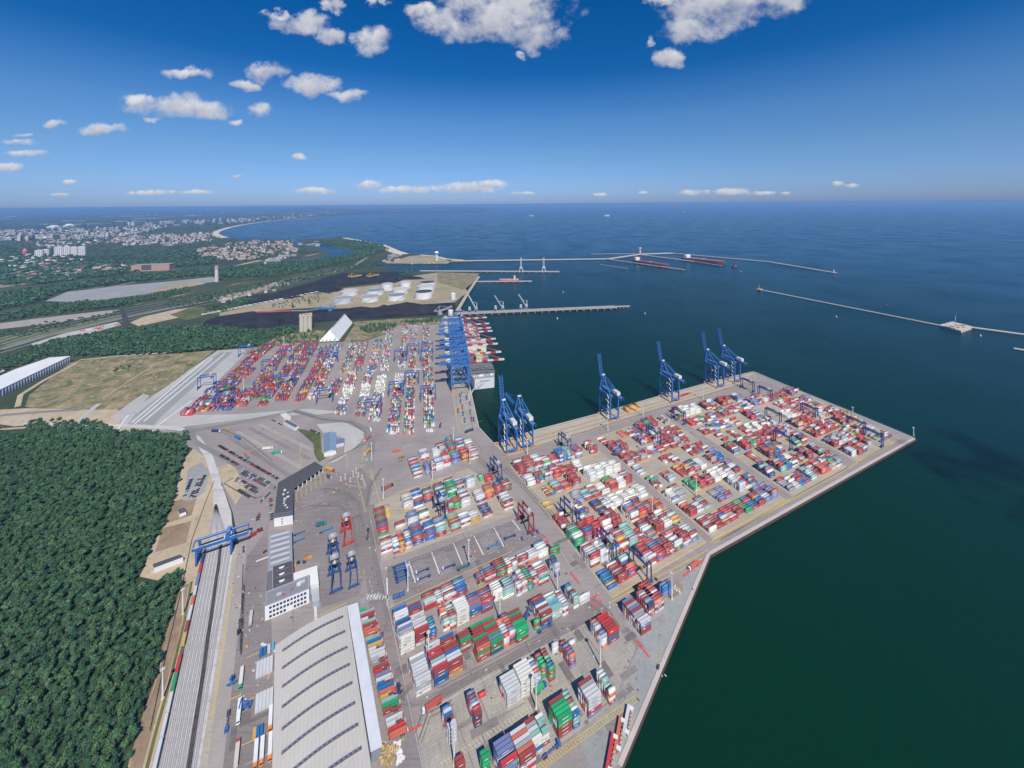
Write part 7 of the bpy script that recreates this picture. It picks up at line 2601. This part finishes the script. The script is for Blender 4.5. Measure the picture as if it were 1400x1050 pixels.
LEAFC = [(0.045, 0.104, 0.050), (0.053, 0.116, 0.054), (0.062, 0.126, 0.055), (0.037, 0.090, 0.050), (0.075, 0.136, 0.058), (0.046, 0.098, 0.058), (0.066, 0.120, 0.064)]
BIG = [crown_arrays(4.3, 12.5, 230, 0.62, 100 + i) for i in range(6)]
MIDK = [crown_arrays(4.3, 12.0, 110, 0.9, 200 + i, 7) for i in range(6)]
LOW = [crown_arrays(4.4, 11.0, 34, 1.7, 300 + i, 5) for i in range(6)]
FOREST = [(-160, 640), (-60, 604), (0, 596), (40, 594), (120, 592), (210, 592), (252, 602), (256, 616), (246, 650), (236, 690), (224, 720), (208, 745), (196, 778), (184, 800), (205, 806), (250, 778), (246, 806), (238, 832), (222, 880),
          (218, 915), (200, 960), (188, 1002), (176, 1040), (168, 1090), (-160, 1090)]
sheet('forest_floor', FOREST, 0.14, G_FOREST)
tp = scatter(FOREST, 4.6)
dist_ = np.hypot(tp[:, 0], tp[:, 1])
inframe = np.array([(-6 < P((x, y, 6))[0] < 1400) and P((x, y, 6))[1] < 1056 for x, y in tp])
order = np.argsort(np.where(inframe, dist_, 1e9))
N_TREES = 250
near, far_ = tp[order[:N_TREES]], tp[order[N_TREES:]]
cm_ = []
for i in range(6):
    v, tone = BIG[i]
    col = tone[:, None] * np.array(LEAFC[i])[None] * (0.85, 1.1, 1.0, 0.9, 1.05, 1.0)[i]
    cm_.append(fast_mesh('tree_crown', v.reshape(-1, 3), np.arange(len(v) * 4).reshape(-1, 4), col, M_LEAF))
mb = MB()
mb.cyl((0, 0, 0), 0.32, 7.5, 7, (0.12, 0.085, 0.06), 0, 0.16)
for a, zz in ((0.4, 4.5), (2.4, 5.2), (4.4, 5.0)):
    mb.beam((0, 0, zz), (1.8 * math.cos(a), 1.8 * math.sin(a), zz + 2.4), 0.2, 0.2, (0.12, 0.085, 0.06))
tmesh = mb.mesh('tree_trunk', M_MATTE)
for i, (x, y) in enumerate(near):
    s = random.uniform(0.55, 0.95)
    r = thing('broadleaf_tree', 'dark green broadleaf tree in the dense forest along the sidings, one crown among many alike', 'tree', (x, y, 0.14), random.uniform(0, 6.28), 'trees of the forest beside the sidings')
    r.scale = (s, s, s * random.uniform(0.85, 1.2))
    link('crown', cm_[i % 6], r)
    link('trunk', tmesh, r)
o = link('forest_canopy', forest_mesh('forest_canopy', far_, BIG[:3] + MIDK, 0.52, 0.94, LEAFC, M_LEAF))
tag(o, 'dense dark green forest canopy reaching back to the meadow', 'forest', kind='stuff')

WOODS = [
    # outline, spacing, size, kinds
    ([(34, 588), (42, 578), (60, 580), (100, 580), (130, 578), (150, 590), (162, 603), (120, 603), (60, 601)], 7.0, (0.8, 1.15), MIDK),
    ([(190, 604), (220, 598), (256, 592), (261, 600), (255, 608), (230, 604)], 6.5, (0.5, 0.9), MIDK),
    ([(-40, 520), (0, 492), (40, 480), (70, 468), (140, 455), (176, 450), (230, 448), (285, 447), (330, 452), (372, 452), (402, 446), (404, 456), (378, 462), (350, 476), (300, 478), (240, 484), (150, 487), (98, 489), (68, 487), (20, 503), (0, 512), (-40, 535)], 8.5, (0.85, 1.2), LOW),
    ([(330, 468), (372, 456), (405, 452), (430, 454), (440, 468), (404, 472), (344, 476)], 12, (0.5, 0.9), LOW),
    ([(488, 448), (520, 443), (545, 444), (534, 452), (500, 457)], 8, (0.6, 1.0), LOW),
    ([(545, 441), (580, 437), (600, 436), (600, 441), (560, 443)], 8, (0.6, 1.0), LOW),
    ([(-200, 432), (0, 402), (60, 396), (120, 388), (200, 376), (262, 372), (330, 366), (380, 362), (430, 358), (470, 352), (500, 344), (520, 341), (524, 344), (505, 352), (470, 360), (430, 370), (380, 378), (310, 381), (290, 377), (230, 382), (160, 389), (92, 397), (60, 410), (30, 420), (-60, 436)], 17, (1.5, 2.2), LOW),
    ([(420, 333), (470, 329), (500, 332), (522, 336), (532, 342), (520, 346), (500, 343), (480, 339), (450, 336)], 22, (1.6, 2.4), LOW),
    ([(-40, 440), (20, 428), (70, 418), (150, 414), (158, 420), (80, 430), (0, 440)], 13, (1.0, 1.5), LOW),
    ([(100, 415), (160, 412), (200, 406), (260, 394), (262, 398), (205, 412), (160, 420), (110, 420)], 13, (1.1, 1.6), LOW),
    ([(-20, 458), (30, 448), (90, 440), (158, 428), (160, 432), (100, 447), (30, 462)], 14, (0.7, 1.1), LOW),
    ([(215, 418), (260, 406), (330, 394), (390, 380), (392, 384), (335, 402), (280, 416), (240, 424)], 16, (0.8, 1.3), LOW),
    ([(282, 424), (300, 418), (330, 410), (345, 410), (332, 420), (300, 428)], 11, (0.9, 1.4), LOW),
    ([(365, 396), (390, 386), (420, 376), (470, 366), (510, 360), (512, 366), (470, 371), (424, 382), (392, 392)], 16, (1.0, 1.5), LOW),
    ([(545, 374), (556, 371), (575, 372), (572, 377), (556, 381), (546, 384)], 12, (0.8, 1.3), LOW),
    ([(360, 420), (400, 410), (440, 402), (436, 414), (400, 422)], 16, (0.5, 0.9), LOW),
    ([(150, 508), (165, 503), (178, 501), (176, 507), (160, 510)], 7, (0.5, 0.8), LOW),
]
for k, (poly, sp, (lo, hi), kinds) in enumerate(WOODS):
    pts_ = scatter(poly, sp)
    if k >= 9:
        pts_ = pts_[rng.random(len(pts_)) < 0.75]
    o = link('woodland', forest_mesh('woodland', pts_, kinds, lo, hi, LEAFC, M_LEAF))
    tag(o, 'dense stand of dark green trees', 'woodland', kind='stuff')

# far green land between the houses: many scattered tree clumps
def clumps(poly, n, size, name='far_woodland'):
    w = [tuple(G(*p)[:2]) for p in poly]
    xs = np.array([p[0] for p in poly])
    ys = np.array([p[1] for p in poly])
    out = []
    while len(out) < n:
        x, y = rng.uniform(xs.min(), xs.max()), rng.uniform(ys.min(), ys.max())
        if inside(np.array([[x, y]]), poly)[0]:
            g = G(x, y)
            out.append((g.x, g.y))
    o = link(name, forest_mesh(name, np.array(out), LOW, size * 0.7, size * 1.3, LEAFC, M_LEAF, 0.5))
    tag(o, 'scattered dark tree clumps between the distant houses', 'woodland', kind='stuff')


CITY = [(-60, 322), (0, 316), (130, 310), (230, 305), (290, 308), (292, 320), (310, 326), (395, 327), (412, 334), (420, 345), (380, 354), (300, 361), (230, 366), (150, 378), (60, 388), (-60, 398)]
clumps([(0, 338), (120, 352), (230, 345), (292, 330), (300, 345), (300, 361), (230, 366), (150, 378), (60, 388), (0, 390)], 2300, 2.6)
clumps(CITY, 1800, 2.8)
clumps([(0, 300), (150, 296), (290, 296), (340, 300), (296, 313), (200, 318), (0, 326)], 900, 5.0)

# ------------------------------------------------------------------ distant town
BW = [(0.52, 0.5, 0.46), (0.58, 0.56, 0.52), (0.42, 0.40, 0.38), (0.46, 0.38, 0.32), (0.52, 0.46, 0.35), (0.45, 0.44, 0.43)]
RW = [(0.27, 0.12, 0.095), (0.32, 0.16, 0.125), (0.4, 0.38, 0.36), (0.5, 0.48, 0.46), (0.3, 0.28, 0.28), (0.35, 0.2, 0.16)]
HM = []
for k in range(8):
    mb = MB()
    cw, cr = BW[k % 6], RW[k % 6]
    L_, D_, H_ = ((40, 13, 14), (30, 14, 10), (55, 14, 17), (18, 14, 8), (60, 13, 30), (70, 30, 10), (24, 20, 36), (36, 16, 12))[k]
    mb.box((0, 0, 0), L_, D_, H_, 0, cw)
    if k in (0, 1, 3, 7):
        mb.hexa([(-L_ / 2, -D_ / 2, H_), (L_ / 2, -D_ / 2, H_), (L_ / 2, D_ / 2, H_), (-L_ / 2, D_ / 2, H_), (-L_ / 2 + 2, -0.3, H_ + 5), (L_ / 2 - 2, -0.3, H_ + 5), (L_ / 2 - 2, 0.3, H_ + 5), (-L_ / 2 + 2, 0.3, H_ + 5)], RW[k % 2])
    else:
        mb.box((0, 0, H_), L_ * 0.98, D_ * 0.98, 0.6, 0, RW[2 + k % 3])
        mb.box((L_ * 0.2, 0, H_ + 0.6), L_ * 0.15, D_ * 0.5, 2.5, 0, cw)
    nf = max(2, int(H_ / 3.2))
    for fl in range(nf):
        for sy in (-1, 1):
            mb.box((0, sy * (D_ / 2), 1.2 + fl * 3.0), L_ * 0.9, 0.2, 1.3, 0, (0.12, 0.13, 0.16))
    HM.append(mb.mesh('town_house_body', M_MATTE))


def town(name, label, cat, poly, n, ks, rz, group, sc=(0.8, 1.3)):
    xs = [p[0] for p in poly]
    ys = [p[1] for p in poly]
    got = 0
    out = []
    while got < n:
        x, y = random.uniform(min(xs), max(xs)), random.uniform(min(ys), max(ys))
        if not inside(np.array([[x, y]]), poly)[0]:
            continue
        got += 1
        out.append((y, x))
    for y, x in sorted(out, reverse=True):
        g = G(x, y)
        o = link(name, HM[random.choice(ks)], None, g, rz + random.choice((0, HP)) + random.uniform(-0.15, 0.15))
        s = random.uniform(*sc)
        o.scale = (s, s, s * random.uniform(0.8, 1.2))
        tag(o, label, cat, group)


town('town_house', 'pale or red-roofed house of the seaside suburb beyond the river bend', 'house', [(262, 345), (280, 338), (312, 332), (345, 329), (395, 329), (405, 337), (398, 348), (360, 354), (310, 356), (272, 352)], 120, (0, 1, 3, 7, 0, 1), 0.4, 'houses of the seaside suburb')
town('apartment_block', 'white apartment block in the wide city band towards the hills', 'apartment block', [(0, 328), (0, 316), (70, 315), (150, 313), (230, 309), (236, 312), (180, 322), (110, 327), (50, 331)], 130, (0, 2, 4, 6, 2, 2), 0.3, 'apartment blocks of the distant city', (1.0, 1.7))
town('town_house', 'low pale building in the belt between city and sea woods', 'house', [(150, 327), (190, 322), (250, 318), (285, 322), (285, 330), (230, 336), (170, 334)], 50, (0, 2, 5, 7), 0.4, 'buildings between the city and the sea woods')
town('harbour_shed', 'pale shed or store along the river and its docks', 'shed', [(395, 332), (415, 330), (450, 331), (455, 334), (410, 340), (400, 352), (360, 362), (350, 359), (395, 349)], 26, (5, 5, 7), 0.2, 'sheds along the river')
town('harbour_shed', 'weathered works building on the brick-coloured industrial strip', 'works', [(0, 372), (40, 362), (110, 366), (186, 362), (186, 368), (110, 378), (20, 386), (0, 388)], 46, (5, 7, 1, 5), 0.25, 'works buildings on the industrial strip', (0.7, 1.2))
town('harbour_shed', 'small store or office beside the coal yard tracks', 'shed', [(300, 408), (350, 398), (390, 388), (396, 392), (352, 404), (310, 414)], 14, (5, 7, 3), 0.3, 'stores beside the coal tracks', (0.4, 0.8))
town('harbour_shed', 'pale harbour building on the headland by the channel', 'shed', [(520, 354), (545, 347), (552, 349), (548, 358), (528, 360)], 14, (5, 7, 0), 0.2, 'harbour buildings on the headland', (0.5, 0.9))
town('harbour_shed', 'small quay building along the channel by the control tower', 'shed', [(560, 359.6), (612, 359), (616, 360), (562, 361)], 10, (5, 7), 0.0, 'quay buildings by the control tower', (0.4, 0.7))
town('apartment_block', 'tall pale block at the foot of the far wooded hills', 'apartment block', [(155, 310), (200, 306), (300, 302), (360, 300), (365, 302), (300, 306), (200, 311)], 36, (2, 4, 6), 0.2, 'blocks below the far hills', (1.2, 2.4))
# far pale town specks across the bay, past the countable ones
rows = []
for poly, n, s_ in (([(430, 289.5), (470, 287.5), (560, 287.3), (640, 286.2), (640, 287), (560, 289), (500, 291), (440, 293)], 150, 60), ([(300, 300), (380, 296), (440, 293), (430, 296), (330, 305)], 110, 45), ([(90, 292), (200, 291), (400, 291), (460, 290), (440, 292), (200, 295)], 60, 70), ([(0, 329), (0, 316), (230, 309), (180, 322)], 700, 34), ([(150, 327), (285, 318), (290, 330), (170, 336)], 260, 26), ([(262, 347), (345, 329), (400, 330), (398, 348), (310, 356)], 260, 17), ([(0, 352), (60, 346), (120, 356), (60, 366), (0, 372)], 120, 26), ([(60, 376), (180, 362), (190, 368), (60, 386)], 220, 16), ([(40, 330), (150, 322), (290, 318), (290, 326), (160, 332), (60, 340)], 240, 22)):
    xs, ys = [p[0] for p in poly], [p[1] for p in poly]
    g_ = 0
    while g_ < n:
        x, y = random.uniform(min(xs), max(xs)), random.uniform(min(ys), max(ys))
        if inside(np.array([[x, y]]), poly)[0]:
            q = G(x, y)
            s2 = s_ * random.uniform(0.5, 1.3)
            c = random.choice(BW + BW + RW)
            rows.append((q.x, q.y, 0, s2, s2 * 0.45, s2 * random.uniform(0.25, 0.6), random.uniform(0, 3.1), *c))
            g_ += 1
o = link('distant_town', boxes_mesh('distant_town', rows, M_MATTE))
tag(o, 'pale sprawl of countless far houses round the bay', 'town', kind='stuff')
# landmark: long rows of tall slabs
for k, (x, y, w_, h2, lb) in enumerate(((54, 352, 9, 10, 'first and shortest'), (63, 351, 8, 10, 'second'), (81, 350.5, 10, 13, 'third'), (92, 350, 9, 13, 'fourth'), (102, 349.5, 8, 12, 'fifth'), (112, 349, 9, 12, 'sixth and last'))):
    g = G(x, y)
    k_ = g.y / F
    r = thing('slab_block', 'tall white slab tower in the landmark row before the city, %s' % lb, 'apartment block', g, 0.25, 'slab towers in a row')
    mb = MB()
    mb.box((0, 0, 0), w_ * k_ * 0.95, 16, h2 * k_, 0, (0.66, 0.65, 0.62))
    mb.build('wall', M_MATTE, r)
    for j in range(4):
        mb = MB()
        mb.box((-w_ * k_ * 0.36 + j * w_ * k_ * 0.24, -8.1, 2), w_ * k_ * 0.08, 0.6, h2 * k_ - 4, 0, (0.25, 0.25, 0.28))
        mb.build('window_strip', M_MATTE, r)
    mb = MB()
    mb.box((0, 0, h2 * k_), w_ * k_ * 0.5, 9, 4, 0, (0.5, 0.5, 0.5))
    mb.build('roof_house', M_MATTE, r)
g = G(210, 369.5)
r = thing('brick_works', 'long pinkish brick works hall on the far river bank', 'works', g, 0.22)
mb = MB()
mb.box((0, 0, 0), 44 * g.y / F, 60, 8 * g.y / F, 0, (0.42, 0.27, 0.22))
mb.build('wall', M_MATTE, r)
mb = MB()
mb.box((-20, -30.5, 8), 50, 1, 30, 0, (0.1, 0.09, 0.09))
mb.build('opening', M_MATTE, r)
mb = MB()
mb.box((0, 0, 8 * g.y / F), 44.4 * g.y / F, 60.6, 2, 0, (0.34, 0.28, 0.26))
mb.build('roof', M_MATTE, r)
g = G(34, 347.5)
mb = MB()
mb.cyl((0, 0, 0), 14, 26, 10, (0.6, 0.12, 0.15))
mb.cyl((0, 0, 26), 16, 22, 10, (0.62, 0.2, 0.2), 0, 4)
o = mb.build('red_tank', M_MATTE)
o.location = g
tag(o, 'single red tower among low sheds before the slab row', 'tower')
for k, (x, y, w_, h2, lb) in enumerate(((74, 311.5, 11, 3.5, 'pale domed stadium at the foot of the hills'), (95, 310.5, 9, 4.5, 'white twin-block building beside the stadium'))):
    g = G(x, y)
    k_ = g.y / F
    mb = MB()
    mb.box((0, 0, 0), w_ * k_, 120, h2 * k_ * 0.6, 0, (0.7, 0.7, 0.68))
    mb.box((0, 0, h2 * k_ * 0.6), w_ * k_ * 0.7, 90, h2 * k_ * 0.4, 0, (0.72, 0.72, 0.7), 0, 0.6)
    o = mb.build('stadium' if k == 0 else 'city_hall', M_MATTE)
    o.location = g
    tag(o, lb, 'building')
# lorries on the far lot and rail wagons on the coal siding
for k, (x, y, ch) in enumerate(((113, 452.5, 'R'), (118, 451.5, 'w'), (124, 451, 'w'), (133, 449.5, 'R'), (139, 447.5, 'R'), (129, 448.5, 'k'), (137, 450.5, 'R'), (160, 444.5, 'R'))):
    p = G(x, y)
    o = link('box_trailer', cont_mesh(ch, 40, 0), None, (p.x, p.y, 0.4), 0.35)
    tag(o, '%s box trailer, %s from the west on the pale lot before the bridge' % (CN[ch], ORD[k + 1]), 'trailer', 'box trailers on the pale lot')
for k in range(24):
    f_ = k / 23.0
    p = G(279 + (440 - 279) * f_, 430.2 - 32 * f_ ** 1.0)
    o = link('coal_wagon', cont_mesh('w' if k % 3 else 'c', 40, 0), None, (p.x, p.y, 1.0), ang(azv(72)))
    o.scale = (1.3, 1.1, 1.1)
    tag(o, 'pale covered wagon of the long train past the coal strips', 'wagon', 'wagons of the coal yard train')
    mb = None
r = thing('red_train', 'line of red hopper wagons on the coal yard siding', 'train', G(377, 426.4), ang(azv(83)))
mb = MB()
for k in range(8):
    mb.box(((k - 4) * 15, 0, 0.5), 14, 3.2, 3.5, 0, (0.5, 0.1, 0.12))
mb.build('wagon', M_PAINT, r)['kind'] = 'stuff'
